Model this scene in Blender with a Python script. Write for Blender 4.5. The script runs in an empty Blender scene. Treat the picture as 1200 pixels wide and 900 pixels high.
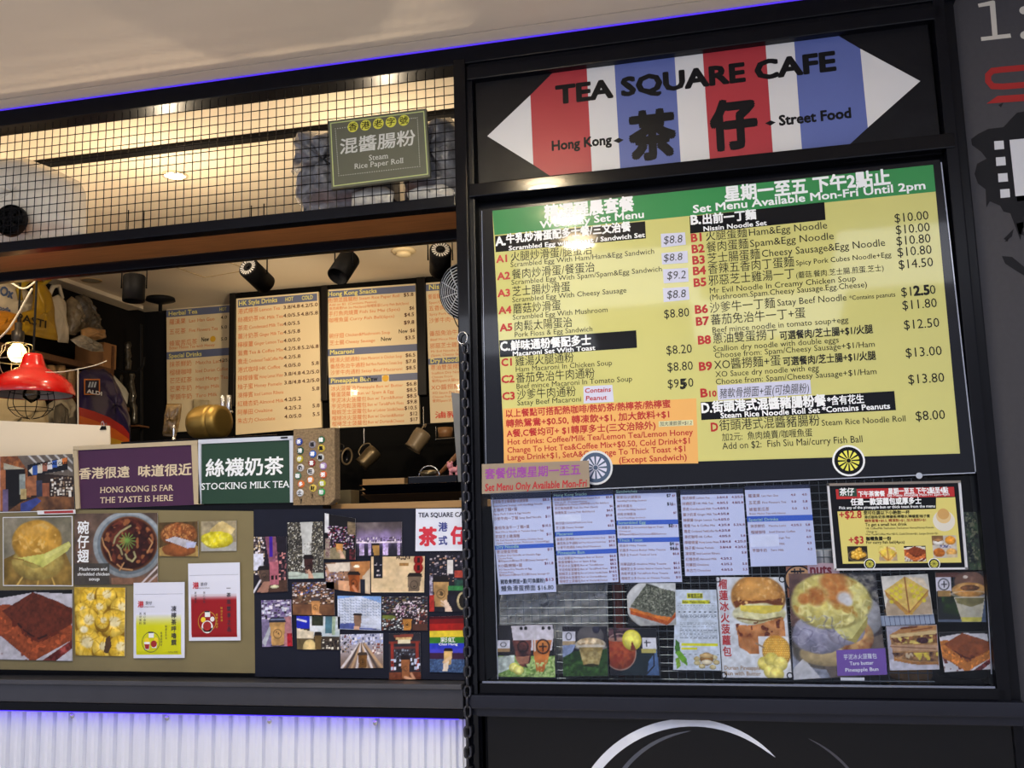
import bpy, bmesh, math, random
import numpy as np
from mathutils import Vector, Matrix
random.seed(7)
SC = bpy.context.scene
COL = SC.collection
# ------------------------------------------------------------------ camera
F, YAW, PITCH, ROLL = 1136.12, 0.2227703, 0.1426725, -0.0264617
CAM = np.array([0.0, -3.0, 1.6])
def _axes():
    cy, sy, cp, sp, cr, sr = math.cos(YAW), math.sin(YAW), math.cos(PITCH), math.sin(PITCH), math.cos(ROLL), math.sin(ROLL)
    fwd = np.array([-sy*cp, cy*cp, sp]); right = np.array([cy, sy, 0.0]); up = np.cross(right, fwd)
    return right*cr+up*sr, -right*sr+up*cr, fwd
AR, AU, AF = _axes()
cam = bpy.data.cameras.new('camera'); camo = bpy.data.objects.new('camera', cam); COL.objects.link(camo)
cam.sensor_width = 36; cam.lens = 36*F/1200; cam.clip_start = .05
camo.matrix_world = Matrix(((AR[0], AU[0], -AF[0], CAM[0]), (AR[1], AU[1], -AF[1], CAM[1]), (AR[2], AU[2], -AF[2], CAM[2]), (0, 0, 0, 1)))
SC.camera = camo
SC.view_settings.view_transform = 'Standard'; SC.view_settings.look = 'None'
SC.view_settings.gamma = 1; SC.view_settings.use_curve_mapping = False
SC.view_settings.exposure = 0.0
# ------------------------------------------------------------------ world: dim mall ambience
w = bpy.data.worlds.new('mall_ambience'); SC.world = w; w.use_nodes = True
w.node_tree.nodes['Background'].inputs[0].default_value = (.74, .78, .95, 1)
w.node_tree.nodes['Background'].inputs[1].default_value = 0.92
def lamp(kind, name, loc, energy, color=(1, 1, 1), size=.2, to=None, spot=60, size_y=None, blend=.5):
    l = bpy.data.lights.new(name, kind); l.energy = energy; l.color = color
    if kind == 'AREA':
        l.size = size
        if size_y: l.shape = 'RECTANGLE'; l.size_y = size_y
    else: l.shadow_soft_size = size
    if kind == 'SPOT': l.spot_size = math.radians(spot); l.spot_blend = blend
    o = bpy.data.objects.new(name, l); COL.objects.link(o); o.location = loc
    if to is not None:
        o.rotation_euler = (Vector(to)-Vector(loc)).to_track_quat('-Z', 'Y').to_euler()
    return o
# mall luminaires in front of the kiosk (cool white area lights, no panels modelled)
LUM = [(-2.6, -2.9), (-.7, -2.9), (1.2, -2.9), (-1.6, -4.4), (.3, -4.4)]
for lx, ly in LUM: lamp('AREA', 'mall_light', (lx, ly, 3.15), 22, (.84, .88, 1.0), 1.1, (lx, ly+.75, 0), size_y=1.1)
# ------------------------------------------------------------------ projection helpers
def ray(x, y): return (x-600)/F*AR-(y-450)/F*AU+AF
def at(x, y, Y=0.0):
    d = ray(x, y); return CAM+d*((Y+3)/d[1])
def atz(x, y, Z):
    d = ray(x, y); return CAM+d*((Z-1.6)/d[2])
def atx(x, y, X):
    d = ray(x, y); return CAM+d*(X/d[0])
# ------------------------------------------------------------------ materials
def lin(c):
    c = np.asarray(c, float)/255.0
    return np.where(c <= .04045, c/12.92, ((c+.055)/1.055)**2.4)
_m = {}
def M(rgb, rough=.5, metal=0., var=.06, scale=30, bump=0., coat=0., name=None, emit=0, alpha=1.0, spec=.35):
    if sum(rgb) < 120 and spec == .35: spec = .14
    key = (tuple(rgb), rough, metal, var, scale, bump, coat, name, emit, alpha, spec)
    if key in _m: return _m[key]
    m = bpy.data.materials.new(name or 'surface'); m.use_nodes = True
    nt = m.node_tree; b = nt.nodes['Principled BSDF']; L = nt.links
    c = [float(v) for v in lin(rgb)]
    b.inputs['Specular IOR Level'].default_value = spec; b.inputs['Roughness'].default_value = rough; b.inputs['Metallic'].default_value = metal
    if coat: b.inputs['Coat Weight'].default_value = coat; b.inputs['Coat Roughness'].default_value = .05
    if var or bump:
        tc = nt.nodes.new('ShaderNodeTexCoord'); n = nt.nodes.new('ShaderNodeTexNoise')
        n.inputs['Scale'].default_value = scale; n.inputs['Detail'].default_value = 5
        L.new(tc.outputs['Object'], n.inputs['Vector'])
        mx = nt.nodes.new('ShaderNodeMix'); mx.data_type = 'RGBA'
        mx.inputs[6].default_value = (*[max(0, v*(1-var*2.2)) for v in c], 1); mx.inputs[7].default_value = (*[min(1, v*(1+var*2.2)) for v in c], 1)
        L.new(n.outputs['Fac'], mx.inputs[0]); L.new(mx.outputs[2], b.inputs['Base Color'])
        if bump:
            bp = nt.nodes.new('ShaderNodeBump'); bp.inputs['Strength'].default_value = bump; bp.inputs['Distance'].default_value = .01
            L.new(n.outputs['Fac'], bp.inputs['Height']); L.new(bp.outputs[0], b.inputs['Normal'])
    else: b.inputs['Base Color'].default_value = (*c, 1)
    if emit:
        b.inputs['Emission Color'].default_value = (*c, 1); b.inputs['Emission Strength'].default_value = emit
    if alpha < 1: b.inputs['Alpha'].default_value = alpha
    _m[key] = m; return m
def wood(rgb, dark, rough=.45, scale=6):
    key = ('wood', tuple(rgb), tuple(dark), rough)
    if key in _m: return _m[key]
    m = M(rgb, rough, 0, .01, 3.3, 0, 0, 'wood_grain'); m = m.copy(); nt = m.node_tree; b = nt.nodes['Principled BSDF']
    wv = nt.nodes.new('ShaderNodeTexNoise'); wv.inputs['Scale'].default_value = scale; wv.inputs['Detail'].default_value = 6
    mp = nt.nodes.new('ShaderNodeMapping'); mp.inputs['Scale'].default_value = (1, 12, 12)
    tc = nt.nodes.new('ShaderNodeTexCoord'); nt.links.new(tc.outputs['Object'], mp.inputs[0]); nt.links.new(mp.outputs[0], wv.inputs['Vector'])
    mx = nt.nodes.new('ShaderNodeMix'); mx.data_type = 'RGBA'
    mx.inputs[6].default_value = (*[float(v) for v in lin(dark)], 1); mx.inputs[7].default_value = (*[float(v) for v in lin(rgb)], 1)
    nt.links.new(wv.outputs['Fac'], mx.inputs[0]); nt.links.new(mx.outputs[2], b.inputs['Base Color'])
    _m[key] = m; return m
def glassy(tint=(255, 255, 255), refl=1.0, rough=.02, name='clear_glass', haze=0.0):
    key = ('glass', tuple(tint), refl, rough, haze)
    if key in _m: return _m[key]
    m = bpy.data.materials.new(name); m.use_nodes = True; nt = m.node_tree; nt.nodes.clear()
    o = nt.nodes.new('ShaderNodeOutputMaterial'); t = nt.nodes.new('ShaderNodeBsdfTransparent'); g = nt.nodes.new('ShaderNodeBsdfGlossy')
    t.inputs[0].default_value = (*[float(v) for v in lin(tint)], 1); g.inputs['Roughness'].default_value = rough
    fr = nt.nodes.new('ShaderNodeFresnel'); fr.inputs['IOR'].default_value = 1.45
    mu = nt.nodes.new('ShaderNodeMath'); mu.operation = 'MULTIPLY'; mu.inputs[1].default_value = refl
    nt.links.new(fr.outputs[0], mu.inputs[0])
    mx = nt.nodes.new('ShaderNodeMixShader'); nt.links.new(mu.outputs[0], mx.inputs[0]); nt.links.new(t.outputs[0], mx.inputs[1]); nt.links.new(g.outputs[0], mx.inputs[2])
    out = mx
    if haze:
        d = nt.nodes.new('ShaderNodeBsdfDiffuse'); d.inputs[0].default_value = (.8, .8, .8, 1)
        nz = nt.nodes.new('ShaderNodeTexNoise'); nz.inputs['Scale'].default_value = 18; nz.inputs['Distortion'].default_value = 2
        tc = nt.nodes.new('ShaderNodeTexCoord'); nt.links.new(tc.outputs['Object'], nz.inputs['Vector'])
        m2 = nt.nodes.new('ShaderNodeMath'); m2.operation = 'MULTIPLY'; m2.inputs[1].default_value = haze*2
        nt.links.new(nz.outputs['Fac'], m2.inputs[0])
        mx2 = nt.nodes.new('ShaderNodeMixShader'); nt.links.new(m2.outputs[0], mx2.inputs[0]); nt.links.new(mx.outputs[0], mx2.inputs[1]); nt.links.new(d.outputs[0], mx2.inputs[2]); out = mx2
    nt.links.new(out.outputs[0], o.inputs[0]); _m[key] = m; return m
def picmat():
    if 'pic' in _m: return _m['pic']
    m = bpy.data.materials.new('printed_picture'); m.use_nodes = True; nt = m.node_tree
    a = nt.nodes.new('ShaderNodeAttribute'); a.attribute_name = 'ink'; b = nt.nodes['Principled BSDF']
    nt.links.new(a.outputs['Color'], b.inputs['Base Color']); b.inputs['Roughness'].default_value = .4; b.inputs['Specular IOR Level'].default_value = .2
    _m['pic'] = m; return m
BLK = M((9, 10, 17), .3, 0, .15, 20, .02, 0, 'black_paint')
BLKG = M((7, 8, 14), .15, 0, .1, 14, 0, .2, 'black_gloss')
BLKM = M((17, 17, 19), .55, .2, .1, 40, 0, 0, 'black_metal')
STEEL = M((190, 190, 192), .25, 1, .05, 20, 0, 0, 'brushed_steel')
WHITE = M((225, 225, 228), .5, 0, .03, 10, 0, 0, 'white_paint')
# ------------------------------------------------------------------ object helpers
def linkmesh(name, verts, faces, mats, parent=None, mi=None, smooth=False, origin=None):
    V = np.asarray(verts, float).reshape(-1, 3)
    if origin is None:
        lo, hi = V.min(0), V.max(0); origin = np.array([(lo[0]+hi[0])/2, (lo[1]+hi[1])/2, lo[2]])
    origin = np.asarray(origin, float)
    me = bpy.data.meshes.new(name); me.from_pydata((V-origin).tolist(), [], faces)
    if not isinstance(mats, (list, tuple)): mats = [mats]
    for m in mats: me.materials.append(m)
    if mi is not None: me.polygons.foreach_set('material_index', mi)
    if smooth: me.polygons.foreach_set('use_smooth', [True]*len(me.polygons))
    me.update()
    o = bpy.data.objects.new(name, me); COL.objects.link(o)
    wo = Vector(origin)
    if parent is not None:
        o.parent = parent; o.location = wo-wloc(parent)
    else: o.location = wo
    return o
def wloc(o):
    p = Vector((0, 0, 0))
    while o is not None: p += o.location; o = o.parent
    return p
def tag(o, label=None, cat=None, group=None, kind=None):
    if label: o['label'] = label
    if cat: o['category'] = cat
    if group: o['group'] = group
    if kind: o['kind'] = kind
    return o
def thing(name, label, cat, loc, group=None):
    o = bpy.data.objects.new(name, None); COL.objects.link(o); o.location = [float(v) for v in loc]; o.empty_display_size = .05
    return tag(o, label, cat, group)
class MB:
    def __init__(s): s.v = []; s.f = []; s.mi = []; s.cur = 0
    def add(s, V, Fc):
        n = len(s.v); s.v.extend([tuple(map(float, p)) for p in V]); s.f.extend([[i+n for i in f] for f in Fc]); s.mi.extend([s.cur]*len(Fc)); return s
    def box(s, x0, x1, y0, y1, z0, z1):
        return s.hexa([(x0, y0, z0), (x1, y0, z0), (x1, y1, z0), (x0, y1, z0), (x0, y0, z1), (x1, y0, z1), (x1, y1, z1), (x0, y1, z1)])
    def hexa(s, P):
        return s.add(P, [(0, 3, 2, 1), (4, 5, 6, 7), (0, 1, 5, 4), (1, 2, 6, 5), (2, 3, 7, 6), (3, 0, 4, 7)])
    def rbox(s, x0, x1, y0, y1, z0, z1, b=.003):
        bm = bmesh.new(); bmesh.ops.create_cube(bm, size=1)
        for v in bm.verts: v.co = Vector(((x0+x1)/2+v.co.x*(x1-x0), (y0+y1)/2+v.co.y*(y1-y0), (z0+z1)/2+v.co.z*(z1-z0)))
        bmesh.ops.bevel(bm, geom=bm.edges[:], offset=b, segments=2, affect='EDGES', profile=.7)
        s.add([v.co for v in bm.verts], [[v.index for v in f.verts] for f in bm.faces]); bm.free(); return s
    def tube(s, pts, r, n=8, cap=True, closed=False):
        P = [Vector([float(c) for c in p]) for p in pts]; N = len(P); R = r if isinstance(r, (list, tuple)) else [r]*N
        V = []; Fc = []; up = None
        for i, p in enumerate(P):
            a = P[(i-1) % N] if (closed or i > 0) else p; b = P[(i+1) % N] if (closed or i < N-1) else p
            t = (b-a); t = t.normalized() if t.length > 1e-9 else Vector((0, 0, 1))
            if up is None: up = t.orthogonal().normalized()
            up = (up-t*up.dot(t)); up = up.normalized() if up.length > 1e-6 else t.orthogonal().normalized()
            q = t.cross(up)
            for k in range(n):
                an = 2*math.pi*k/n; V.append(p+(up*math.cos(an)+q*math.sin(an))*R[i])
        for i in range(N if closed else N-1):
            j = (i+1) % N
            for k in range(n): Fc.append((i*n+k, i*n+(k+1) % n, j*n+(k+1) % n, j*n+k))
        if cap and not closed: Fc.append(tuple(range(n))[::-1]); Fc.append(tuple((N-1)*n+k for k in range(n)))
        return s.add(V, Fc)
    def lathe(s, prof, c=(0, 0, 0), axis=(0, 0, 1), n=24, cap=True, arc=None):
        ax = Vector(axis).normalized(); u = ax.orthogonal().normalized(); q = ax.cross(u); c = Vector([float(k) for k in c]); V = []; Fc = []
        for r, h in prof:
            for k in range(n):
                an = 2*math.pi*k/n; V.append(c+ax*h+(u*math.cos(an)+q*math.sin(an))*r)
        for i in range(len(prof)-1):
            for k in range(n): Fc.append((i*n+k, i*n+(k+1) % n, (i+1)*n+(k+1) % n, (i+1)*n+k))
        if cap: Fc.append(tuple(range(n))[::-1]); Fc.append(tuple((len(prof)-1)*n+k for k in range(n)))
        return s.add(V, Fc)
    def prism(s, poly, y0, y1):   # polygon given as world points (x,*,z), extruded along y
        n = len(poly); V = [(p[0], y0, p[2]) for p in poly]+[(p[0], y1, p[2]) for p in poly]
        return s.add(V, [tuple(range(n)), tuple(range(n, 2*n))[::-1]]+[(i, i+n, (i+1) % n+n, (i+1) % n) for i in range(n)])
    def build(s, name, mat, parent=None, smooth=False):
        return linkmesh(name, s.v, s.f, mat, parent, s.mi if isinstance(mat, (list, tuple)) else None, smooth)
def struct(o): o['kind'] = 'structure'; return o
# ------------------------------------------------------------------ lettering (deferred so all glyphs are made in one go)
TEXTS = []
def text_job(parent, name='lettering', thick=0): 
    j = dict(parent=parent, name=name, items=[], mats=[]); TEXTS.append(j); return j
def text_add(j, s, P0, ex, ez, em, mat, width=None, bold=0, shear=0., center=False, serif=False, stretch=1.):
    if mat not in j['mats']: j['mats'].append(mat)
    j['items'].append((s, np.asarray(P0, float), np.asarray(ex), np.asarray(ez), em, j['mats'].index(mat), width, bold, shear, center, serif, stretch))
STEMS = {'H': ([0, 1], [0, 1]), 'O': ([], []), 'N': ([0], [0, 1]), 'G': ([], []), 'K': ([0, 1], [0, 1]), 'I': ([.5], [.5]), 'S': ([], []), 'F': ([.08], []), 'A': ([0, 1], []),
         'R': ([.08, 1], []), 'T': ([.5], []), 'E': ([], []), 'C': ([], []), 'M': ([0, 1], [0, 1]), 'L': ([], [.08]), 'P': ([.08], []), 'i': ([.5], []), 'l': ([.5], [.5]), 'm': ([0, .5, 1], []), 'r': ([.1], []), '1': ([.5], [.2])}
def text_finish():
    need = set()
    for j in TEXTS:
        for it in j['items']:
            for ch in it[0]: need.add((ch, 0))
    obs = {}
    tmp = bpy.data.collections.new('glyphs'); COL.children.link(tmp)
    def mk(body, off):
        c = bpy.data.curves.new('t', 'FONT'); c.body = body; c.resolution_u = 2; c.offset = off
        o = bpy.data.objects.new('t', c); tmp.objects.link(o); return o
    for ch, b in need:
        if ch != ' ': obs[('g', ch, b)] = mk(ch, b)
        if ord(ch) < 0x2e80: obs[('w', ch)] = mk(ch+'|', 0)
    obs[('w', '')] = mk('|', 0)
    bpy.context.view_layer.update(); dg = bpy.context.evaluated_depsgraph_get()
    G = {}; Wd = {}
    for k, o in obs.items():
        m = o.evaluated_get(dg).to_mesh(); n = len(m.vertices); co = np.zeros(n*3); m.vertices.foreach_get('co', co); co = co.reshape(-1, 3)
        if k[0] == 'g': G[k[1:]] = (co[:, :2].copy(), [list(p.vertices) for p in m.polygons])
        else: Wd[k[1]] = co[:, 0].max()
    bar = Wd.pop('')
    adv = {c: (v-bar) for c, v in Wd.items()}
    for o in list(tmp.objects):
        d = o.data; bpy.data.objects.remove(o); bpy.data.curves.remove(d)
    bpy.data.collections.remove(tmp)
    for j in TEXTS:
        V = []; Fc = []; mi = []; n = 0
        for s, P0, ex, ez, em, mat, width, bold, shear, center, serif, stretch in j['items']:
            total = sum(adv.get(c, 1.0) for c in s)
            sx = em*stretch if width is None else width/total
            x = -total*sx/2 if center else 0
            for ch in s:
                a = adv.get(ch, 1.0)
                if ch != ' ':
                    co, fs = G[(ch, 0)]
                    if len(co):
                        X = x+co[:, 0]*sx+co[:, 1]*shear*em; Z = co[:, 1]*em
                        for ox, oz in (((0, 0),) if not bold else ((0, 0), (1, 1), (-1, 1), (1, -1), (-1, -1)) if bold < .03 else ((0, 0), (1, 1), (-1, 1), (1, -1), (-1, -1), (0, 1.2), (0, -1.2), (1.2, 0), (-1.2, 0))):
                            V.append(P0+np.outer(X+ox*bold*sx, ex)+np.outer(Z+oz*bold*em, ez)+np.cross(ex, ez)*.00001*(ox+2*oz)); Fc.extend([[i+n for i in f] for f in fs]); mi.extend([mat]*len(fs)); n += len(co)
                        if serif and ch in STEMS:
                            x0, x1 = co[:, 0].min(), co[:, 0].max(); top = co[:, 1].max()
                            for lst, zz in ((STEMS[ch][0], 0.), (STEMS[ch][1], top-.045)):
                                for t in lst:
                                    ww = .11; cxx = x0+(x1-x0)*t; cxx = min(max(cxx, x0+.05), x1-.05) if x1-x0 > .12 else (x0+x1)/2
                                    q = np.array([(cxx-ww, zz), (cxx+ww, zz), (cxx+ww, zz+.045), (cxx-ww, zz+.045)])
                                    V.append(P0+np.outer(x+q[:, 0]*sx, ex)+np.outer(q[:, 1]*em, ez)-np.array([0, .00005, 0])); Fc.append([n, n+1, n+2, n+3]); mi.append(mat); n += 4
                x += a*sx
        if V: linkmesh(j['name'], np.concatenate(V), Fc, j['mats'], j['parent'], mi)
# ------------------------------------------------------------------ flat prints
class Sheet:
    """a flat sheet/board in a plane parallel to the shop front; corners in photo pixels TL,TR,BR,BL on depth Y"""
    def __init__(s, name, label, cat, q, Y, mat, t=.002, group=None, parent=None, wq=None, back=None):
        s.Y = Y; s.q = q
        s.w = [np.array(p, float) for p in wq] if wq else [at(px, py, Y) for px, py in q]
        TL, TR, BR, BL = s.w
        e = (TR-TL)+(BR-BL); s.ex = e/np.linalg.norm(e); s.ez = np.array([-s.ex[2], 0, s.ex[0]])
        s.wid = (np.linalg.norm(TR-TL)+np.linalg.norm(BR-BL))/2; s.hei = (np.linalg.norm(TL-BL)+np.linalg.norm(TR-BR))/2
        V = [p for p in (BL, BR, TR, TL)]+[p+np.array([0, t, 0]) for p in (BL, BR, TR, TL)]
        s.o = linkmesh(name, V, [(0, 1, 2, 3), (7, 6, 5, 4), (0, 4, 5, 1), (1, 5, 6, 2), (2, 6, 7, 3), (3, 7, 4, 0)], mat, parent)
        if parent is None: tag(s.o, label, cat, group)
        elif label: s.o['label'] = label
        s.js = {}; s.mpp = np.linalg.norm(at(601, 450, Y)-at(600, 450, Y)); s.blk = {}
    def W(s, u, v, d=0.):
        TL, TR, BR, BL = s.w
        p = (TL*(1-u)+TR*u)*(1-v)+(BL*(1-u)+BR*u)*v
        return p-np.array([0, d, 0])
    def P(s, x, y, d=0.): return at(x, y, s.Y-d)
    def panel(s, pts, mat, uv=False, d=.0005, name='printed_panel'):
        V = [s.W(u, v, d) if uv else s.P(u, v, d) for u, v in pts]
        s.blk.setdefault(name, MB())
        b = s.blk[name]; 
        if not hasattr(b, 'mats'): b.mats = []
        if mat not in b.mats: b.mats.append(mat)
        b.cur = b.mats.index(mat)
        b.add(V, [tuple(range(len(V)))[::-1]]); return s
    def rect(s, u0, v0, u1, v1, mat, d=.0005, name='printed_panel'): return s.panel([(u0, v0), (u1, v0), (u1, v1), (u0, v1)], mat, True, d, name)
    def disc(s, u, v, r, mat, d=.0006, px=False, n=24, name='printed_panel', a0=0, a1=2*math.pi, r0=0):
        c = s.P(u, v, d) if px else s.W(u, v, d)
        R = r*s.mpp if px else r
        pts = [c+(s.ex*math.cos(a0+(a1-a0)*k/n)+s.ez*math.sin(a0+(a1-a0)*k/n))*R for k in range(n+(0 if a1-a0 > 6.28 else 1))]
        s.blk.setdefault(name, MB()); b = s.blk[name]
        if not hasattr(b, 'mats'): b.mats = []
        if mat not in b.mats: b.mats.append(mat)
        b.cur = b.mats.index(mat)
        if r0:
            r0 = r0*s.mpp if px else r0
            inn = [c+(p-c)*(r0/R) for p in pts]; V = pts+inn; m = len(pts)
            rng = range(m) if a1-a0 > 6.28 else range(m-1)
            b.add(V, [(i, (i+1) % m, (i+1) % m+m, i+m) for i in rng])
        else:
            if a1-a0 <= 6.28: pts = [c]+pts
            b.add(pts, [tuple(range(len(pts)))])
        return s
    def t(s, txt, x, y, x1=None, em=8, mat=None, bold=0, d=.001, part='lettering', **k):
        s.j = s.js.setdefault(part, None) or s.js.__setitem__(part, text_job(s.o, part)) or s.js[part]
        P0 = s.P(x, y, d); wd = None
        if x1 is not None:
            # intersection of the sheet direction with the vertical pixel column x1
            A = s.P(x1, y, d); wd = (A-P0)@s.ex
            sl = s.P(x1, y-1, d)-A; wd = (A[0]-P0[0])/s.ex[0]
        text_add(s.j, txt, P0, s.ex, s.ez, em*s.mpp*abs((y*0+1)), mat, wd, bold, **k); return s
    def tu(s, txt, u, v, u1=None, em=.05, mat=None, bold=0, d=.001, part='lettering', **k):
        s.j = s.js.setdefault(part, None) or s.js.__setitem__(part, text_job(s.o, part)) or s.js[part]
        P0 = s.W(u, v, d); wd = None if u1 is None else s.wid*(u1-u)
        text_add(s.j, txt, P0, s.ex, s.ez, em*s.hei, mat, wd, bold, **k); return s
    def pic(s, fn, q=None, d=.0005, res=1.0, name='printed_picture', uv=None, seed=1, gain=1.0):
        if uv: qw = [s.W(uv[0], uv[1], d), s.W(uv[2], uv[1], d), s.W(uv[2], uv[3], d), s.W(uv[0], uv[3], d)]
        elif q: qw = [s.P(px, py, d) for px, py in q]
        else: qw = [p-np.array([0, d, 0]) for p in s.w]
        w_ = np.linalg.norm(qw[1]-qw[0]); h_ = np.linalg.norm(qw[3]-qw[0])
        nx = max(8, int(w_/s.mpp*res)); ny = max(8, int(h_/s.mpp*res))
        c = Cv(nx, ny, seed); fn(c); c.grain(); rgb = lin(np.clip(c.a*gain, 0, 255))
        U, Vv = np.meshgrid(np.linspace(0, 1, nx), np.linspace(0, 1, ny))
        U = U[..., None]; Vv = Vv[..., None]
        Pn = (qw[0]*(1-U)+qw[1]*U)*(1-Vv)+(qw[3]*(1-U)+qw[2]*U)*Vv; Pn = Pn.reshape(-1, 3)
        idx = np.arange(nx*ny).reshape(ny, nx)
        Fc = np.stack([idx[1:, :-1], idx[1:, 1:], idx[:-1, 1:], idx[:-1, :-1]], -1).reshape(-1, 4)
        o = linkmesh(name, Pn, Fc.tolist(), picmat(), s.o)
        at_ = o.data.color_attributes.new('ink', 'FLOAT_COLOR', 'POINT')
        at_.data.foreach_set('color', np.concatenate([rgb.reshape(-1, 3), np.ones((nx*ny, 1))], 1).ravel())
        return s
    def done(s):
        for k, b in s.blk.items(): linkmesh(k, b.v, b.f, b.mats, s.o, b.mi)
        s.blk = {}; return s
# ------------------------------------------------------------------ tiny painter for printed photographs
def vnoise(nx, ny, sc, rs):
    gx = max(2, int(sc)+2); gy = max(2, int(sc*ny/max(nx, 1))+2)
    g = rs.rand(gy+1, gx+1); x = np.linspace(0, gx-1.001, nx); y = np.linspace(0, gy-1.001, ny)
    xi = x.astype(int); yi = y.astype(int); fx = (x-xi); fy = (y-yi)[:, None]; fx = fx*fx*(3-2*fx); fy = fy*fy*(3-2*fy)
    a = g[np.ix_(yi, xi)]; b = g[np.ix_(yi, xi+1)]; c = g[np.ix_(yi+1, xi)]; d = g[np.ix_(yi+1, xi+1)]
    return (a*(1-fx)+b*fx)*(1-fy)+(c*(1-fx)+d*fx)*fy
class Cv:
    def __init__(s, nx, ny, seed=1):
        s.nx, s.ny = nx, ny; s.rs = np.random.RandomState(seed); s.a = np.zeros((ny, nx, 3))
        s.x, s.y = np.meshgrid(np.linspace(0, 1, nx), np.linspace(0, 1, ny)); s.as_ = ny/nx
    def fb(s, sc=6, o=3):
        t = 0; am = 1; tot = 0
        for i in range(o): t = t+vnoise(s.nx, s.ny, sc*2**i, s.rs)*am; tot += am; am *= .55
        return t/tot
    def mix(s, m, col, n=0, sc=20, c2=None):
        col = np.asarray(col, float)*np.ones((s.ny, s.nx, 3))
        if c2 is not None: f = np.clip((s.fb(sc)-.3)*2.5, 0, 1)[..., None]; col = col*(1-f)+np.asarray(c2, float)*f
        if n: col = col*(1+(s.fb(sc)-.5)*2*n)[..., None]
        m = np.clip(m, 0, 1)[..., None]; s.a = s.a*(1-m)+col*m; return s
    def fill(s, col, n=0, sc=8, c2=None): return s.mix(np.ones((s.ny, s.nx)), col, n, sc, c2)
    def grad(s, c0, c1, horiz=False):
        t = (s.x if horiz else s.y)[..., None]; s.a = np.asarray(c0, float)*(1-t)+np.asarray(c1, float)*t; return s
    def ellm(s, cx, cy, rx, ry, rot=0, soft=.06, wob=0, sc=5):
        dx = s.x-cx; dy = (s.y-cy); c, n = math.cos(rot), math.sin(rot)
        u = (dx*c+dy*s.as_*n); v = (-dx*n+dy*s.as_*c)
        d = np.sqrt((u/rx)**2+(v/(ry*s.as_))**2)
        if wob: d = d+(s.fb(sc)-.5)*wob
        return np.clip((1-d)/soft+.5, 0, 1)
    def ell(s, cx, cy, rx, ry, col, rot=0, soft=.08, wob=0, n=0, sc=14, c2=None, a=1):
        sh = 1.0
        if soft < .3 and rx > .06:
            u = (s.x-cx)/rx; v = (s.y-cy)/ry; sh = np.clip(1.12-.26*np.minimum(u*u+v*v, 1.2)-.12*np.clip(v, -1, 1), .6, 1.25)[..., None]
        return s.mix(s.ellm(cx, cy, rx, ry, rot, soft, wob)*a, np.asarray(col, float)*sh, n or .06, sc, None if c2 is None else np.asarray(c2, float)*sh)
    def ridge(s, mask, sc, wd, col, a=.8, o=2): return s.mix(mask*np.clip(1-np.abs(s.fb(sc, o)-.5)/wd, 0, 1)*a, col)
    def grain(s, am=.10):
        g = (s.fb(s.nx/5, 2)-.5)*am*2+(s.fb(max(4, s.nx/14), 2)-.5)*am*1.6; s.a = s.a*(1+g)[..., None]; return s
    def ring(s, cx, cy, rx, ry, th, col, a=1):
        d = np.sqrt(((s.x-cx)/rx)**2+((s.y-cy)/ry)**2); return s.mix(np.clip(1.3-np.abs(d-1)/th, 0, 1)*a, col)
    def polym(s, pts, wob=0, sc=8):
        X = s.x; Y = s.y
        if wob: X = X+(s.fb(sc)-.5)*wob; Y = Y+(s.fb(sc)-.5)*wob
        ins = np.zeros(X.shape, bool); n = len(pts)
        for i in range(n):
            x0, y0 = pts[i]; x1, y1 = pts[(i+1) % n]
            if y0 == y1: continue
            c = ((Y < y0) != (Y < y1)) & (X < (x1-x0)*(Y-y0)/(y1-y0)+x0); ins ^= c
        return ins.astype(float)
    def poly(s, pts, col, n=0, sc=14, c2=None, wob=0, a=1): return s.mix(s.polym(pts, wob)*a, col, n, sc, c2)
    def rc(s, x0, y0, x1, y1, col, n=0, sc=14, c2=None, a=1): return s.mix(((s.x >= x0) & (s.x <= x1) & (s.y >= y0) & (s.y <= y1)).astype(float)*a, col, n, sc, c2)
    def line(s, pts, wd, col, a=1):
        m = np.zeros(s.x.shape)
        for (x0, y0), (x1, y1) in zip(pts[:-1], pts[1:]):
            dx, dy = x1-x0, (y1-y0)*s.as_; L = dx*dx+dy*dy+1e-9
            t = np.clip(((s.x-x0)*dx+(s.y-y0)*s.as_*dy)/L, 0, 1)
            d = np.hypot(s.x-x0-t*dx, (s.y-y0)*s.as_-t*dy); m = np.maximum(m, np.clip((wd-d)*s.nx+.5, 0, 1))
        return s.mix(m*a, col)
    def speck(s, mask, sc, thr, col, o=2):
        return s.mix(mask*np.clip((s.fb(sc, o)-thr)*12, 0, 1), col)
    def blocks(s, x0, y0, x1, y1, nx, ny, cols, jit=.3, fillp=1.):
        for j in range(ny):
            for i in range(nx):
                if s.rs.rand() > fillp: continue
                c = cols[s.rs.randint(len(cols))]; w_ = (x1-x0)/nx; h_ = (y1-y0)/ny
                ax = x0+i*w_+s.rs.uniform(-jit, jit)*w_; ay = y0+j*h_+s.rs.uniform(-jit, jit)*h_
                s.rc(ax, ay, ax+w_*s.rs.uniform(.4, 1), ay+h_*s.rs.uniform(.3, 1), c)
        return s
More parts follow.
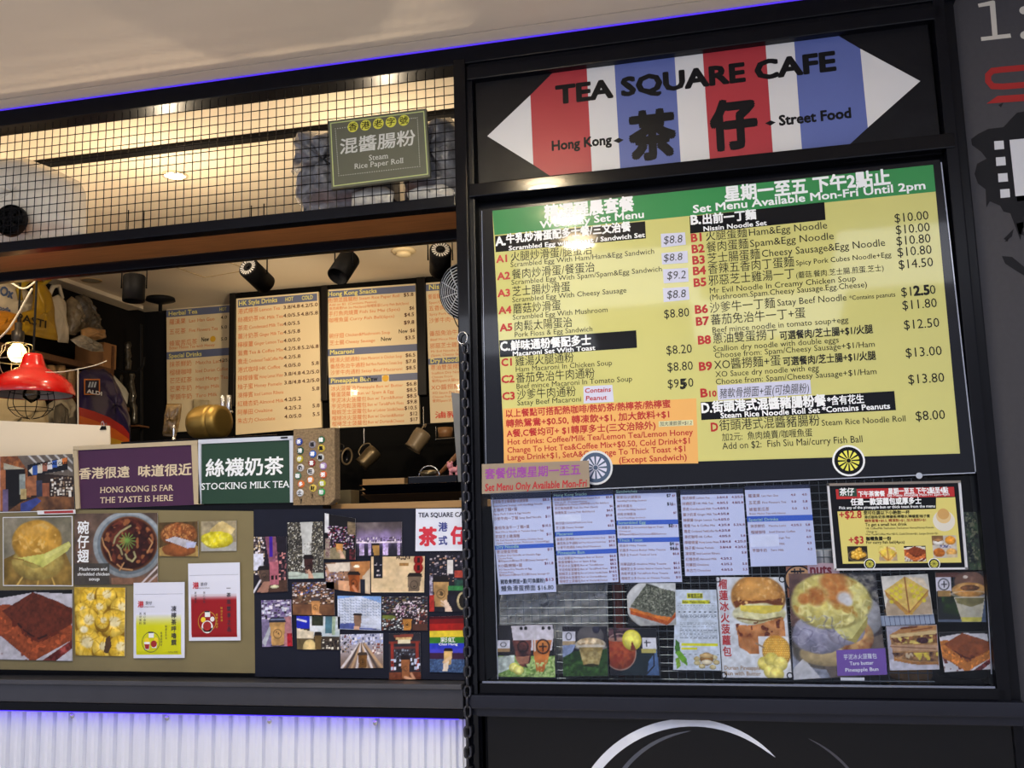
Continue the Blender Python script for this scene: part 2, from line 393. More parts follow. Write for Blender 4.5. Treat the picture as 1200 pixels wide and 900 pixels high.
# ------------------------------------------------------------------ setting
XL, XR = -4.14, 1.9; YB = 3.18; ZC = 3.2
CREAM = M((236, 222, 198), .8, 0, .02, 3, 0, 0, 'ceiling_paint')
SOFF = M((222, 208, 192), .8, 0, .03, 2, 0, 0, 'soffit_paint')
struct(MB().box(-6, 5, -6, 5, -.05, 0).build('floor', M((205, 200, 192), .4, 0, .05, 4, 0, 0, 'mall_floor')))
m = MB().box(-6, 3.2, -5.6, -.105, ZC, ZC+.05).box(-6, 3.2, -.097, -.03, ZC, ZC+.05); m.build('ceiling', SOFF)['kind'] = 'structure'
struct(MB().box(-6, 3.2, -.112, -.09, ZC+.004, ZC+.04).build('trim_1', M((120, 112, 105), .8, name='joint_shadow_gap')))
struct(MB().box(XL, 1.0, -.03, YB, ZC, ZC+.05).build('ceiling', CREAM))
struct(MB().box(XL-.1, XL, .02, YB, 0, ZC).build('wall_left', M((16, 15, 16), .8, name='dark_wall')))
DARK = M((15, 15, 18), .6, 0, .1, 8, 0, 0, 'dark_wall_paint')
struct(MB().box(XL, 1.0, YB, YB+.1, 0, ZC).build('wall_back', DARK))
struct(MB().box(.96, 1.0, .06, YB, 0, ZC).build('wall_side', DARK))
# right neighbour wall with mural
GREYW = M((56, 55, 60), .55, 0, .06, 60, .05, 0, 'grey_plaster')
struct(MB().box(.725, 2.6, .02, .12, 0, ZC).build('wall_right', GREYW))
# black header beam, jambs, rails
def beam(name, boxes, mat=BLK, b=.004):
    m = MB()
    for x in boxes: m.rbox(*x, b)
    return struct(m.build(name, mat))
beam('trim_2', [(-6, .735, -.03, .05, 3.135, 3.2)])                        # top beam
beam('trim_3', [(-6, -.85, -.025, .03, 2.643, 2.681)])                      # rail under the mesh
beam('trim_4', [(-6, -.85, .235, .27, 2.611, 2.65)])                           # bar behind the wooden shelf
beam('trim_5', [(-.846, -.805, -.035, .14, 0, 3.15)], BLKG)                # pillar left profile
beam('trim_6', [(-.806, -.785, -.02, .12, 1.12, 3.13)], BLK)
struct(MB().box(-6, -1.33, .0, .05, 1.655, 1.688).build('trim_19', BLK))
beam('trim_7', [(.665, .70, -.03, .06, 1.05, 3.16), (.70, .728, -.012, .06, 0, 3.18)], BLK)
beam('trim_8', [(-.80, .69, -.03, .03, 3.075, 3.12), (-.80, .69, -.02, .03, 3.115, 3.14)], BLK)
beam('trim_9', [(-.80, .69, -.035, .03, 2.665, 2.71)], BLKG)                # rail between banner and menu
beam('trim_10', [(-.80, .69, -.03, .04, 1.085, 1.118)], BLK)               # window sill rail
beam('trim_11', [(-.84, .73, -.05, .06, 1.045, 1.085), (-.84, .73, -.035, .06, 1.02, 1.046)], M((24, 26, 38), .3, 0, .12, 9, .03, .3, 'black_timber'))
struct(MB().box(-.80, .69, .034, .05, 1.72, 3.12).build('wall_window_backing', BLK))
# steel glazing bead at the bottom of the lower window and at the left of it
beam('trim_12', [(-.79, .66, -.034, -.02, 1.118, 1.124)], M((130, 135, 150), .25, .9, .05, 5, name='aluminium_bead'), .001)
# counter ledge left
LEDG = M((46, 46, 54), .3, 0, .12, 12, .03, .25, 'dark_timber_ledge')
beam('trim_13', [(-6, -.845, -.075, .20, 1.105, 1.12)], M((70, 70, 76), .35, .3, .1, 6, name='ledge_edge'), .003)
beam('trim_14', [(-6, -.845, -.06, .2, 1.045, 1.104)], LEDG)
beam('trim_15', [(-6, -.845, -.055, .2, 1.015, 1.043)], BLK)
# black counter body behind boards and strip above them
struct(MB().box(-6, -.85, .035, .6, 0, 1.638).build('wall_counter', BLK))
struct(MB().box(-.80, .70, .03, .06, 0, 1.03).build('wall_base', BLK))
# counter worktop
ct = thing('counter_top', 'dark counter top running behind the signs and photos', 'counter', (-2.6, .3, 1.64))
MB().rbox(-6, -.87, .0, .62, 1.64, 1.655, .003).build('worktop', M((28, 28, 34), .3, 0, .1, 8, name='counter_laminate'), ct)
# corrugated cladding under the ledge: one pressed profile per rib
xs = [at(p/3, 880)[0] for p in (-28, 27, 80, 133, 188, 243, 297, 350, 403, 460, 517, 575, 632, 690, 750, 810, 870, 928, 985, 1042, 1098, 1155, 1212, 1270, 1327, 1385, 1442, 1498, 1555, 1610, 1646)]
CW = M((214, 218, 232), .38, 0, .02, 3, .01, .2, 'white_sheet_metal')
V = []; Fc = []
prof = []
xs[-1] = -.848
for a, b in zip(xs[:-1], xs[1:]):
    w_ = b-a
    prof += [(a, .012), (a+.10*w_, .012), (a+.20*w_, -.004), (a+.5*w_, -.006), (a+.62*w_, -.001), (a+.88*w_, -.001), (a+.97*w_, .012)]
for i, (x, y) in enumerate(prof): V += [(x, y, 0), (x, y, 1.005), ]
Fc = [(2*i, 2*i+2, 2*i+3, 2*i+1) for i in range(len(prof)-1)]
struct(linkmesh('wall_cladding', V, Fc, CW))
for k, (px, py) in enumerate([(85, 839), (196, 841.5), (316, 845), (440, 847)]):
    p = at(px, py, -.006)
    s_ = MB().lathe([(.0075, 0), (.0075, -.003), (.003, -.005)], p, (0, 1, 0), 12).build('screw', STEEL)
    tag(s_, ['first', 'second', 'third', 'fourth'][k]+' small round screw from the left on the white corrugated cladding', 'screw', 'cladding screws')
# violet LED strips
VIO = M((70, 40, 255), .5, var=0, name='violet_led', emit=1.6)
st = MB().rbox(-6, -.87, -.03, -.022, 1.008, 1.014, .001).build('led_strip', VIO); tag(st, 'glowing violet light strip under the ledge above white cladding', 'light strip')
st = MB().rbox(-5.6, .735, -.036, -.031, 3.194, 3.1975, .0008).build('led_strip', M((80, 50, 225), .5, var=0, name='violet_led_dim', emit=.9)); tag(st, 'thin violet light strip along the top of the black fascia', 'light strip')
for k in range(6): lamp('AREA', 'violet_light', (-2.9+k*.37+.1, -.024, 1.005), .05, (.22, .10, 1), .36, (-2.9+k*.37+.1, -.010, .9), size_y=.008)
# base panel with the painted arc
base = struct(MB().box(-.785, .70, .0, .028, 0, 1.018).build('wall_panel', BLKG))
pn = Sheet('circle_logo_print', 'white brush circle logo printed on the black base panel', 'logo', [(690, 846), (1040, 846), (1040, 1000), (690, 1000)], -.0015, BLKG, .001)
def crescent(s, cx, cy, r, a0, a1, w0, mat, n=40):
    pts = []; ins = []
    for k in range(n+1):
        t = k/n; a = math.radians(a0+(a1-a0)*t); ww = w0*(math.sin(math.pi*min(1, t*1.0))**.6 if True else 1)
        pts.append((cx+(r)*math.cos(a), cy-r*math.sin(a))); ins.append((cx+(r-ww)*math.cos(a)*1.0, cy-(r-ww)*math.sin(a)))
    s.blk.setdefault('brush_arc', MB()); b = s.blk['brush_arc']
    if not hasattr(b, 'mats'): b.mats = []
    if mat not in b.mats: b.mats.append(mat)
    b.cur = b.mats.index(mat); V = [s.P(x, y, .001) for x, y in pts]+[s.P(x, y, .001) for x, y in ins]; m_ = n+1
    b.add(V, [(i, i+1, i+1+m_, i+m_) for i in range(n)])
crescent(pn, 806, 981, 139, 215, 42, 11, M((205, 210, 225), .4, name='white_vinyl'))
crescent(pn, 818, 968, 112, 190, 94, 5, M((75, 78, 90), .4, name='grey_vinyl'))
crescent(pn, 900, 981, 125, 68, 20, 3, M((60, 60, 70), .4, name='grey_vinyl'))
pn.done()
# ------------------------------------------------------------------ wooden shelf + mesh zone
sh = thing('wooden_shelf', 'brown wooden shelf plank above the serving hatch', 'shelf', (-2.6, .07, 2.648))
MB().rbox(XL, -.87, .03, .23, 2.648, 2.668, .002).build('plank', wood((196, 130, 76), (136, 84, 44)), sh)
ms = thing('wire_mesh_screen', 'black square wire mesh screen above the serving hatch', 'screen', (-1.75, -.01, 2.69))
WM = M((14, 14, 18), .35, .5, .05, 30, 0, 0, 'black_wire')
def share(first, parent, name, locs):
    for l in locs:
        c = bpy.data.objects.new(name, first.data); COL.objects.link(c); c.parent = parent; c.location = Vector(l)-wloc(parent)
x0, x1, z0, z1 = -3.0, -.847, 2.680, 3.137; P_ = .0325
wv = MB().tube([(x0, -.008, z0), (x0, -.008, z1)], .0017, 5).build('wire', WM, ms)
bz = wv.data; wv['label'] = 'upright wire'
n = int((x1-x0)/P_)
share(wv, ms, 'wire', [(x0+P_*k, -.008, z0) for k in range(1, n)])
wh = MB().tube([(x0, -.0105, z0), (x1, -.0105, z0)], .0017, 5).build('wire', WM, ms); wh['label'] = 'level wire'
share(wh, ms, 'wire', [((x0+x1)/2, -.0105, z0+P_*1.0*k) for k in range(1, int((z1-z0)/P_)+1)])
# things behind the mesh
bt = MB().rbox(-2.98, -.80, .44, .50, 3.185, 3.2, .003).build('ceiling_track', BLKM); tag(bt, 'black lighting track along the ceiling behind the mesh', 'track')
def downlight(p, r, label, emit, name='downlight', ring_rgb=(215, 200, 170)):
    t = thing(name, label, 'downlight', p)
    p = np.array(p)
    MB().lathe([(r*1.0, -.001), (r*1.28, -.001), (r*1.28, -.006), (r*1.0, -.006)], p, (0, 0, 1), 32, cap=False).build('trim_ring', M(ring_rgb, .5, name='lamp_ring'), t, True)
    MB().lathe([(r, -.003), (r, -.0045)], p, (0, 0, 1), 32).build('lens', M((255, 240, 205), .4, var=0, name='lamp_lens', emit=emit) if emit else M((170, 160, 140), .3, name='lens_off'), t)
    return t
p = atz(205, 205, ZC); downlight(p, .045, 'lit round ceiling downlight seen through the wire mesh', 14)
lamp('SPOT', 'downlight_beam', (p[0], p[1], p[2]-.02), 12, (1, .86, .66), .04, (p[0], p[1], 0), 140, blend=1)
p = atz(107, 328, ZC); downlight(p, .05, 'unlit flush round ceiling fitting left of the hanging spotlights', 0, 'ceiling_fitting', (190, 160, 115))
# puffy film-wrapped bundle
def bundle(name, label, cat, c, r, mat, seed, sq=3.2, amp=.08, fr=7, group=None, n=28, flatz=False):
    rs = np.random.RandomState(seed); ph = rs.rand(6, 3)*6; V = []; Fc = []; M_ = n//2
    for i in range(M_+1):
        th = math.pi*i/M_
        for k in range(n):
            a = 2*math.pi*k/n; d = np.array([math.sin(th)*math.cos(a), math.sin(th)*math.sin(a), math.cos(th)])
            q = (abs(d)**sq).sum()**(-1/sq); w_ = sum(math.sin(fr*(.6+.25*j)*(d@np.array([math.cos(ph[j, 0]), math.sin(ph[j, 0]), ph[j, 1]/3]))+ph[j, 2]) for j in range(6))/6
            V.append(np.array(c)+d*q*np.array(r)*(1+amp*w_))
    for i in range(M_):
        for k in range(n): Fc.append((i*n+k, (i+1)*n+k, (i+1)*n+(k+1) % n, i*n+(k+1) % n))
    o = linkmesh(name, V, Fc, mat, None, None, True); tag(o, label, cat, group); return o
FILM = M((208, 196, 172), .25, 0, .12, 14, .5, .4, 'shrink_film')
FILMG = M((120, 122, 128), .22, 0, .3, 16, .8, .5, 'grey_plastic_film')
def sl(x, y, Y): return at(x, y, Y)
#BAGS
# small clip-on fan behind mesh, left
def fan(name, label, c, r, dirv, rings, cage=BLKM, n_sp=8, blades=True, hub=BLKM):
    t = thing(name, label, 'fan', c); c = np.array(c); d = Vector(dirv).normalized(); u = d.orthogonal().normalized(); v = d.cross(u)
    u, v, d = map(np.array, (u, v, d)); m = MB()
    for k in range(rings):
        rr = r*(k+1)/rings; off = .25*r*(1-(rr/r)**2)
        m.tube([c+d*off+(u*math.cos(a)+v*math.sin(a))*rr for a in np.linspace(0, 2*math.pi, 33)[:-1]], .0016, 5, closed=True)
    for k in range(n_sp):
        a = 2*math.pi*k/n_sp; m.tube([c+d*.25*r*(1-q*q)+(u*math.cos(a)+v*math.sin(a))*r*q for q in (.1, .4, .7, 1)], .0018, 5)
    m.build('guard', cage, t, True)
    MB().lathe([(r*.2, 0), (r*.22, .1*r), (.12*r, .2*r)], c-d*.1*r, d, 16).build('hub', hub, t, True)
    for k in range(5):
        a = 2*math.pi*k/5; e1 = u*math.cos(a)+v*math.sin(a); e2 = -u*math.sin(a)+v*math.cos(a)
        P0 = c-d*.05*r; m = MB(); q = [P0+e1*r*.15-e2*.08*r, P0+e1*r*.9-e2*.22*r-d*.1*r, P0+e1*r*.92+e2*.3*r+d*.06*r, P0+e1*r*.15+e2*.1*r+d*.02*r]
        m.hexa([x-d*.004 for x in q]+[x+d*.002 for x in q]); m.build('blade', BLKM, t)
    MB().lathe([(r*.95, -.35*r), (r*1.02, -.3*r), (r*1.02, 0), (r*.98, .01)], c, d, 32, cap=False).build('housing', BLKM, t, True)
    MB().lathe([(.1*r, -.36*r), (r*.96, -.35*r)], c, d, 32).build('back_cover', BLKM, t, True)
    return t
fan('clip_fan', 'small black fan lying behind the left end of the mesh', sl(12, 258, .022), .06, (.1, -1, .05), 5)
f2 = fan('clip_fan', 'black fan with silver wire guard hanging by the pillar', sl(543, 342, .22), .10, (-.35, -1, -.25), 9, M((200, 203, 210), .3, .2, .05, 8, name='chrome_wire'), 10)
cb = MB().tube([sl(530, 368, .2), sl(535, 380, .2), sl(545, 395, .2), sl(556, 405, .2)], .002, 6).build('power_cord', BLKM, f2)
# ------------------------------------------------------------------ ceiling spotlights
def spotlight(px, py, Y, r, ln, dirv, label, back=True):
    c = sl(px, py, Y); t = thing('track_spotlight', label, 'spotlight', c, 'ceiling spotlights'); d = Vector(dirv).normalized(); dn = np.array(d)
    MB().lathe([(r*.93, -ln/2), (r, -ln/2+.006), (r, ln/2), (r*.9, ln/2), (r*.86, ln/2-.03), (.0, ln/2-.035)], c, d, 28, cap=False).build('lamp_body', BLKM, t, True)
    m = MB()
    if back:
        e = np.array(d.orthogonal().normalized()); f_ = np.cross(dn, e)
        MB().lathe([(0.001, -ln/2-.001), (r*.93, -ln/2)], c, d, 28).build('back_plate', BLKM, t)
        for k in range(18):
            a = 2*math.pi*k/18; q = e*math.cos(a)+f_*math.sin(a); s2 = np.cross(dn, q); P0 = c-dn*(ln/2+.003)
            m.hexa([P0+q*r*.45-s2*.0022, P0+q*r*.8-s2*.0035, P0+q*r*.8+s2*.0035, P0+q*r*.45+s2*.0022]+[x+dn*.002 for x in (P0+q*r*.45-s2*.0022, P0+q*r*.8-s2*.0035, P0+q*r*.8+s2*.0035, P0+q*r*.45+s2*.0022)])
        m.build('cooling_fins', M((200, 200, 200), .4, .3, name='pale_vent'), t)
        MB().lathe([(r*.2, -ln/2-.012), (r*.2, -ln/2)], c, d, 12).build('knob', BLKM, t)
    x = np.cross(dn, [0, 0, 1]); x = x/np.linalg.norm(x); m = MB(); top = c+np.array([0, 0, r+.05])
    m.tube([c+x*(r+.006), c+x*(r+.006)+[0, 0, r+.045], c-x*(r+.006)+[0, 0, r+.045], c-x*(r+.006)], .004, 6)
    m.tube([c+x*(r*.7)+[0, 0, r+.04], [*(c+x*r*.7)[:2], ZC]], .003, 6).tube([c-x*(r*.7)+[0, 0, r+.04], [*(c-x*r*.7)[:2], ZC]], .003, 6)
    m.build('bracket', BLKM, t, True)
    return c
spotlight(157, 338, 1.15, .053, .13, (.02, -.05, -1), 'black can spotlight pointing straight down, first from the left', False)
c1 = spotlight(301, 323, 1.25, .052, .16, (.10, .9, -.30), 'black spotlight with slotted back tilted right, second from the left')
c2 = spotlight(403, 313, 1.2, .052, .14, (-.2, -.55, -.75), 'black spotlight tilted towards the shop front, third from the left', False)
c3 = spotlight(516, 305, 1.15, .05, .15, (-.28, .85, -.40), 'black spotlight showing its pale slotted back, beside the pillar')
# smoke detector, pendant sensor, access hatch
p = atz(473, 293, ZC); t = thing('smoke_detector', 'cream round smoke detector on the ceiling between two spotlights', 'smoke detector', p)
MB().lathe([(.07, 0), (.07, -.012), (.06, -.018)], p, (0, 0, 1), 28).build('base', M((225, 205, 165), .5, name='cream_plastic'), t, True)
MB().lathe([(.045, -.018), (.042, -.034), (.02, -.042)], p, (0, 0, 1), 28).build('sensor_cap', M((225, 205, 165), .5, name='cream_plastic'), t, True)
p = sl(188, 355, 2.6); t = thing('ceiling_sensor', 'dark mushroom shaped sensor hanging beside the herbal tea menu', 'sensor', p)
MB().lathe([(.012, 0), (.012, .05), (.03, .055), (.095, .075), (.09, .095), (.02, .1), (.012, .11), (.012, ZC-p[2])], p-np.array([0, 0, .06]), (0, 0, 1), 24).build('body', BLKM, t, True)
a = [atz(x, y, ZC-.001) for x, y in ((203, 312), (262, 305), (292, 316), (240, 325))]
m = MB(); 
for i in range(4): m.tube([a[i], a[(i+1) % 4]], .004, 4)
tag(m.build('access_hatch', M((170, 150, 115), .7, name='hatch_edge')), 'thin square access hatch outline in the cream ceiling', 'hatch')
# ceiling edge strip where the ceiling meets the left shelving
struct(MB().rbox(XL, XL+.12, .02, YB-.2, ZC-.03, ZC-.002, .002).build('trim_16', CREAM))

GLR = [(-.807, -1.452), (-.777, -1.88), (-.797, -2.371)]
for k, (gx, gy) in enumerate(GLR): downlight(np.array([gx, gy, ZC-.03]), .085, 'lit round mall ceiling downlight, ' + ['nearest to the shop', 'second from the shop', 'third from the shop'][k], 260)
# ------------------------------------------------------------------ banner
INK = M((14, 14, 18), .4, var=0, name='black_ink'); WINK = M((228, 232, 238), .4, var=0, name='white_ink')
VIN = M((16, 16, 21), .38, 0, .15, 10, .35, 0, 'black_vinyl')
BW = M((206, 206, 208), .4, 0, .02, 5, .1, 0, 'banner_white'); BR = M((160, 44, 54), .4, 0, .04, 5, .1, 0, 'banner_red'); BB = M((84, 98, 160), .4, 0, .04, 5, .1, 0, 'banner_blue')
b = Sheet('shop_banner', 'shop name banner with striped double arrow above the set menu board', 'banner', [(557, 94), (1086, 20), (1104, 180), (562, 229.5)], .0, VIN, .01)
# banner stripes (pixel quads on the plane)
b.panel([(571, 159.5), (621.5, 111.5), (625, 193), ], BW)
b.panel([(621.5, 111.5), (647, 86), (687.5, 80), (694, 205.5), (652, 211), (625, 193)], BR)
b.panel([(687.5, 80), (720, 75.5), (727, 201), (694, 205.5)], BW)
b.panel([(720, 75.5), (790.5, 66), (798, 194), (727, 201)], BB)
b.panel([(790.5, 66), (823.5, 61.5), (832, 190.5), (798, 194)], BW)
b.panel([(823.5, 61.5), (897, 51), (906, 182), (832, 190.5)], BR)
b.panel([(897, 51), (930.5, 46.5), (940, 178.5), (906, 182)], BW)
b.panel([(930.5, 46.5), (980, 40.5), (1008, 57), (1017, 149.5), (992, 172.5), (940, 178.5)], BB)
b.panel([(1008, 57), (1078.5, 95), (1017, 149.5)], BW)
b.t('TEA SQUARE CAFE', 652, 121.5, 983, 31, INK, .036, shear=.0)
b.t('茶', 738, 183, 793, 60, INK, .042, part='tea_character'); b.t('仔', 834, 171, 889, 60, INK, .042, part='zai_character')
b.t('Hong Kong', 646, 176.5, 717, 16.5, INK, .03, part='place_lettering'); b.t('Street Food', 913, 147, 999, 16.5, INK, .03, part='food_lettering')
for x, y in ((725, 164.5), (903, 144)): b.panel([(x-6.5, y+.6), (x, y-3), (x+6, y-.6), (x, y+3.2)], INK, d=.0012, name='diamond_mark' if x < 800 else 'diamond')
b.done()
# ------------------------------------------------------------------ main menu board
BRD = M((9, 11, 20), .2, 0, .1, 5, .02, .3, 'acrylic_board_black')
mb = Sheet('set_menu_board', 'large yellow set menu board with green heading in the black window frame', 'menu board', [(562, 246), (1101, 187), (1143, 553), (568, 578)], -.02, BRD, .02)
mb.o.data.materials[0] = BRD
YEL = M((196, 194, 120), .3, 0, .02, 4, 0, .6, 'menu_yellow', spec=.1); GRN = M((50, 132, 76), .3, 0, .03, 4, 0, .6, 'menu_green', spec=.1)
BKB = M((12, 13, 18), .3, var=0, coat=.3, name='menu_black', spec=.05); ORG = M((222, 170, 100), .3, 0, .02, 4, 0, .3, 'menu_orange', spec=.1)
RED = M((170, 22, 24), .4, var=0, name='red_ink'); STK = M((196, 200, 226), .45, var=0, name='paper_sticker'); HND = M((46, 48, 60), .4, var=0, name='pen_ink')
mb.panel([(577, 247), (1093.5, 193), (1125, 531.5), (592, 547.5)], YEL)
mb.panel([(577, 247), (1093.5, 193), (1096.5, 224.5), (579.5, 275.5)], GRN, d=.0008)
mb.panel([(580, 276.7), (756, 259.3), (757, 279.3), (580.8, 295.6)], BKB, d=.0008)
mb.panel([(585, 398.9), (745.5, 387), (746.5, 407.5), (586, 418.7)], BKB, d=.0008)
mb.panel([(808, 253.6), (966, 236.7), (967.5, 257.7), (808.8, 273.7)], BKB, d=.0008)
mb.panel([(821, 471.3), (1048, 458.2), (1050, 480.6), (821.9, 492.3)], BKB, d=.0008)
mb.panel([(589.6, 479), (816, 466.8), (818.3, 543), (590.6, 546)], ORG, d=.0008)
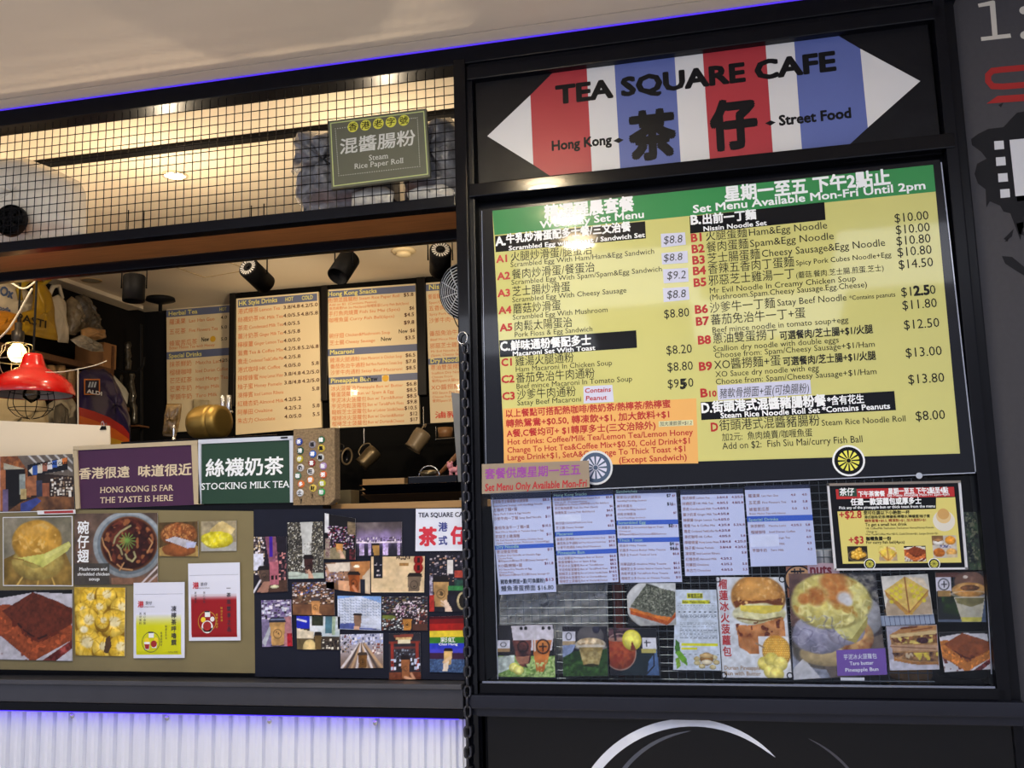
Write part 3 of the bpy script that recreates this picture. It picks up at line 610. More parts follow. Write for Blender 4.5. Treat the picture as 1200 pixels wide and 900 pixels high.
L = [  # text, x, baseline y, x1, em, ink, bold
 ('精選醒晨套餐', 638, 256.5, 744, 19, 'W', .03), ('Weekday Set Menu', 633, 267.5, 756, 12, 'W', .02),
 ('星期一至五 下午2點止', 849, 235, 1046, 19, 'W', .03), ('Set Menu Available Mon-Fri Until 2pm', 812, 249.5, 1088, 12.5, 'W', .02),
 ('A.', 581, 288, 593, 15, 'W', .03), ('牛乳炒滑蛋配多士餐/三文治餐', 593, 284.5, 740, 12.5, 'W', .03), ('Scrambled Egg with Toast / Sandwich Set', 596, 293.5, 756.5, 7.6, 'W', .02),
 ('A1', 582, 307.8, 596.5, 12, 'R', .03), ('火腿炒滑蛋/腿蛋治', 598, 306, 695, 13, 'K', 0), ('Scrambled Egg With Ham/Ham&Egg Sandwich', 598, 313.2, 768, 8.6, 'K', 0),
 ('A2', 583, 328, 598, 12, 'R', .03), ('餐肉炒滑蛋/餐蛋治', 599.5, 326.4, 698, 13, 'K', 0), ('Scrambled Egg With Spam/Spam&Egg Sandwich', 599, 333.9, 777, 8.6, 'K', 0),
 ('A3', 583.5, 348, 598.5, 12, 'R', .03), ('芝士腸炒滑蛋', 600, 346.5, 669, 13, 'K', 0), ('Scrambled Egg With Cheesy Sausage', 600, 354.4, 735, 8.6, 'K', 0),
 ('A4', 584.5, 368, 599.5, 12, 'R', .03), ('蘑菇炒滑蛋', 601, 367, 658, 13, 'K', 0), ('Scrambled Egg With Mushroom', 600.7, 374.8, 713, 8.6, 'K', 0),
 ('A5', 586, 388.3, 601, 12, 'R', .03), ('肉鬆太陽蛋治', 602.2, 387.5, 671.5, 13, 'K', 0), ('Pork Floss & Egg Sandwich', 602.7, 395.3, 695, 8.6, 'K', 0),
 ('C.', 586, 411.2, 598, 15, 'W', .03), ('鮮味通粉餐配多士', 598.5, 410, 693.3, 12.5, 'W', .03), ('Macaroni Set With Toast', 600.4, 417.3, 697.8, 7.6, 'W', .02),
 ('C1', 587.3, 429, 602, 12, 'R', .03), ('雞湯火腿通粉', 603.6, 428.4, 673, 13, 'K', 0), ('Ham Macaroni In Chicken Soup', 603.9, 436, 718, 8.6, 'K', 0),
 ('C2', 587.5, 448.8, 603, 12, 'R', .03), ('番茄免治牛肉通粉', 604.3, 448, 697.7, 13, 'K', 0), ('Beef mince Macaroni In Tomato Soup', 604.8, 455.8, 741.6, 8.6, 'K', 0),
 ('C3', 588.5, 468.7, 604, 12, 'R', .03), ('沙爹牛肉通粉', 605.5, 467.5, 675.5, 13, 'K', 0), ('Satay Beef Macaroni', 606, 475.2, 681.8, 8.6, 'K', 0),
 ('$8.80', 777.8, 373, 808.4, 14, 'K', 0), ('$8.20', 780.5, 415.5, 811.6, 14, 'K', 0), ('$8.80', 781.7, 435.3, 812.7, 14, 'K', 0), ('$9.50', 782, 455, 813.4, 14, 'K', 0), ('5', 797, 455.5, 804.5, 15, 'K', .04),
 ('以上餐點可搭配熱咖啡/熱奶茶/熱檸茶/熱檸蜜', 592, 488.6, 786.8, 9.8, 'R', .02), ('轉熱鴛鴦+$0.50, 轉凍飲+$1, 加大飲料+$1', 592.7, 500.2, 787, 9.8, 'R', .02),
 ('A餐,C餐均可+ $1轉厚多士(三文治除外)', 594, 511.8, 769.3, 9.8, 'R', .02), ('Hot drinks: Coffee/Milk Tea/Lemon Tea/Lemon Honey', 594.3, 521.3, 812.7, 9.2, 'R', .012),
 ('Change To Hot Tea&Coffee Mix+$0.50, Cold Drink+$1', 594.3, 530.8, 810.9, 9.2, 'R', .012), ('Large Drink+$1, SetA&C Change To Thick Toast +$1', 594.3, 539.6, 805.7, 9.2, 'R', .012), ('(Except Sandwich)', 725, 542.6, 805.7, 9.2, 'R', .012),
 ('B.', 809, 263.2, 822, 15, 'W', .03), ('出前一丁麵', 822.7, 262, 887, 12.5, 'W', .03), ('Nissin Noodle Set', 824, 271, 899, 7.6, 'W', .02),
 ('B1', 809.3, 283.5, 825, 13, 'R', .03), ('火腿蛋麵', 826.8, 281.6, 876.4, 13, 'K', 0), ('Ham&Egg Noodle', 877, 276.6, 970.6, 11.5, 'K', 0),
 ('B2', 810.2, 296.6, 826, 13, 'R', .03), ('餐肉蛋麵', 827.7, 294.8, 878, 13, 'K', 0), ('Spam&Egg Noodle', 878.7, 289.5, 978.5, 11.5, 'K', 0),
 ('B3', 811, 309.8, 827, 13, 'R', .03), ('芝士腸蛋麵', 828.6, 308, 891.9, 13, 'K', 0), ('Cheesy Sausage&Egg Noodle', 892.5, 301.4, 1039, 11.5, 'K', 0),
 ('B4', 811.7, 322.3, 827.5, 13, 'R', .03), ('香辣五香肉丁蛋麵', 829.5, 320.5, 932, 13, 'K', 0), ('Spicy Pork Cubes Noodle+Egg', 932.7, 311, 1045.6, 8, 'K', 0),
 ('B5', 812.5, 336, 828.5, 13, 'R', .03), ('邪惡芝士雞湯一丁', 830, 334, 932.7, 13, 'K', 0), ('(蘑菇.餐肉.芝士腸.煎蛋.芝士)', 932.7, 325.8, 1037, 8, 'K', 0),
 ('Mr Evil Noodle In Creamy Chicken Soup', 831.2, 343.9, 1004.7, 9, 'K', 0), ('(Mushroom.Spam.Cheesy Sausage.Egg.Cheese)', 831.2, 351.8, 1018, 9, 'K', 0),
 ('B6', 814, 367.5, 830, 13, 'R', .03), ('沙爹牛一丁麵', 831.5, 366, 909.4, 13, 'K', 0), ('Satay Beef Noodle', 910.8, 358.6, 993, 10.5, 'K', 0), ('*Contains peanuts', 995.4, 351.8, 1050, 7, 'K', 0),
 ('B7', 815.2, 381.5, 831, 13, 'R', .03), ('蕃茄免治牛一丁+蛋', 832.7, 380, 945.2, 13, 'K', 0), ('Beef mince noodle in tomato soup+egg', 834.4, 390, 995.4, 9, 'K', 0),
 ('B8', 817.5, 403.5, 833.5, 13, 'R', .03), ('蔥油雙蛋撈丁', 835, 402, 912.3, 13, 'K', 0), ('可選餐肉/芝士腸+$1/火腿', 913.7, 397.6, 1024, 10.5, 'K', .02), ('Scallion dry noodle with double eggs', 835.6, 412, 984.3, 9, 'K', 0), ('Choose from: Spam/Cheesy Sausage+$1/Ham', 837.3, 419.6, 1027, 9, 'K', 0),
 ('B9', 818.7, 434.3, 835, 13, 'R', .03), ('XO醬撈麵+蛋', 837, 432.5, 916, 13, 'K', 0), ('可選餐肉/芝士腸+$1/火腿', 917.5, 428, 1027.5, 10.5, 'K', .02), ('XO Sauce dry noodle with egg', 838.5, 442, 960.4, 9, 'K', 0), ('Choose from: Spam/Cheesy Sausage+$1/Ham', 838.5, 450.6, 1029, 9, 'K', 0),
 ('B', 820.4, 465.4, 829.5, 13, 'R', .03), ('10', 829.5, 465, 840, 9, 'R', .03),
 ('D.', 821.6, 483.7, 835, 15, 'W', .03), ('街頭港式混醬豬腸粉餐', 835, 482.3, 969, 13.5, 'W', .03), ('*含有花生', 969.8, 474, 1013.5, 10.5, 'W', .02), ('Steam Rice Noodle Roll Set *Contains Peanuts', 844.3, 490.2, 1044.4, 8.4, 'W', .02),
 ('D', 832.7, 505.4, 842, 13, 'R', .03), ('街頭港式混醬豬腸粉', 843, 504, 961.9, 13.5, 'K', 0), ('Steam Rice Noodle Roll', 962.7, 499, 1062.5, 9, 'K', 0), ('加2元:  魚肉燒賣/咖喱魚蛋', 846, 516.2, 953, 9.5, 'K', 0), ('Add on $2:  Fish Siu Mai/curry Fish Ball', 846.7, 526.6, 1012.3, 10.5, 'K', 0),
 ('$10.00', 1048, 260.9, 1089.3, 14, 'K', 0), ('$10.00', 1049.4, 274.6, 1090.8, 14, 'K', 0), ('$10.80', 1050.2, 287.7, 1091.7, 14, 'K', 0), ('$10.80', 1051.4, 300.8, 1093, 14, 'K', 0), ('$14.50', 1052.9, 315.4, 1094.6, 14, 'K', 0),
 ('$12.50', 1055.8, 347.5, 1097.5, 14, 'K', 0), ('2.5', 1071, 346.3, 1090.5, 14.5, 'K', .035), ('$11.80', 1057.2, 363, 1099, 14, 'K', 0), ('$12.50', 1059, 386, 1101.9, 14, 'K', 0), ('$13.00', 1061, 418.8, 1104.8, 14, 'K', 0), ('$13.80', 1064, 450, 1107.7, 14, 'K', 0), ('$8.00', 1072.7, 492.9, 1108.6, 14, 'K', 0)]
INKS = {'W': WINK, 'K': M((30, 30, 28), .4, var=0, name='grey_black_ink'), 'R': RED}
for s, x, y, x1, em, c, bo in L: mb.t(s, x, y, x1, em, INKS[c], bo, d=.0012)
# wheel emblems
def wheel(s, x, y, r, rim, face, spoke, half=False, nm='wheel_emblem'):
    a1 = math.pi if half else 2*math.pi
    s.disc(x, y, r, rim, .0013, True, 30, nm, 0, a1); s.disc(x, y, r*.88, spoke, .0015, True, 30, nm, 0, a1); s.disc(x, y, r*.66, face, .0017, True, 30, nm, 0, a1)
    for k in range(12 if not half else 7):
        a = (2*math.pi*k/12) if not half else math.pi*k/6
        c = s.P(x, y, .0019); R = r*.66*s.mpp; e = s.ex*math.cos(a)+s.ez*math.sin(a); f = -s.ex*math.sin(a)+s.ez*math.cos(a)
        bb = s.blk[nm]
        if spoke not in bb.mats: bb.mats.append(spoke)
        bb.cur = bb.mats.index(spoke); bb.add([c+e*R*.25-f*R*.05, c+e*R-f*R*.09, c+e*R+f*R*.09, c+e*R*.25+f*R*.05], [(0, 1, 2, 3)])
    s.disc(x, y, r*.14, spoke, .0021, True, 12, nm, 0, a1)
wheel(mb, 994.5, 539.8, 16.3, WINK, M((224, 222, 90), .4, var=0, name='lemon_ink'), BKB)
wheel(mb, 698, 548, 19, M((200, 205, 215), .4, var=0, name='pale_ink'), STK, M((60, 80, 110), .4, var=0, name='slate_ink'), nm='pale_wheel')
# small white border line of the acrylic
mb.done()
# paper price stickers (each a thing on the board)
def sticker(q, label, lines, name='price_sticker', cat='sticker', mat=STK, Y=-.0215, group=None, ink=HND, **k):
    s = Sheet(name, label, cat, q, Y, mat, .0004, group)
    for (tx, x, y, x1, em) in lines: s.t(tx, x, y, x1, em, ink, k.get('bold', .0), d=.0006, shear=.12)
    return s.done()
sticker([(774.4, 274), (802.7, 272.2), (803.8, 286.7), (775, 290)], 'white price sticker reading $8.8, topmost beside item A1', [('$8.8', 777, 286, 800, 13)], group='price stickers')
sticker([(775, 296.7), (805.6, 293.8), (806.2, 307.8), (776, 310)], 'white price sticker reading $8.8, second from the top', [('$8.8', 777, 306.5, 800, 12)], group='price stickers')
sticker([(776.7, 315.6), (806.2, 313.8), (807, 330), (777.8, 332)], 'white price sticker reading $9.2 beside item A2', [('$9.2', 781, 327.5, 804, 13)], group='price stickers')
sticker([(776.7, 337.8), (807, 336), (808, 351), (777.8, 354)], 'white price sticker reading $8.8, lowest beside item A3', [('$8.8', 781, 350, 804, 13)], group='price stickers')
sticker([(683.7, 452.8), (717.5, 451), (719.4, 470.8), (684, 472.7)], 'white sticker with red handwriting Contains Peanut beside item C3', [('Contains', 685, 460.5, 716, 7.5), ('Peanut', 686, 469.5, 711, 7.5)], 'note_sticker', ink=RED, bold=.015)
sticker([(771.9, 493.7), (812, 491.8), (812.5, 498.4), (771.9, 500.2)], 'small pale green sticker on the orange drinks block', [('加大凍飲茶+$1.2', 773, 499, 811, 5.4)], 'note_sticker', mat=M((205, 206, 165), .4, name='cream_sticker'))
sticker([(840.3, 451.5), (949.6, 444.8), (950.8, 461.7), (841.4, 469)], 'long white handwritten sticker beside item B10', [('豬軟骨撈面+蛋(可換腸粉)', 843, 466, 949, 12)], 'note_sticker')
# thick clear acrylic edge strips and clips
AC = M((150, 158, 178), .12, 0, .1, 6, 0, 1, 'acrylic_edge')
m = MB()
def strip(m, a, b_, w_, Y0, Y1):
    A = at(*a, Y0); B = at(*b_, Y0); d = B-A; d /= np.linalg.norm(d); n_ = np.array([-d[2], 0, d[0]])*w_/2
    m.hexa([A-n_, B-n_, B-n_+[0, Y1-Y0, 0], A-n_+[0, Y1-Y0, 0], A+n_, B+n_, B+n_+[0, Y1-Y0, 0], A+n_+[0, Y1-Y0, 0]])
strip(m, (568.5, 578.5), (1143, 554), .003, -.024, -.003); strip(m, (1103, 190), (1143.5, 553), .003, -.024, -.003)
strip(m, (564.5, 247), (570, 576), .0015, -.024, -.003)
ae = m.build('edge_strip', AC, mb.o); ae['label'] = 'shiny clear acrylic edge'
m = MB(); p = at(1077, 557.5, -.03); m.lathe([(.001, -.004), (.009, -.003), (.009, .003)], p, (0, 1, 0), 12); m.build('clip_stud', M((170, 178, 195), .15, 0, .02, 5, 0, .8, 'clear_plastic'), mb.o)
# handwritten placard at lower left of the board
hp = Sheet('handwritten_placard', 'brown cardboard strip with purple and red handwriting under the menu board', 'placard', [(564.7, 543.9), (690, 539.7), (691, 571), (564.7, 578.8)], -.052, M((140, 126, 110), .6, 0, .05, 20, .05, .25, 'cardboard'), .003)
PUR = M((140, 60, 150), .4, var=0, name='purple_pen')
hp.t('套餐供應星期一至五', 568, 560.5, 681, 13, PUR, .02, d=.0006, shear=.05).t('Set Menu Only Available Mon-Fri', 568, 575.5, 688, 11.5, M((165, 30, 40), .4, var=0, name='red_pen'), .02, d=.0006, shear=.1).done()
# ------------------------------------------------------------------ mural on the grey wall
mu = Sheet('mural_print', 'black and white film strip mural with red lettering on the grey wall', 'mural', [(1122, 0), (1215, -12), (1240, 560), (1150, 560)], .0195, GREYW, .0004)
BL = M((24, 24, 28), .5, 0, .05, 10, name='mural_black'); WW = M((196, 198, 204), .5, 0, .02, 10, name='mural_white'); RD = M((150, 26, 24), .5, 0, .03, 10, name='mural_red')
WW2 = M((190, 186, 176), .5, 0, .02, 10, name='mural_cream')
mu.panel([(1138, 163), (1146, 157), (1158, 151), (1176, 149), (1184, 140), (1192, 132), (1215, 128), (1215, 300), (1206, 262), (1198, 268), (1196, 282), (1184, 250), (1176, 248), (1172, 241), (1160, 236), (1156, 243), (1155, 222), (1146, 215), (1142, 204), (1145, 192), (1156, 186), (1150, 178), (1139, 170)], BL, name='ink_blot')
mu.panel([(1188, 196), (1215, 190), (1218, 233), (1192, 236)], BL, name='ink_blot')
for (x, y) in ((1165, 165.5), (1167, 184.5), (1169.5, 203.5), (1172, 222)): mu.panel([(x, y), (x+11, y-.8), (x+11.8, y+9), (x+.6, y+10)], WW, d=.0008, name='film_perforation')
mu.panel([(1183, 164), (1215, 161), (1220, 227), (1190, 230)], WW, d=.0008, name='film_frame')
mu.panel([(1146, 4.5), (1164, .5), (1166, 1.5), (1169, 41), (1184, 39.3), (1185, 44), (1150, 48), (1149.5, 43.5), (1163, 42), (1160, 6.5), (1147, 8.5)], WW2, name='white_numeral')
mu.disc(1200, 12, 4.5, WW2, px=True, name='white_dots'); mu.disc(1201, 41, 4.5, WW2, px=True, name='white_dots')
def ribbon(s, pts, wd, mat, d=.0006, name='printed_panel'):
    n = len(pts); closed = pts[0] == pts[-1]; Lf = []; Rt = []
    for i, p in enumerate(pts):
        a = pts[i-1] if i > 0 else (pts[-2] if closed else None); b_ = pts[i+1] if i < n-1 else (pts[1] if closed else None)
        a = a or p; b_ = b_ or p
        d1 = np.array(p, float)-a if a != p else np.array(b_, float)-p; d2 = np.array(b_, float)-p if b_ != p else d1
        d1 /= np.linalg.norm(d1); d2 /= np.linalg.norm(d2); n1 = np.array([-d1[1], d1[0]]); n2 = np.array([-d2[1], d2[0]]); m_ = n1+n2; m_ /= np.linalg.norm(m_); k = wd/2/max(.4, m_@n1)
        Lf.append(np.array(p)+m_*k); Rt.append(np.array(p)-m_*k)
    for i in range(n-1): s.panel([Lf[i], Lf[i+1], Rt[i+1], Rt[i]], mat, d=d, name=name)
ribbon(mu, [(1215, 78), (1175, 81.5), (1163, 83), (1158, 88), (1158, 95), (1163, 101), (1175, 101.5), (1220, 98)], 7, RD, .001, 'red_letter')
mu.panel([(1156, 121.5), (1169, 112.5), (1220, 109), (1220, 117)], RD, d=.001, name='red_letter_foot')
for q in ([(1176, 280), (1188, 268), (1186, 277), (1180, 282)], [(1191, 262), (1199, 260), (1200, 276), (1194, 274)], [(1174, 300), (1186, 301), (1203, 315), (1212, 330), (1192, 318), (1178, 309)], [(1170, 123), (1176, 120), (1173, 126)], [(1177, 283), (1182, 279), (1181, 283)]): mu.panel(q, BL, name='ink_splashes')
mu.done()
# ------------------------------------------------------------------ rice paper roll sign
SG = M((84, 86, 72), .55, 0, .05, 10, .03, 0, 'sign_green_grey')
rs_ = Sheet('rice_roll_sign', 'olive green sign for steam rice paper roll hanging on the wire mesh', 'sign', [(384.5, 142), (499, 127), (504, 207), (388.5, 221.5)], -.032, SG, .015)
LG = M((170, 182, 120), .5, var=0, name='pale_green_line'); WG = M((190, 192, 188), .5, var=0, name='off_white_ink')
def frame_line(s, q, wd, mat, rnd=0):
    ribbon(s, [q[0], q[1], q[2], q[3], q[0]], wd, mat, .0008, 'border_line')
frame_line(rs_, [(387.5, 144.5), (496.5, 130.5), (501, 204), (391, 218)], 1.2, LG)
def dots(s, a, b_, n, r, mat):
    for k in range(n+1): s.disc(a[0]+(b_[0]-a[0])*k/n, a[1]+(b_[1]-a[1])*k/n, r, mat, .0008, True, 6, 'dotted_line')
dots(rs_, (393, 151), (407, 149), 5, .6, WG); dots(rs_, (480, 139), (489, 138), 4, .6, WG); dots(rs_, (393, 151), (397, 206), 22, .6, WG); dots(rs_, (397, 206), (492, 195), 34, .6, WG); dots(rs_, (489, 138), (492, 195), 22, .6, WG)
GY = M((196, 196, 70), .5, var=0, name='yellow_green_disc')
for k, ch in enumerate('香港老字號'):
    x, y = 413.5+14.9*k, 148.6-1.9*k; rs_.disc(x, y, 7, GY, .0008, True, 20, 'round_badge'); rs_.t(ch, x-5.2, y+4.1, x+5.2, 10.4, INK, .01)
rs_.t('混醬腸粉', 397.5, 179.5, 487, 21.5, WG, .012, shear=.05).t('Steam', 432, 188.2, 455, 10, WG, 0, serif=True).t('Rice Paper Roll', 415, 198, 473, 9.6, WG, 0, serif=True)
rs_.done()
# ------------------------------------------------------------------ chain
ch = thing('steel_chain', 'steel link chain hanging down the left side of the pillar', 'chain', at(547, 400, -.055))
def link(c, ang, L_=.040, W_=.026, r=.0042):
    pts = []
    for k in range(16):
        a = 2*math.pi*k/16; x = math.cos(a)*(W_/2-r); z = math.sin(a)*(W_/2-r)+(1 if math.sin(a) > 0 else -1)*(L_/2-W_/2)
        pts.append((x, z))
    ca, sa = math.cos(ang), math.sin(ang)
    return [(c[0]+x*ca, c[1]+x*sa, c[2]+z) for x, z in pts]
CH = M((70, 70, 76), .28, .9, .2, 60, .2, 0, 'galvanised_chain')
top = at(545, 408, -.055); bot = at(548.5, 930, -.055)
protos = [MB().tube(link(top, a), .0042, 6, closed=True).build('chain_link', CH, ch, True) for a in (.35,)]
pr = protos[0]; N = int((top[2]-bot[2])/.0295)
pr2 = None
for k in range(1, N):
    z = top[2]-.0295*k; x = top[0]+(bot[0]-top[0])*k/N
    if k % 2 and pr2 is None:
        pr2 = MB().tube(link((x, -.055, z), .35+1.35), .0042, 6, closed=True).build('chain_link', CH, ch, True); base2 = pr2.location.copy(); off2 = (x, z); continue
    src = pr2 if k % 2 else pr
    o = bpy.data.objects.new('chain_link', src.data); COL.objects.link(o); o.parent = ch
    if k % 2: o.location = base2+Vector((x-off2[0], 0, z-off2[1]))
    else: o.location = pr.location+Vector((x-top[0], 0, z-top[2]))
MB().tube([np.array(at(542, 396, -.055))+[.016*math.cos(a), 0, .02*math.sin(a)] for a in np.linspace(0, 2*math.pi, 17)[:-1]], .002, 6, closed=True).build('hook_ring', STEEL, ch, True)
# ------------------------------------------------------------------ left display front
PAP = M((118, 108, 78), .75, 0, .10, 5, .12, 0, 'brown_kraft_paper')
kp = Sheet('kraft_paper', 'olive brown kraft paper backing behind the food posters on the counter front', 'paper', [(-160, 594), (297, 599), (299, 789), (-160, 782)], -.004, PAP, .003)
NAVY = M((24, 27, 42), .6, 0, .08, 14, .05, 0, 'navy_board')
nb = Sheet('photo_board', 'dark navy board covered with city snapshots left of the pillar', 'board', [(297, 597), (548, 595), (552, 797), (299, 793)], -.006, NAVY, .006)
WPAP = M((214, 216, 222), .4, 0, .01, 5, name='white_paper')
def photo(name, label, cat, q, fn, Y=-.010, border=0, group=None, seed=1, res=1.15, gain=1.0, t=.0012):
    s = Sheet(name, label, cat, q, Y, WPAP, t, group)
    b = border; s.pic(fn, uv=(b, b, 1-b, 1-b), res=res, seed=seed, gain=gain); return s
# --- painters
def p_bun(c):
    c.fill((112, 108, 92), .2, 4, (134, 128, 116)); c.poly([(0, .62), (.25, .5), (.9, .5), (1, .75), (1, 1), (0, 1)], (132, 106, 52), .25, 6, (104, 84, 36))
    c.line([(.2, 1), (.3, .85)], .012, (190, 160, 90)); c.line([(.5, 1), (.52, .88)], .012, (180, 150, 80)); c.line([(.75, 1), (.7, .86)], .01, (180, 150, 80))
    c.ell(.5, .66, .38, .27, (166, 148, 80), wob=.05, n=.12, c2=(148, 126, 62)); c.poly([(.28, .62), (.62, .66), (.62, .72), (.45, .76), (.3, .7)], (150, 138, 72))
    c.ell(.49, .36, .37, .32, (160, 120, 42), wob=.06, n=.16, sc=9, c2=(190, 146, 62)); c.speck(c.ellm(.5, .3, .28, .22), 16, .62, (204, 166, 92)); c.ridge(c.ellm(.49, .36, .36, .3), 5, .05, (206, 168, 96), .6); c.ell(.42, .2, .14, .06, (196, 152, 70), soft=1.2)
    c.poly([(.22, .6), (.6, .54), (.96, .36), (.99, .42), (.94, .5), (.58, .74), (.5, .7)], (176, 178, 92), .08, 5, (190, 190, 108)); c.poly([(.6, .56), (.96, .38), (.98, .42), (.62, .62)], (196, 196, 120))
    c.line([(.12, .6), (.3, .63)], .006, (120, 90, 40))
def p_soup(c):
    c.fill((76, 62, 56), .25, 6, (104, 84, 74)); c.rc(.45, .9, 1, 1, (112, 82, 66), .2); c.ell(.12, .5, .1, .12, (100, 74, 64), soft=.4)
    c.ell(.65, .44, .42, .47, (150, 160, 170), soft=.03); c.ell(.655, .44, .375, .42, (120, 134, 148), soft=.03, n=.05); c.ell(.66, .43, .34, .385, (104, 62, 36), soft=.05); c.ell(.66, .43, .32, .36, (64, 26, 20), n=.5, sc=14, c2=(36, 14, 14))
    c.speck(c.ellm(.66, .42, .3, .34), 12, .58, (96, 44, 32)); c.speck(c.ellm(.66, .42, .3, .34), 16, .66, (140, 86, 52))
    for p in ([(.34, .35), (.36, .45), (.42, .55), (.45, .66)], [(.52, .72), (.58, .78), (.7, .8)], [(.9, .36), (.94, .42), (.88, .55)], [(.55, .8), (.6, .7)]): c.line(p, .008, (176, 134, 92))
    for p in ([(.68, .18), (.56, .26), (.5, .34), (.48, .42)], [(.52, .45), (.56, .5), (.58, .58)], [(.72, .55), (.74, .62), (.7, .68), (.64, .64), (.62, .58)]): c.line(p, .011, (150, 146, 108))
    for k in range(14):
        a = k*.45; c.line([(.64, .38), (.64+.1*math.cos(a), .4+.12*math.sin(a))], .005, (104, 146, 70))
    c.line([(.8, 1), (1, .76)], .010, (188, 180, 186)); c.line([(.87, 1), (1, .86)], .010, (172, 160, 164))
    c.rc(0, .7, .43, 1, (58, 56, 54), a=.85)
def p_toast(c, crumb=(138, 66, 36), crust=(92, 40, 26), plate=(172, 172, 186)):
    c.fill((16, 16, 20)); c.poly([(0, .12), (.5, .03), (1, .06), (1, 1), (0, 1)], plate, .06); c.poly([(0, .6), (.3, .9), (.5, 1), (0, 1)], plate, .05); c.speck(c.polym([(0, .62), (.4, .95), (.4, 1), (0, 1)]), 14, .56, (104, 54, 50))
    c.poly([(0, .22), (.1, .2), (.95, .3), (1, .55), (1, .7), (.52, .99), (.44, 1), (0, .62)], crumb, .12, 26, tuple(v*.86 for v in crumb)); c.speck(c.polym([(0, .35), (.5, .7), (1, .5), (1, .7), (.5, .98), (0, .6)]), 18, .62, tuple(min(255, v*1.25) for v in crumb))
    c.poly([(.48, .03), (.62, .08), (1, .26), (1, .48), (.56, .74), (.46, .7), (.06, .3)], crust, .2, 30, tuple(v*.86 for v in crust), wob=.02)
    c.ridge(c.polym([(0, .24), (.06, .3), (.46, .7), (.56, .74), (1, .48), (1, .7), (.52, .99), (.44, 1), (0, .62)]), 14, .03, tuple(v*.6 for v in crumb), .7)
    c.line([(.28, .48), (.36, .58), (.48, .66), (.56, .69), (.66, .64)], .010, (40, 16, 14)); c.speck(c.polym([(.2, .42), (.5, .64), (.8, .52), (.85, .6), (.52, .78), (.2, .52)]), 20, .55, (88, 34, 20))
    c.poly([(.6, 1), (1, .7), (1, .82), (.78, 1)], (130, 60, 56), .5, 14, (70, 20, 20))
def p_wonton(c):
    c.fill((176, 142, 26), .3, 6, (206, 176, 70))
    for x, y, r in ((.3, .16, .18), (.62, .12, .2), (.92, .3, .2), (.15, .35, .15), (.48, .3, .16), (.26, .5, .24), (.78, .52, .26), (.55, .5, .14), (.22, .82, .28), (.55, .88, .2), (.9, .88, .22)):
        c.ell(x, y+.03, r*1.1, r*.95, (140, 104, 18), wob=.2); c.ell(x, y, r, r*.8, (206, 170, 44), wob=.25, n=.15, sc=8, c2=(222, 192, 84)); c.ell(x+.02, y-.02, r*.45, r*.32, (216, 204, 160), wob=.4, soft=.4)
        for k in range(5): a = k*1.3+x*9; c.line([(x+r*.3*math.cos(a), y+r*.3*math.sin(a)), (x+r*.9*math.cos(a), y+r*.8*math.sin(a))], .006, (168, 130, 30))
    c.ridge(np.ones((c.ny, c.nx)), 6, .04, (150, 112, 24), .5)
    c.poly([(.62, .75), (.7, .7), (.74, .85), (.66, .97), (.58, .95)], (74, 54, 36)); c.ell(.18, .62, .08, .05, (226, 220, 190), soft=.5)
def p_floss(c):
    c.fill((80, 62, 36), .3); c.poly([(0, .75), (.5, .55), (1, .7), (1, 1), (0, 1)], (156, 130, 76), .1); c.ell(.5, .36, .48, .34, (146, 92, 50), wob=.2, n=.35, sc=14, c2=(112, 62, 32)); c.speck(c.ellm(.5, .3, .42, .25), 18, .6, (178, 124, 74))
    c.ridge(c.ellm(.5, .36, .46, .3), 12, .05, (92, 50, 26), .8)
    c.ell(.5, .8, .44, .2, (132, 76, 40), n=.2, wob=.2); c.poly([(.14, .52), (.4, .42), (.95, .6), (.92, .72), (.72, .76), (.4, .62)], (176, 176, 190), .12); c.poly([(.68, .58), (.95, .6), (.9, .74), (.72, .76)], (170, 178, 214))
def p_eggtoast(c):
    c.fill((150, 140, 116), .2); c.rc(0, .7, 1, 1, (160, 160, 160)); c.poly([(.25, .3), (.5, .05), (.62, .0), (.98, .28), (.85, .46), (.3, .4)], (206, 190, 140), .08, 6, (190, 166, 108)); c.ell(.45, .62, .46, .28, (190, 178, 18), wob=.25, n=.14, sc=9, c2=(206, 198, 60)); c.speck(c.ellm(.45, .62, .42, .24), 12, .6, (214, 208, 90))
# --- food posters on kraft paper
s = photo('bun_poster', 'square photo poster of a pineapple bun with a butter slab', 'poster', [(3.2, 606), (85, 604.6), (85.5, 687), (3.6, 686.6)], p_bun, border=.012)
s = photo('soup_poster', 'photo poster of mushroom and shredded chicken soup with white characters', 'poster', [(87.2, 602), (184.7, 601), (185, 684.4), (87, 685.5)], p_soup)
for k, ch_ in enumerate('碗仔翅'): s.tu(ch_, .035, .27+.20*k, em=.195, mat=WINK, bold=.02)
s.tu('Mushroom and', .06, .80, .40, .065, WINK, .008).tu('shredded chicken', .04, .87, .43, .065, WINK, .008).tu('soup', .18, .94, .31, .065, WINK, .008)
photo('toast_poster', 'photo poster of thick cocoa-dusted French toast on a white plate, under the bun poster', 'poster', [(-3, 692), (85, 691), (84.9, 775), (-3, 773)], p_toast, border=.0)
photo('wonton_poster', 'photo poster of yellow wontons on kraft paper', 'poster', [(87.2, 688), (147, 688.7), (146, 769), (88.7, 768)], p_wonton)
photo('floss_bun_photo', 'small photo of a pork floss bun beside the soup poster', 'photo', [(186.3, 612.5), (232, 611), (232.5, 652.5), (187, 652)], p_floss)
photo('egg_toast_photo', 'small photo of scrambled egg with toast on a white plate', 'photo', [(235.8, 611), (277, 610), (277, 645.5), (235.8, 646)], p_eggtoast)
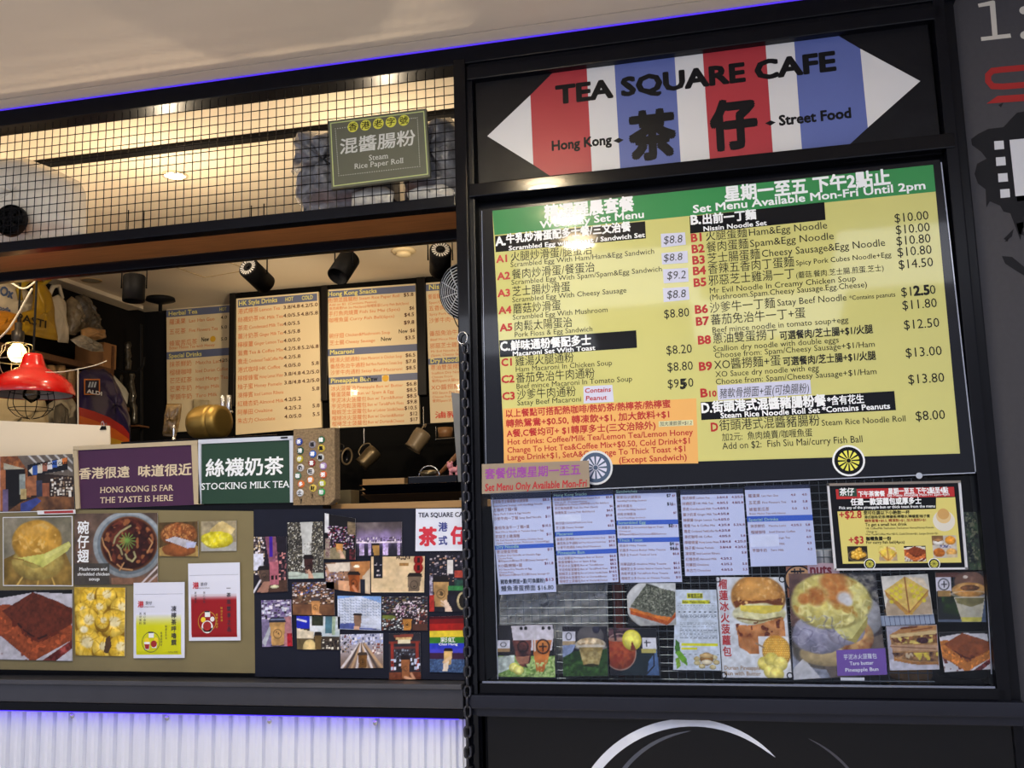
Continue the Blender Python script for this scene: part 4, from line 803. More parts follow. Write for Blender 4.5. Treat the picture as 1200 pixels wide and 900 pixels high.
# --- tea packets with soft pillow volume
def packet(q, label, c_top, c_bot, kind):
    Y = -.012; W4 = [at(x, y, Y) for x, y in q]; nx, ny = 25, 37; V = []; 
    U = np.linspace(0, 1, nx); T = np.linspace(0, 1, ny)
    def pos(u, v, d=0):
        p = (W4[0]*(1-u)+W4[1]*u)*(1-v)+(W4[3]*(1-u)+W4[2]*u)*v
        e = max(0, min(1, min(u, 1-u)/.05))*max(0, min(1, min(v-.16, .96-v)/.05)) if v > .16 else 0
        b = e*.004*(.6+.4*math.sin(math.pi*u)*math.sin(math.pi*min(1, max(0, (v-.16)/.8))))
        return p-np.array([0, b+d, 0])
    mat = M((208, 212, 232), .25, 0, .01, 5, 0, .3, 'white_foil_pouch')
    V = [pos(u, v) for v in T for u in U]; n0 = len(V); V += [p+np.array([0, .010+(pos(0, 0)[1]-p[1])*1.0, 0]) for p in V]
    idx = np.arange(nx*ny).reshape(ny, nx); Fc = np.stack([idx[1:, :-1], idx[1:, 1:], idx[:-1, 1:], idx[:-1, :-1]], -1).reshape(-1, 4).tolist()
    Fc += [[i+n0 for i in f[::-1]] for f in Fc]
    o = linkmesh('tea_packet', V, Fc, mat, smooth=True); tag(o, label, 'tea packet')
    # printed front: coloured lower half
    nx2, ny2 = 30, 60; Vp = []; cols = []
    for j in range(ny2):
        v = .40+(.955-.40)*j/(ny2-1)
        for i in range(nx2):
            u = .06+.88*i/(nx2-1); Vp.append(pos(u, v, .0004)); t = min(1, max(0, (v-.42)/(.16 if kind == 'y' else .06))); cols.append(np.array(c_top)*(1-t)+np.array(c_bot)*t)
    idx = np.arange(nx2*ny2).reshape(ny2, nx2); Fp = np.stack([idx[1:, :-1], idx[1:, 1:], idx[:-1, 1:], idx[:-1, :-1]], -1).reshape(-1, 4).tolist()
    po = linkmesh('printed_label', Vp, Fp, picmat(), o, smooth=True); a_ = po.data.color_attributes.new('ink', 'FLOAT_COLOR', 'POINT')
    a_.data.foreach_set('color', np.concatenate([lin(np.array(cols)), np.ones((len(cols), 1))], 1).ravel())
    m = MB(); m.box(0, 1, 0, 1, 0, 1); m = MB()
    a = pos(.03, .155); b_ = pos(.97, .155); m.tube([a-[0, .0006, 0], b_-[0, .0006, 0]], .0008, 5); m.build('tear_seam', M((160, 165, 185), .3, name='seam'), o)
    # artwork as a shallow print sheet in front of the pouch
    sh_ = Sheet('artwork', None, None, [(0, 0)]*4, Y, mat, .0001, parent=o, wq=[pos(.08, .24, .001)*1, pos(.92, .24, .001), pos(.92, .95, .001), pos(.08, .95, .001)])
    bpy.data.objects.remove(sh_.o); sh_.o = o
    yy = min(p[1] for p in V)-.0004
    for k in range(4): sh_.w[k][1] = yy
    RI = M((186, 40, 50), .4, var=0, name='crimson_ink'); DK = M((40, 40, 52), .4, var=0, name='dark_ink'); GD = M((190, 160, 40), .4, var=0, name='gold_ink')
    sh_.tu('港', .02, .115, em=.13, mat=RI, bold=.02).tu('茶仔', .20, .075, em=.075, mat=DK).tu('HONG KONG', .16, .125, .42, .03, DK)
    main = '凍檸茶呼嚕饌' if kind == 'y' else '一茶底雙享之品'
    for k, c in enumerate(main): sh_.tu(c, .80, (.20 if kind == 'y' else .16)+.125*k*(1 if kind == 'y' else .98), em=.115 if kind == 'y' else .09, mat=DK, bold=.012)
    for col_, x in ((0, .06), (1, .16)):
        for k in range(4): sh_.tu('真材實料用心炮製'[k+4*col_], x+(.0 if kind == 'y' else .1*col_), .26+.06*k if kind == 'y' else .22+.055*k, em=.05, mat=DK)
    for col_, x in ((0, .55), (1, .66)):
        for k in range(5): sh_.tu('香濃幼滑好味道正宗港'[k+5*col_], x, (.62 if col_ == 0 else .5)+.055*k, em=.045, mat=DK if kind == 'y' else GD)
    WL = M((222, 222, 226), .4, var=0, name='white_print'); LEM = M((226, 200, 40), .4, var=0, name='lemon_print'); TEA = M((150, 30, 28), .4, var=0, name='tea_print')
    def ringp(u, v, r, mat_): sh_.disc(u, v, r, mat_, .0003, n=36, name='ring_mark', r0=r*.95)
    W_ = sh_.wid
    cx, cy = (.33, .77) if kind == 'y' else (.35, .72)
    ringp(cx, cy, .21*W_, DK if kind == 'y' else GD)
    sh_.rect(cx-.05, cy-.17, cx+.07, cy-.08, WL, .0004, 'cup_print'); sh_.rect(cx-.06, cy-.19, cx+.06, cy-.165, DK, .0005, 'cup_print')
    sh_.disc(cx-.09, cy-.03, .055*W_, LEM, .0005, name='lemon_slice'); sh_.disc(cx+.12, cy-.04, .05*W_, LEM if kind == 'y' else WL, .0005, name='round_print')
    if kind == 'y':
        sh_.panel([(cx-.16, cy+.0), (cx-.02, cy+.0), (cx-.04, cy+.14), (cx-.13, cy+.14)], WL, True, .0006, 'glass_print').panel([(cx-.15, cy+.04), (cx-.03, cy+.04), (cx-.045, cy+.13), (cx-.125, cy+.13)], TEA, True, .0007, 'tea_fill')
        sh_.panel([(cx, cy+.03), (cx+.15, cy+.03), (cx+.13, cy+.11), (cx+.03, cy+.11)], WL, True, .0006, 'cup_body')
        sh_.disc(cx+.07, cy+.035, .07*W_, TEA, .0007, name='tea_surface')
        sh_.tu('0.5kg 20包', .74, .965, .96, .035, DK)
    else:
        sh_.disc(cx, cy+.10, .13*W_, WL, .0005, name='cup_rim'); sh_.disc(cx, cy+.085, .095*W_, TEA, .0007, name='tea_surface'); sh_.panel([(cx-.13, cy+.12), (cx+.13, cy+.12), (cx+.07, cy+.19), (cx-.07, cy+.19)], WL, True, .0005, 'cup_body')
    sh_.done()
packet([(156.5, 683), (216.4, 682), (216.4, 771), (156.5, 771.3)], 'white tea packet with a lemon yellow lower half', (208, 212, 232), (196, 198, 20), 'y')
packet([(220.4, 660.5), (281, 659), (282, 750.5), (221.4, 751)], 'white tea packet with a deep red lower half', (196, 190, 205), (140, 24, 32), 'r')
# --- photographs on the navy board
def px(pts, o=(290, 580), sc=3.913): return [(o[0]+x/sc, o[1]+y/sc) for x, y in pts]
def cup(c, x, y, w, h, body=(176, 130, 78), lid=(24, 20, 22), tilt=0., logo=True):
    c.poly([(x-w/2+tilt, y), (x+w/2+tilt, y), (x+w*.38, y+h), (x-w*.38, y+h)], body, .12, 5, tuple(v*.78 for v in body))
    c.poly([(x-w*.56+tilt, y+.01), (x+w*.56+tilt, y+.01), (x+w*.5+tilt*1.2, y-h*.14), (x+w*.38+tilt*1.2, y-h*.22), (x-w*.38+tilt*1.2, y-h*.22), (x-w*.5+tilt*1.2, y-h*.14)], lid)
    if logo: c.ring(x+tilt*.5, y+h*.5, w*.26, w*.26/c.as_, .14, tuple(v*.45 for v in body), .8); c.speck(c.ellm(x+tilt*.5, y+h*.5, w*.16, w*.16/c.as_), 20, .5, tuple(v*.4 for v in body))
def hand(c, x, y, s=1., col=(206, 172, 150)):
    c.poly([(x-.02*s, y+.02*s), (x+.05*s, y-.01*s), (x+.2*s, y+.14*s), (x+.3*s, y+.32*s), (x+.02*s, y+.32*s), (x+.02*s, y+.14*s)], col, .08); c.line([(x-.1*s, y+.02*s), (x+.06*s, y+.1*s)], .02*s, col); c.line([(x-.1*s, y+.08*s), (x+.06*s, y+.15*s)], .02*s, tuple(v*.9 for v in col))
NIGHT = [(210, 205, 220), (150, 140, 160), (60, 54, 70), (28, 24, 34), (180, 160, 180), (120, 84, 90)]
WARM = [(220, 200, 170), (190, 150, 110), (80, 60, 50), (30, 26, 30), (160, 60, 60), (230, 225, 215)]
def f_a(c):
    c.fill((26, 22, 34), .3); c.blocks(0, 0, .35, .7, 5, 14, [(210, 204, 215), (190, 170, 140), (90, 76, 80)]); c.poly([(.35, 0), (.68, 0), (.75, .55), (.5, .6)], (118, 74, 96), .2); c.rc(.48, 0, .58, .36, (56, 24, 150)); c.rc(0, .3, .3, .6, (196, 200, 222), .15)
    c.blocks(.68, .3, 1, .8, 4, 8, [(150, 92, 96), (190, 130, 130), (90, 60, 70)]); c.poly([(.2, 1), (.45, .8), (1, .78), (1, 1)], (70, 48, 40), .2); c.rc(.48, .46, .74, .86, (160, 92, 110), .15); c.rc(.52, .7, .6, .78, (24, 16, 20)); c.rc(.64, .7, .7, .78, (24, 16, 20)); c.ell(.62, .9, .13, .03, (190, 190, 160)); cup(c, .34, .58, .32, .25, (94, 74, 66), tilt=-.04); c.poly([(.1, .98), (.3, .8), (.5, .8), (.42, 1)], (150, 110, 96))
    c.line([(0, .98), (.2, .78)], .03, (200, 200, 215))
def f_b(c):
    c.fill((60, 58, 56)); c.blocks(0, 0, 1, .88, 26, 30, [(200, 200, 196), (24, 24, 26), (70, 68, 66), (140, 138, 130), (30, 30, 30), (120, 116, 100)], .3); c.poly([(.36, 0), (.72, 0), (.66, .45), (.66, .8), (.4, .8), (.42, .4)], (176, 180, 184), .03); c.blocks(.42, .35, .66, .82, 8, 14, [(196, 198, 200), (110, 108, 104)], .2, .5)
    c.rc(0, .9, 1, 1, (160, 176, 170), .08); c.ell(.1, .92, .3, .05, (168, 180, 174)); cup(c, .58, .64, .27, .28, (62, 36, 36), (20, 14, 18)); hand(c, .56, .84, .6, (190, 150, 130))
def f_c(c):
    c.fill((16, 14, 20)); c.rc(.04, 0, .17, .42, (210, 214, 224)); c.blocks(.15, .25, .95, .75, 12, 12, [(214, 204, 218), (170, 150, 180), (40, 30, 40), (120, 40, 60), (100, 70, 120)], .4); c.rc(.75, .1, 1, .4, (110, 96, 78), .3); c.poly([(0, .8), (.4, .72), (.7, .8), (.7, 1), (0, 1)], (130, 120, 96), .2); c.rc(.05, .55, .2, .98, (150, 140, 130), .3, 20, (90, 60, 70)); cup(c, .5, .64, .24, .2, (190, 136, 76), logo=False); hand(c, .5, .78, .6); c.rc(.82, .75, 1, 1, (110, 40, 50), .4, 14, (30, 20, 26))
def f_d(c):
    c.grad((70, 62, 66), (110, 100, 128)); c.mix(np.clip(c.fb(3)-.5, 0, 1)*2, (150, 140, 145)); c.rc(0, .62, 1, 1, (34, 32, 46), .2)
    for x, w_ in ((.12, .05), (.3, .03), (.62, .03), (.68, .03), (.93, .03), (.45, .02)): c.rc(x-w_, .56, x+w_, .98, (176, 160, 205), .5, 30); c.ell(x, .5, .1, .2, (150, 130, 200), soft=1.5, a=.6)
    c.rc(0, .58, 1, .62, (206, 196, 214), .4); c.blocks(0, .46, 1, .6, 24, 2, [(90, 80, 110), (214, 206, 220), (70, 60, 80)], .3); cup(c, .45, .68, .16, .3, (170, 130, 70), logo=False, tilt=-.02)
def f_e(c):
    c.fill((150, 116, 96), .3, 5, (110, 80, 60)); c.blocks(0, .05, .45, .8, 7, 8, [(206, 200, 214), (180, 160, 170), (110, 96, 120), (40, 36, 46)], .3); c.poly([(.02, .05), (.55, 0), (.56, .3), (.1, .36)], (206, 196, 186), .06); c.rc(.28, .66, .56, 1, (196, 150, 118), .1); c.poly([(.55, 0), (1, 0), (1, .3), (.8, .6)], (170, 116, 70), .1); c.poly([(1, .2), (1, 1), (.84, 1), (.82, .5)], (196, 180, 160), .1); c.ell(.7, .16, .07, .05, (240, 230, 210)); c.rc(.78, .55, .88, 1, (26, 28, 44)); cup(c, .64, .44, .26, .55, (150, 76, 32), (26, 18, 18)); c.line([(.62, .82), (.7, 1)], .03, (196, 130, 96))
def f_f(c):
    c.fill((196, 174, 140), .05, 5, (206, 184, 152)); c.rc(.04, 0, .22, .6, (18, 20, 32)); c.blocks(.06, .02, .2, .58, 3, 8, [(150, 150, 170), (20, 20, 30), (20, 20, 30), (190, 180, 190)], .3, .7)
    c.blocks(.48, .0, .74, .1, 7, 2, [(60, 40, 30)], .3, .8); c.rc(.53, .18, .7, .26, (140, 104, 60), .2); c.ell(.885, .1, .09, .15, (128, 20, 18)); c.ell(.885, .32, .09, .15, (128, 20, 18)); c.rc(.86, .04, .91, .18, (40, 12, 12)); c.rc(.86, .25, .91, .4, (40, 12, 12))
    cup(c, .8, .56, .26, .46, (112, 96, 82), (26, 20, 20), tilt=.02); c.rc(0, .96, 1, 1, (210, 190, 160))
def f_h(c):
    c.fill((24, 24, 36), .3); c.blocks(0, .05, 1, .5, 14, 12, [(40, 36, 50), (26, 26, 36), (170, 160, 170), (80, 76, 96), (180, 140, 120)], .3, .7); c.rc(.5, .12, .66, .36, (214, 212, 216)); c.rc(.7, .3, .95, .42, (150, 60, 50), .3); c.rc(.5, .56, 1, .64, (50, 120, 70), .25); c.rc(.7, .46, 1, .56, (30, 60, 56), .3)
    c.rc(0, .4, .1, 1, (200, 200, 220), .4, 14, (90, 80, 110)); c.ell(.92, .82, .15, .15, (190, 176, 140)); c.ell(.93, .82, .1, .12, (26, 22, 22)); c.rc(.0, .72, .14, 1, (150, 40, 36), .3); cup(c, .32, .49, .44, .42, (186, 148, 98)); hand(c, .42, .8, .9, (206, 184, 170))
def f_i(c):
    c.fill((84, 58, 44), .2); c.blocks(0, 0, 1, .45, 16, 9, [(208, 206, 216), (180, 186, 200), (90, 80, 84), (30, 28, 34), (200, 150, 120), (60, 80, 150)], .3); c.blocks(0, .4, 1, .68, 14, 4, [(210, 200, 200), (40, 34, 38), (150, 120, 90), (110, 90, 70)], .4); c.rc(0, .68, 1, 1, (88, 58, 42), .15, 6, (110, 76, 52)); cup(c, .55, .56, .21, .42, (190, 136, 84), (60, 56, 64)); c.line([(.58, .95), (.66, 1)], .03, (200, 150, 110))
def f_j(c):
    c.grad((110, 150, 216), (180, 190, 214)); c.poly([(0, .1), (.5, 0), (1, .2), (1, .8), (0, .85)], (186, 196, 220), .08)
    for k in range(15):
        for j in range(9): c.line([(.03+.065*k, .1+.085*j+.03*(k % 2)), (.06+.065*k, .14+.085*j)], .007, (96, 110, 150))
    c.poly([(0, .85), (.3, .8), (.6, .88), (1, .98), (1, 1), (0, 1)], (70, 84, 150), .2); c.rc(.52, .6, .98, .95, (188, 196, 218), a=.7); cup(c, .46, .58, .19, .34, (140, 110, 92), (30, 26, 34), logo=False); c.rc(.37, .9, .5, 1, (186, 150, 130))
def f_k(c):
    c.fill((36, 30, 36), .3); c.blocks(0, 0, 1, .5, 18, 12, [(40, 34, 40), (90, 60, 70), (120, 110, 80), (200, 190, 200), (60, 80, 100)], .3, .85); c.blocks(.3, .2, .85, .7, 16, 10, [(214, 204, 216), (170, 130, 160), (60, 40, 60), (190, 180, 200)], .4, .8); c.ell(.12, .62, .2, .08, (90, 100, 44)); c.blocks(0, .65, .5, 1, 10, 6, [(206, 214, 220), (120, 130, 140), (40, 40, 46), (110, 60, 40)], .3); c.blocks(.75, .45, 1, .95, 6, 8, [(120, 60, 50), (200, 190, 190), (60, 30, 34)], .3); c.rc(.68, .8, 1, 1, (70, 44, 38)); cup(c, .56, .66, .2, .34, (190, 130, 60), (36, 26, 34))
def f_l(c):
    c.fill((120, 110, 150), .25); c.blocks(0, 0, 1, .42, 9, 8, [(220, 216, 230), (30, 28, 36), (200, 204, 224), (90, 70, 130), (180, 190, 210)], .3); c.poly([(.6, .4), (1, .35), (1, 1), (.6, 1)], (160, 110, 120), .2); c.rc(.82, .72, 1, 1, (150, 26, 40), .4); c.poly([(0, .9), (.3, .5), (.34, .6), (.1, 1)], (170, 176, 190)); cup(c, .52, .48, .52, .5, (200, 156, 98), (30, 32, 50)); c.line([(.3, .42), (.78, .42)], .02, (110, 120, 150)); c.line([(.3, .98), (.5, 1.0), (.72, .97)], .015, (26, 24, 34))
def f_m(c):
    c.fill((60, 52, 46), .3); c.rc(0, 0, .3, .38, (22, 34, 170)); c.line([(.02, .1), (.22, .16)], .02, (214, 216, 230)); c.rc(.3, 0, 1, .6, (200, 206, 216), .1, 8, (170, 186, 200)); c.rc(.35, 0, .62, .28, (40, 46, 34), .4); c.rc(.66, 0, .82, .5, (70, 110, 130), .2); c.rc(.82, 0, .9, .55, (150, 170, 150), .3); c.poly([(0, .36), (.4, .48), (.4, .7), (0, .66)], (206, 196, 176), .12); c.rc(0, .68, .4, 1, (92, 80, 54), .3); c.ell(.3, .95, .16, .25, (206, 184, 130)); c.blocks(.6, .7, 1, 1, 9, 4, [(220, 216, 206), (36, 30, 34), (90, 80, 70), (20, 18, 22)], .3); cup(c, .5, .56, .17, .42, (104, 84, 50), (24, 22, 24), logo=False)
def f_n(c):
    c.grad((170, 176, 210), (120, 96, 80)); c.blocks(0, 0, .28, .55, 6, 8, [(40, 40, 44), (206, 206, 210), (100, 50, 50), (140, 120, 100)], .3); c.blocks(.28, 0, 1, .35, 12, 4, [(200, 206, 236), (150, 164, 220), (214, 216, 226), (60, 70, 110)], .3)
    for k in range(9): x = .02+.12*k; c.line([(.45+.015*k, .3), (x, 1)], .028, ((206, 200, 206), (70, 60, 60), (170, 140, 110))[k % 3])
    cup(c, .52, .62, .22, .38, (124, 84, 40), (56, 46, 40)); c.blocks(.75, .3, 1, .6, 5, 4, [(216, 206, 206), (120, 60, 50)], .3)
def f_o(c):
    c.fill((36, 34, 44), .3); c.poly([(.15, .04), (.78, .02), (.76, .1), (.2, .11)], (120, 56, 46)); c.rc(.22, .1, .74, .14, (200, 170, 120), .4); c.rc(0, .17, 1, .23, (104, 44, 36)); c.rc(.3, .15, .68, .22, (206, 200, 176)); c.rc(.06, .2, .16, .8, (130, 44, 36)); c.rc(.84, .2, .94, .8, (130, 44, 36)); c.rc(.16, .3, .84, .34, (90, 50, 50))
    c.blocks(.16, .36, .84, .6, 10, 6, [(60, 56, 66), (120, 130, 150), (50, 44, 50)], .3); c.blocks(.05, .55, .98, .8, 10, 3, [(206, 214, 240), (180, 190, 220), (30, 24, 30)], .3); c.rc(0, .84, 1, 1, (120, 66, 44), .2, 8, (90, 44, 30)); cup(c, .52, .57, .28, .4, (166, 104, 64), (26, 18, 24)); c.line([(.5, .95), (.72, 1)], .04, (206, 160, 130)); c.line([(.7, .88), (.8, 1)], .04, (200, 150, 120))
def f_p(c):
    for k, col in enumerate([(58, 10, 22), (104, 14, 20), (150, 26, 22), (206, 184, 50), (48, 110, 36), (40, 54, 190), (60, 60, 190), (52, 26, 56)]): c.rc(0, [0, .05, .14, .26, .37, .49, .58, .65][k], 1, [.05, .14, .26, .37, .49, .58, .65, .78][k]+.01, col, .05)
    c.rc(0, .77, 1, 1, (44, 66, 110), .4, 30, (70, 96, 140)); cup(c, .5, .62, .24, .24, (206, 170, 110), (26, 16, 20), tilt=.02, logo=False); c.poly([(.36, .98), (.4, .8), (.54, .8), (.5, .98)], (220, 206, 190)); c.line([(.4, .82), (.58, .74)], .04, (206, 176, 140))
G_ = 'city snapshots on the navy board'
snaps = [('a', f_a, [(28, 192), (178, 190), (185, 443), (28, 452)], 'tall snapshot with a violet neon sign and a brown cup in a street, leftmost'),
 ('b', f_b, [(183, 127), (345, 122), (350, 382), (188, 385)], 'tall grey snapshot of dense towers around a pale sky strip with a dark cup'),
 ('c', f_c, [(350, 83), (495, 108), (495, 297), (350, 295)], 'snapshot of a crowded night market with a hand holding a cup, topmost'),
 ('d', f_d, [(497, 127), (708, 123), (708, 277), (500, 280)], 'wide snapshot of a purple harbour skyline with a small cup'),
 ('e', f_e, [(355, 312), (563, 303), (563, 455), (362, 428)], 'snapshot of a lit shop interior with an orange brown cup'),
 ('f', f_f, [(567, 283), (813, 281), (810, 447), (568, 447)], 'wide beige snapshot of a wall with red lanterns and a grey cup'),
 ('h', f_h, [(835, 265), (998, 265), (998, 535), (835, 535)], 'tall snapshot of a hand holding a tan cup before a green tram'),
 ('i', f_i, [(205, 402), (398, 398), (400, 552), (208, 550)], 'snapshot of shop signs over a brown floor, under the grey tower snapshot'),
 ('j', f_j, [(413, 462), (613, 465), (613, 622), (415, 615)], 'pale blue snapshot of an apartment block with a small cup'),
 ('k', f_k, [(617, 468), (825, 465), (825, 622), (618, 622)], 'snapshot of a busy tram street with an amber cup, right of the pale blue one'),
 ('l', f_l, [(63, 483), (200, 480), (207, 693), (68, 697)], 'tall snapshot filled by a tan cup with a navy lid'),
 ('m', f_m, [(225, 555), (425, 558), (420, 710), (228, 708)], 'snapshot with a royal blue street sign and a dark cup'),
 ('n', f_n, [(425, 640), (622, 635), (622, 793), (428, 795)], 'snapshot looking down a road of streaking lanes with a brown cup'),
 ('o', f_o, [(648, 635), (792, 632), (795, 845), (650, 848)], 'tall snapshot of a red gateway with a tan cup, lowest of all'),
 ('p', f_p, [(835, 558), (1000, 553), (1000, 815), (837, 812)], 'rainbow striped snapshot with white lettering beside the chain')]
for k, (nm, fn, q, lb) in enumerate(snaps):
    s = photo('snapshot', lb, 'photo', px(q), fn, -.0105-.0004*(k % 3), 0, G_, seed=20+k, t=.0003, res=1.2)
    if nm == 'p': s.tu('彩虹', .3, .46, .72, .1, WINK, .01).tu('Choi Hung', .25, .52, .78, .06, WINK, .015)
    if nm == 'f': s.tu('押品和', .46, .08, .72, .10, M((60, 40, 30), .4, var=0, name='brown_ink'))
# small sign
TS = Sheet('cafe_sign', 'small white sign with red characters at the top right of the navy board', 'sign', px([(772, 64), (1016, 61), (1016, 256), (770, 258)]), -.014, M((206, 212, 232), .3, 0, .01, 5, 0, .3, 'white_plastic_sign'), .004)
BI = M((40, 50, 130), .4, var=0, name='blue_ink'); RI2 = M((190, 40, 60), .4, var=0, name='rose_ink'); NV = M((28, 30, 60), .4, var=0, name='navy_ink')
TS.tu('TEA SQUARE CAFE', .05, .20, 1.0, .155, NV, .02, part='cafe_name').tu('茶', .06, .83, em=.46, mat=RI2, bold=.035, part='tea_character').tu('仔', .66, .80, em=.44, mat=RI2, bold=.035, part='zai_character').tu('港', .43, .52, em=.23, mat=BI, bold=.025).tu('式', .43, .84, em=.23, mat=BI, bold=.025)
# strip between posters and signs
st = Sheet('price_tag_strip', 'small white strip with a red bar above the bun poster', 'tag', [(43.5, 598.5), (88, 597), (88.3, 602), (44, 603)], -.016, WPAP, .002); st.rect(.18, .2, .95, .8, M((150, 40, 44), .4, name='red_bar')).done()
# --- signs standing on the counter
FW = M((176, 160, 132), .5, 0, .05, 12, name='pale_wood_frame'); PUP = M((62, 26, 62), .5, 0, .04, 8, name='sign_purple'); GRS = M((26, 58, 42), .5, 0, .04, 8, name='sign_green'); FWW = M((190, 196, 212), .4, 0, .02, 8, name='white_frame')
def strip3(o, name, q, Y0, Y1, mat):
    W = [at(x, y, Y0) for x, y in q]; m = MB(); TL, TR, BR, BL = W; dy = np.array([0, Y1-Y0, 0])
    m.hexa([BL, BR, BR+dy, BL+dy, TL, TR, TR+dy, TL+dy]); return m.build(name, mat, o)
ps = Sheet('purple_sign', 'purple Hong Kong is far the taste is here sign in a pale wooden frame', 'sign', [(88, 525), (227.5, 518.7), (230, 591.5), (92.5, 596.5)], -.012, PUP, .01)
strip3(ps.o, 'frame_top', [(85.6, 523), (231, 516), (231, 521), (85.6, 527.8)], -.018, .002, FW); strip3(ps.o, 'frame_left', [(85.6, 527), (90.2, 527), (93.2, 596), (88.5, 596.5)], -.018, .002, FW); strip3(ps.o, 'frame_right', [(224, 520.9), (231, 520.5), (235, 591), (227.3, 591)], -.018, .002, FW)
CI = M((206, 190, 160), .5, var=0, name='cream_ink')
ps.t('香港很遠', 92, 560.5, 152, 15, CI, .02).t('味道很近', 161, 558, 224.5, 15.5, CI, .022)
ps.t('HONG KONG IS FAR', 117, 577.8, 202.6, 10.3, CI, .008, serif=True, part='english_lettering').t('THE TASTE IS HERE', 117, 589.6, 202.6, 10.3, CI, .008, serif=True, part='english_lettering')
gs = Sheet('green_sign', 'dark green stocking milk tea sign in a white frame', 'sign', [(234, 518), (340.5, 512.5), (341.5, 589), (234, 590.5)], -.012, GRS, .01)
strip3(gs.o, 'frame_top', [(232.3, 515.3), (343.3, 510.6), (343.3, 515.3), (232.3, 520.3)], -.018, .002, FWW); strip3(gs.o, 'frame_left', [(232.3, 519.5), (235.3, 519.5), (235.3, 590.5), (232.5, 590.8)], -.018, .002, FWW); strip3(gs.o, 'frame_right', [(339, 514.8), (343.3, 514.5), (342.8, 588.5), (339.8, 588.8)], -.018, .002, FWW)
gs.t('絲襪奶茶', 240.5, 557, 332.5, 23, WINK, .018).t('STOCKING MILK TEA', 235.5, 574, 338.8, 11.4, WINK, .006, serif=True)
m = MB(); p = at(333, 513, -.02); m.rbox(p[0]-.012, p[0]+.012, -.022, -.01, p[2]-.002, p[2]+.003, .0008); m.build('clip', BLKM, gs.o)
# white foam board at the far left with binder clip
wb = Sheet('blank_board', 'blank cream white board at the left edge of the counter', 'board', [(-150, 486), (128, 499), (129, 536), (-150, 536)], .045, M((232, 214, 184), .55, 0, .01, 3, name='foam_board'), .006)
c_ = at(120.5, 501, .04); t = thing('binder_clip', 'small black and chrome binder clip on the blank board', 'clip', c_)
MB().hexa([c_+np.array(v) for v in ((-.012, -.002, -.008), (.012, -.002, -.008), (.012, .016, -.008), (-.012, .016, -.008), (-.009, .004, .006), (.009, .004, .006), (.009, .01, .006), (-.009, .01, .006))]).build('clip_body', BLKM, t)
MB().tube([c_+np.array(v) for v in ((-.006, .0, .004), (-.003, -.004, .02), (.003, -.004, .022), (.006, 0, .004))], .0009, 5).tube([c_+np.array(v) for v in ((-.006, .01, .004), (-.004, .018, .016), (.002, .018, .018), (.006, .01, .004))], .0009, 5).build('handle', STEEL, t)
def f_mall(c):
    c.fill((40, 30, 28), .3); c.rc(0, 0, .42, .75, (158, 96, 54), .25, 20, (110, 66, 44)); c.poly([(.24, 0), (1, 0), (1, .4), (.4, .3)], (96, 88, 82), .15); 
    for k in range(5): c.line([(.4+.12*k, 0), (.62+.12*k, .3)], .012, (176, 176, 178))
    c.poly([(.05, .12), (.35, .24), (.35, .36), (.05, .24)], (160, 156, 140)); c.rc(.07, .24, .35, .9, (18, 16, 20), .2); c.rc(.27, .33, .35, .7, (120, 130, 130), .3); c.rc(.28, .6, .36, .78, (180, 160, 110), .3)
    c.rc(0, .25, .08, .98, (150, 92, 60), .2); c.rc(.04, .6, .11, 1, (96, 84, 120), .15); c.rc(.37, .36, .5, .72, (150, 96, 66), .25); c.rc(.5, .45, .58, .82, (50, 54, 76), .2); c.rc(.58, .5, .67, .8, (140, 84, 60), .2); c.blocks(.7, .42, 1, .75, 8, 6, [(206, 204, 200), (36, 34, 36), (120, 100, 80), (170, 160, 150)], .3); c.poly([(.3, .82), (.55, .74), (1, .76), (1, 1), (.1, 1)], (74, 50, 38), .2, 8, (120, 80, 50)); c.poly([(.28, .86), (.5, .76), (.56, .82), (.4, 1), (.28, 1)], (52, 64, 130), .15)
    c.poly([(.38, .17), (.93, .06), (.93, .28), (.38, .38)], (20, 20, 28)); c.poly([(.395, .28), (.45, .2), (.45, .36)], (206, 204, 190))
    for k, col in enumerate([(50, 84, 160), (206, 200, 186), (150, 96, 80), (206, 206, 210), (50, 90, 176), (200, 200, 196), (206, 116, 56)]):
        x0 = .45+.067*k; x1 = x0+.067; y0 = .195-.0195*k; c.poly([(x0, y0), (x1, y0-.0195), (x1, y0+.15-.01*k), (x0, y0+.16-.01*k)], col, .05)
s = photo('mall_photo_poster', 'photo poster of a brick arcade with a hanging striped sign', 'poster', [(-60, 537), (85, 532), (87.5, 599), (-60, 602)], lambda c: None, -.008)
for o in list(s.o.children): bpy.data.objects.remove(o)
s.pic(f_mall, q=[(0, 535), (85, 532), (87.5, 598), (0, 600)], res=1.4); s.rect(0, 0, .41, 1, M((120, 80, 56), .5, 0, .3, 30, name='brick_print')).done()
ms2 = s
s.t('TEA SQUARE CAFE', 39.5, 545.5, 79, 5, INK, .02, d=.0012)
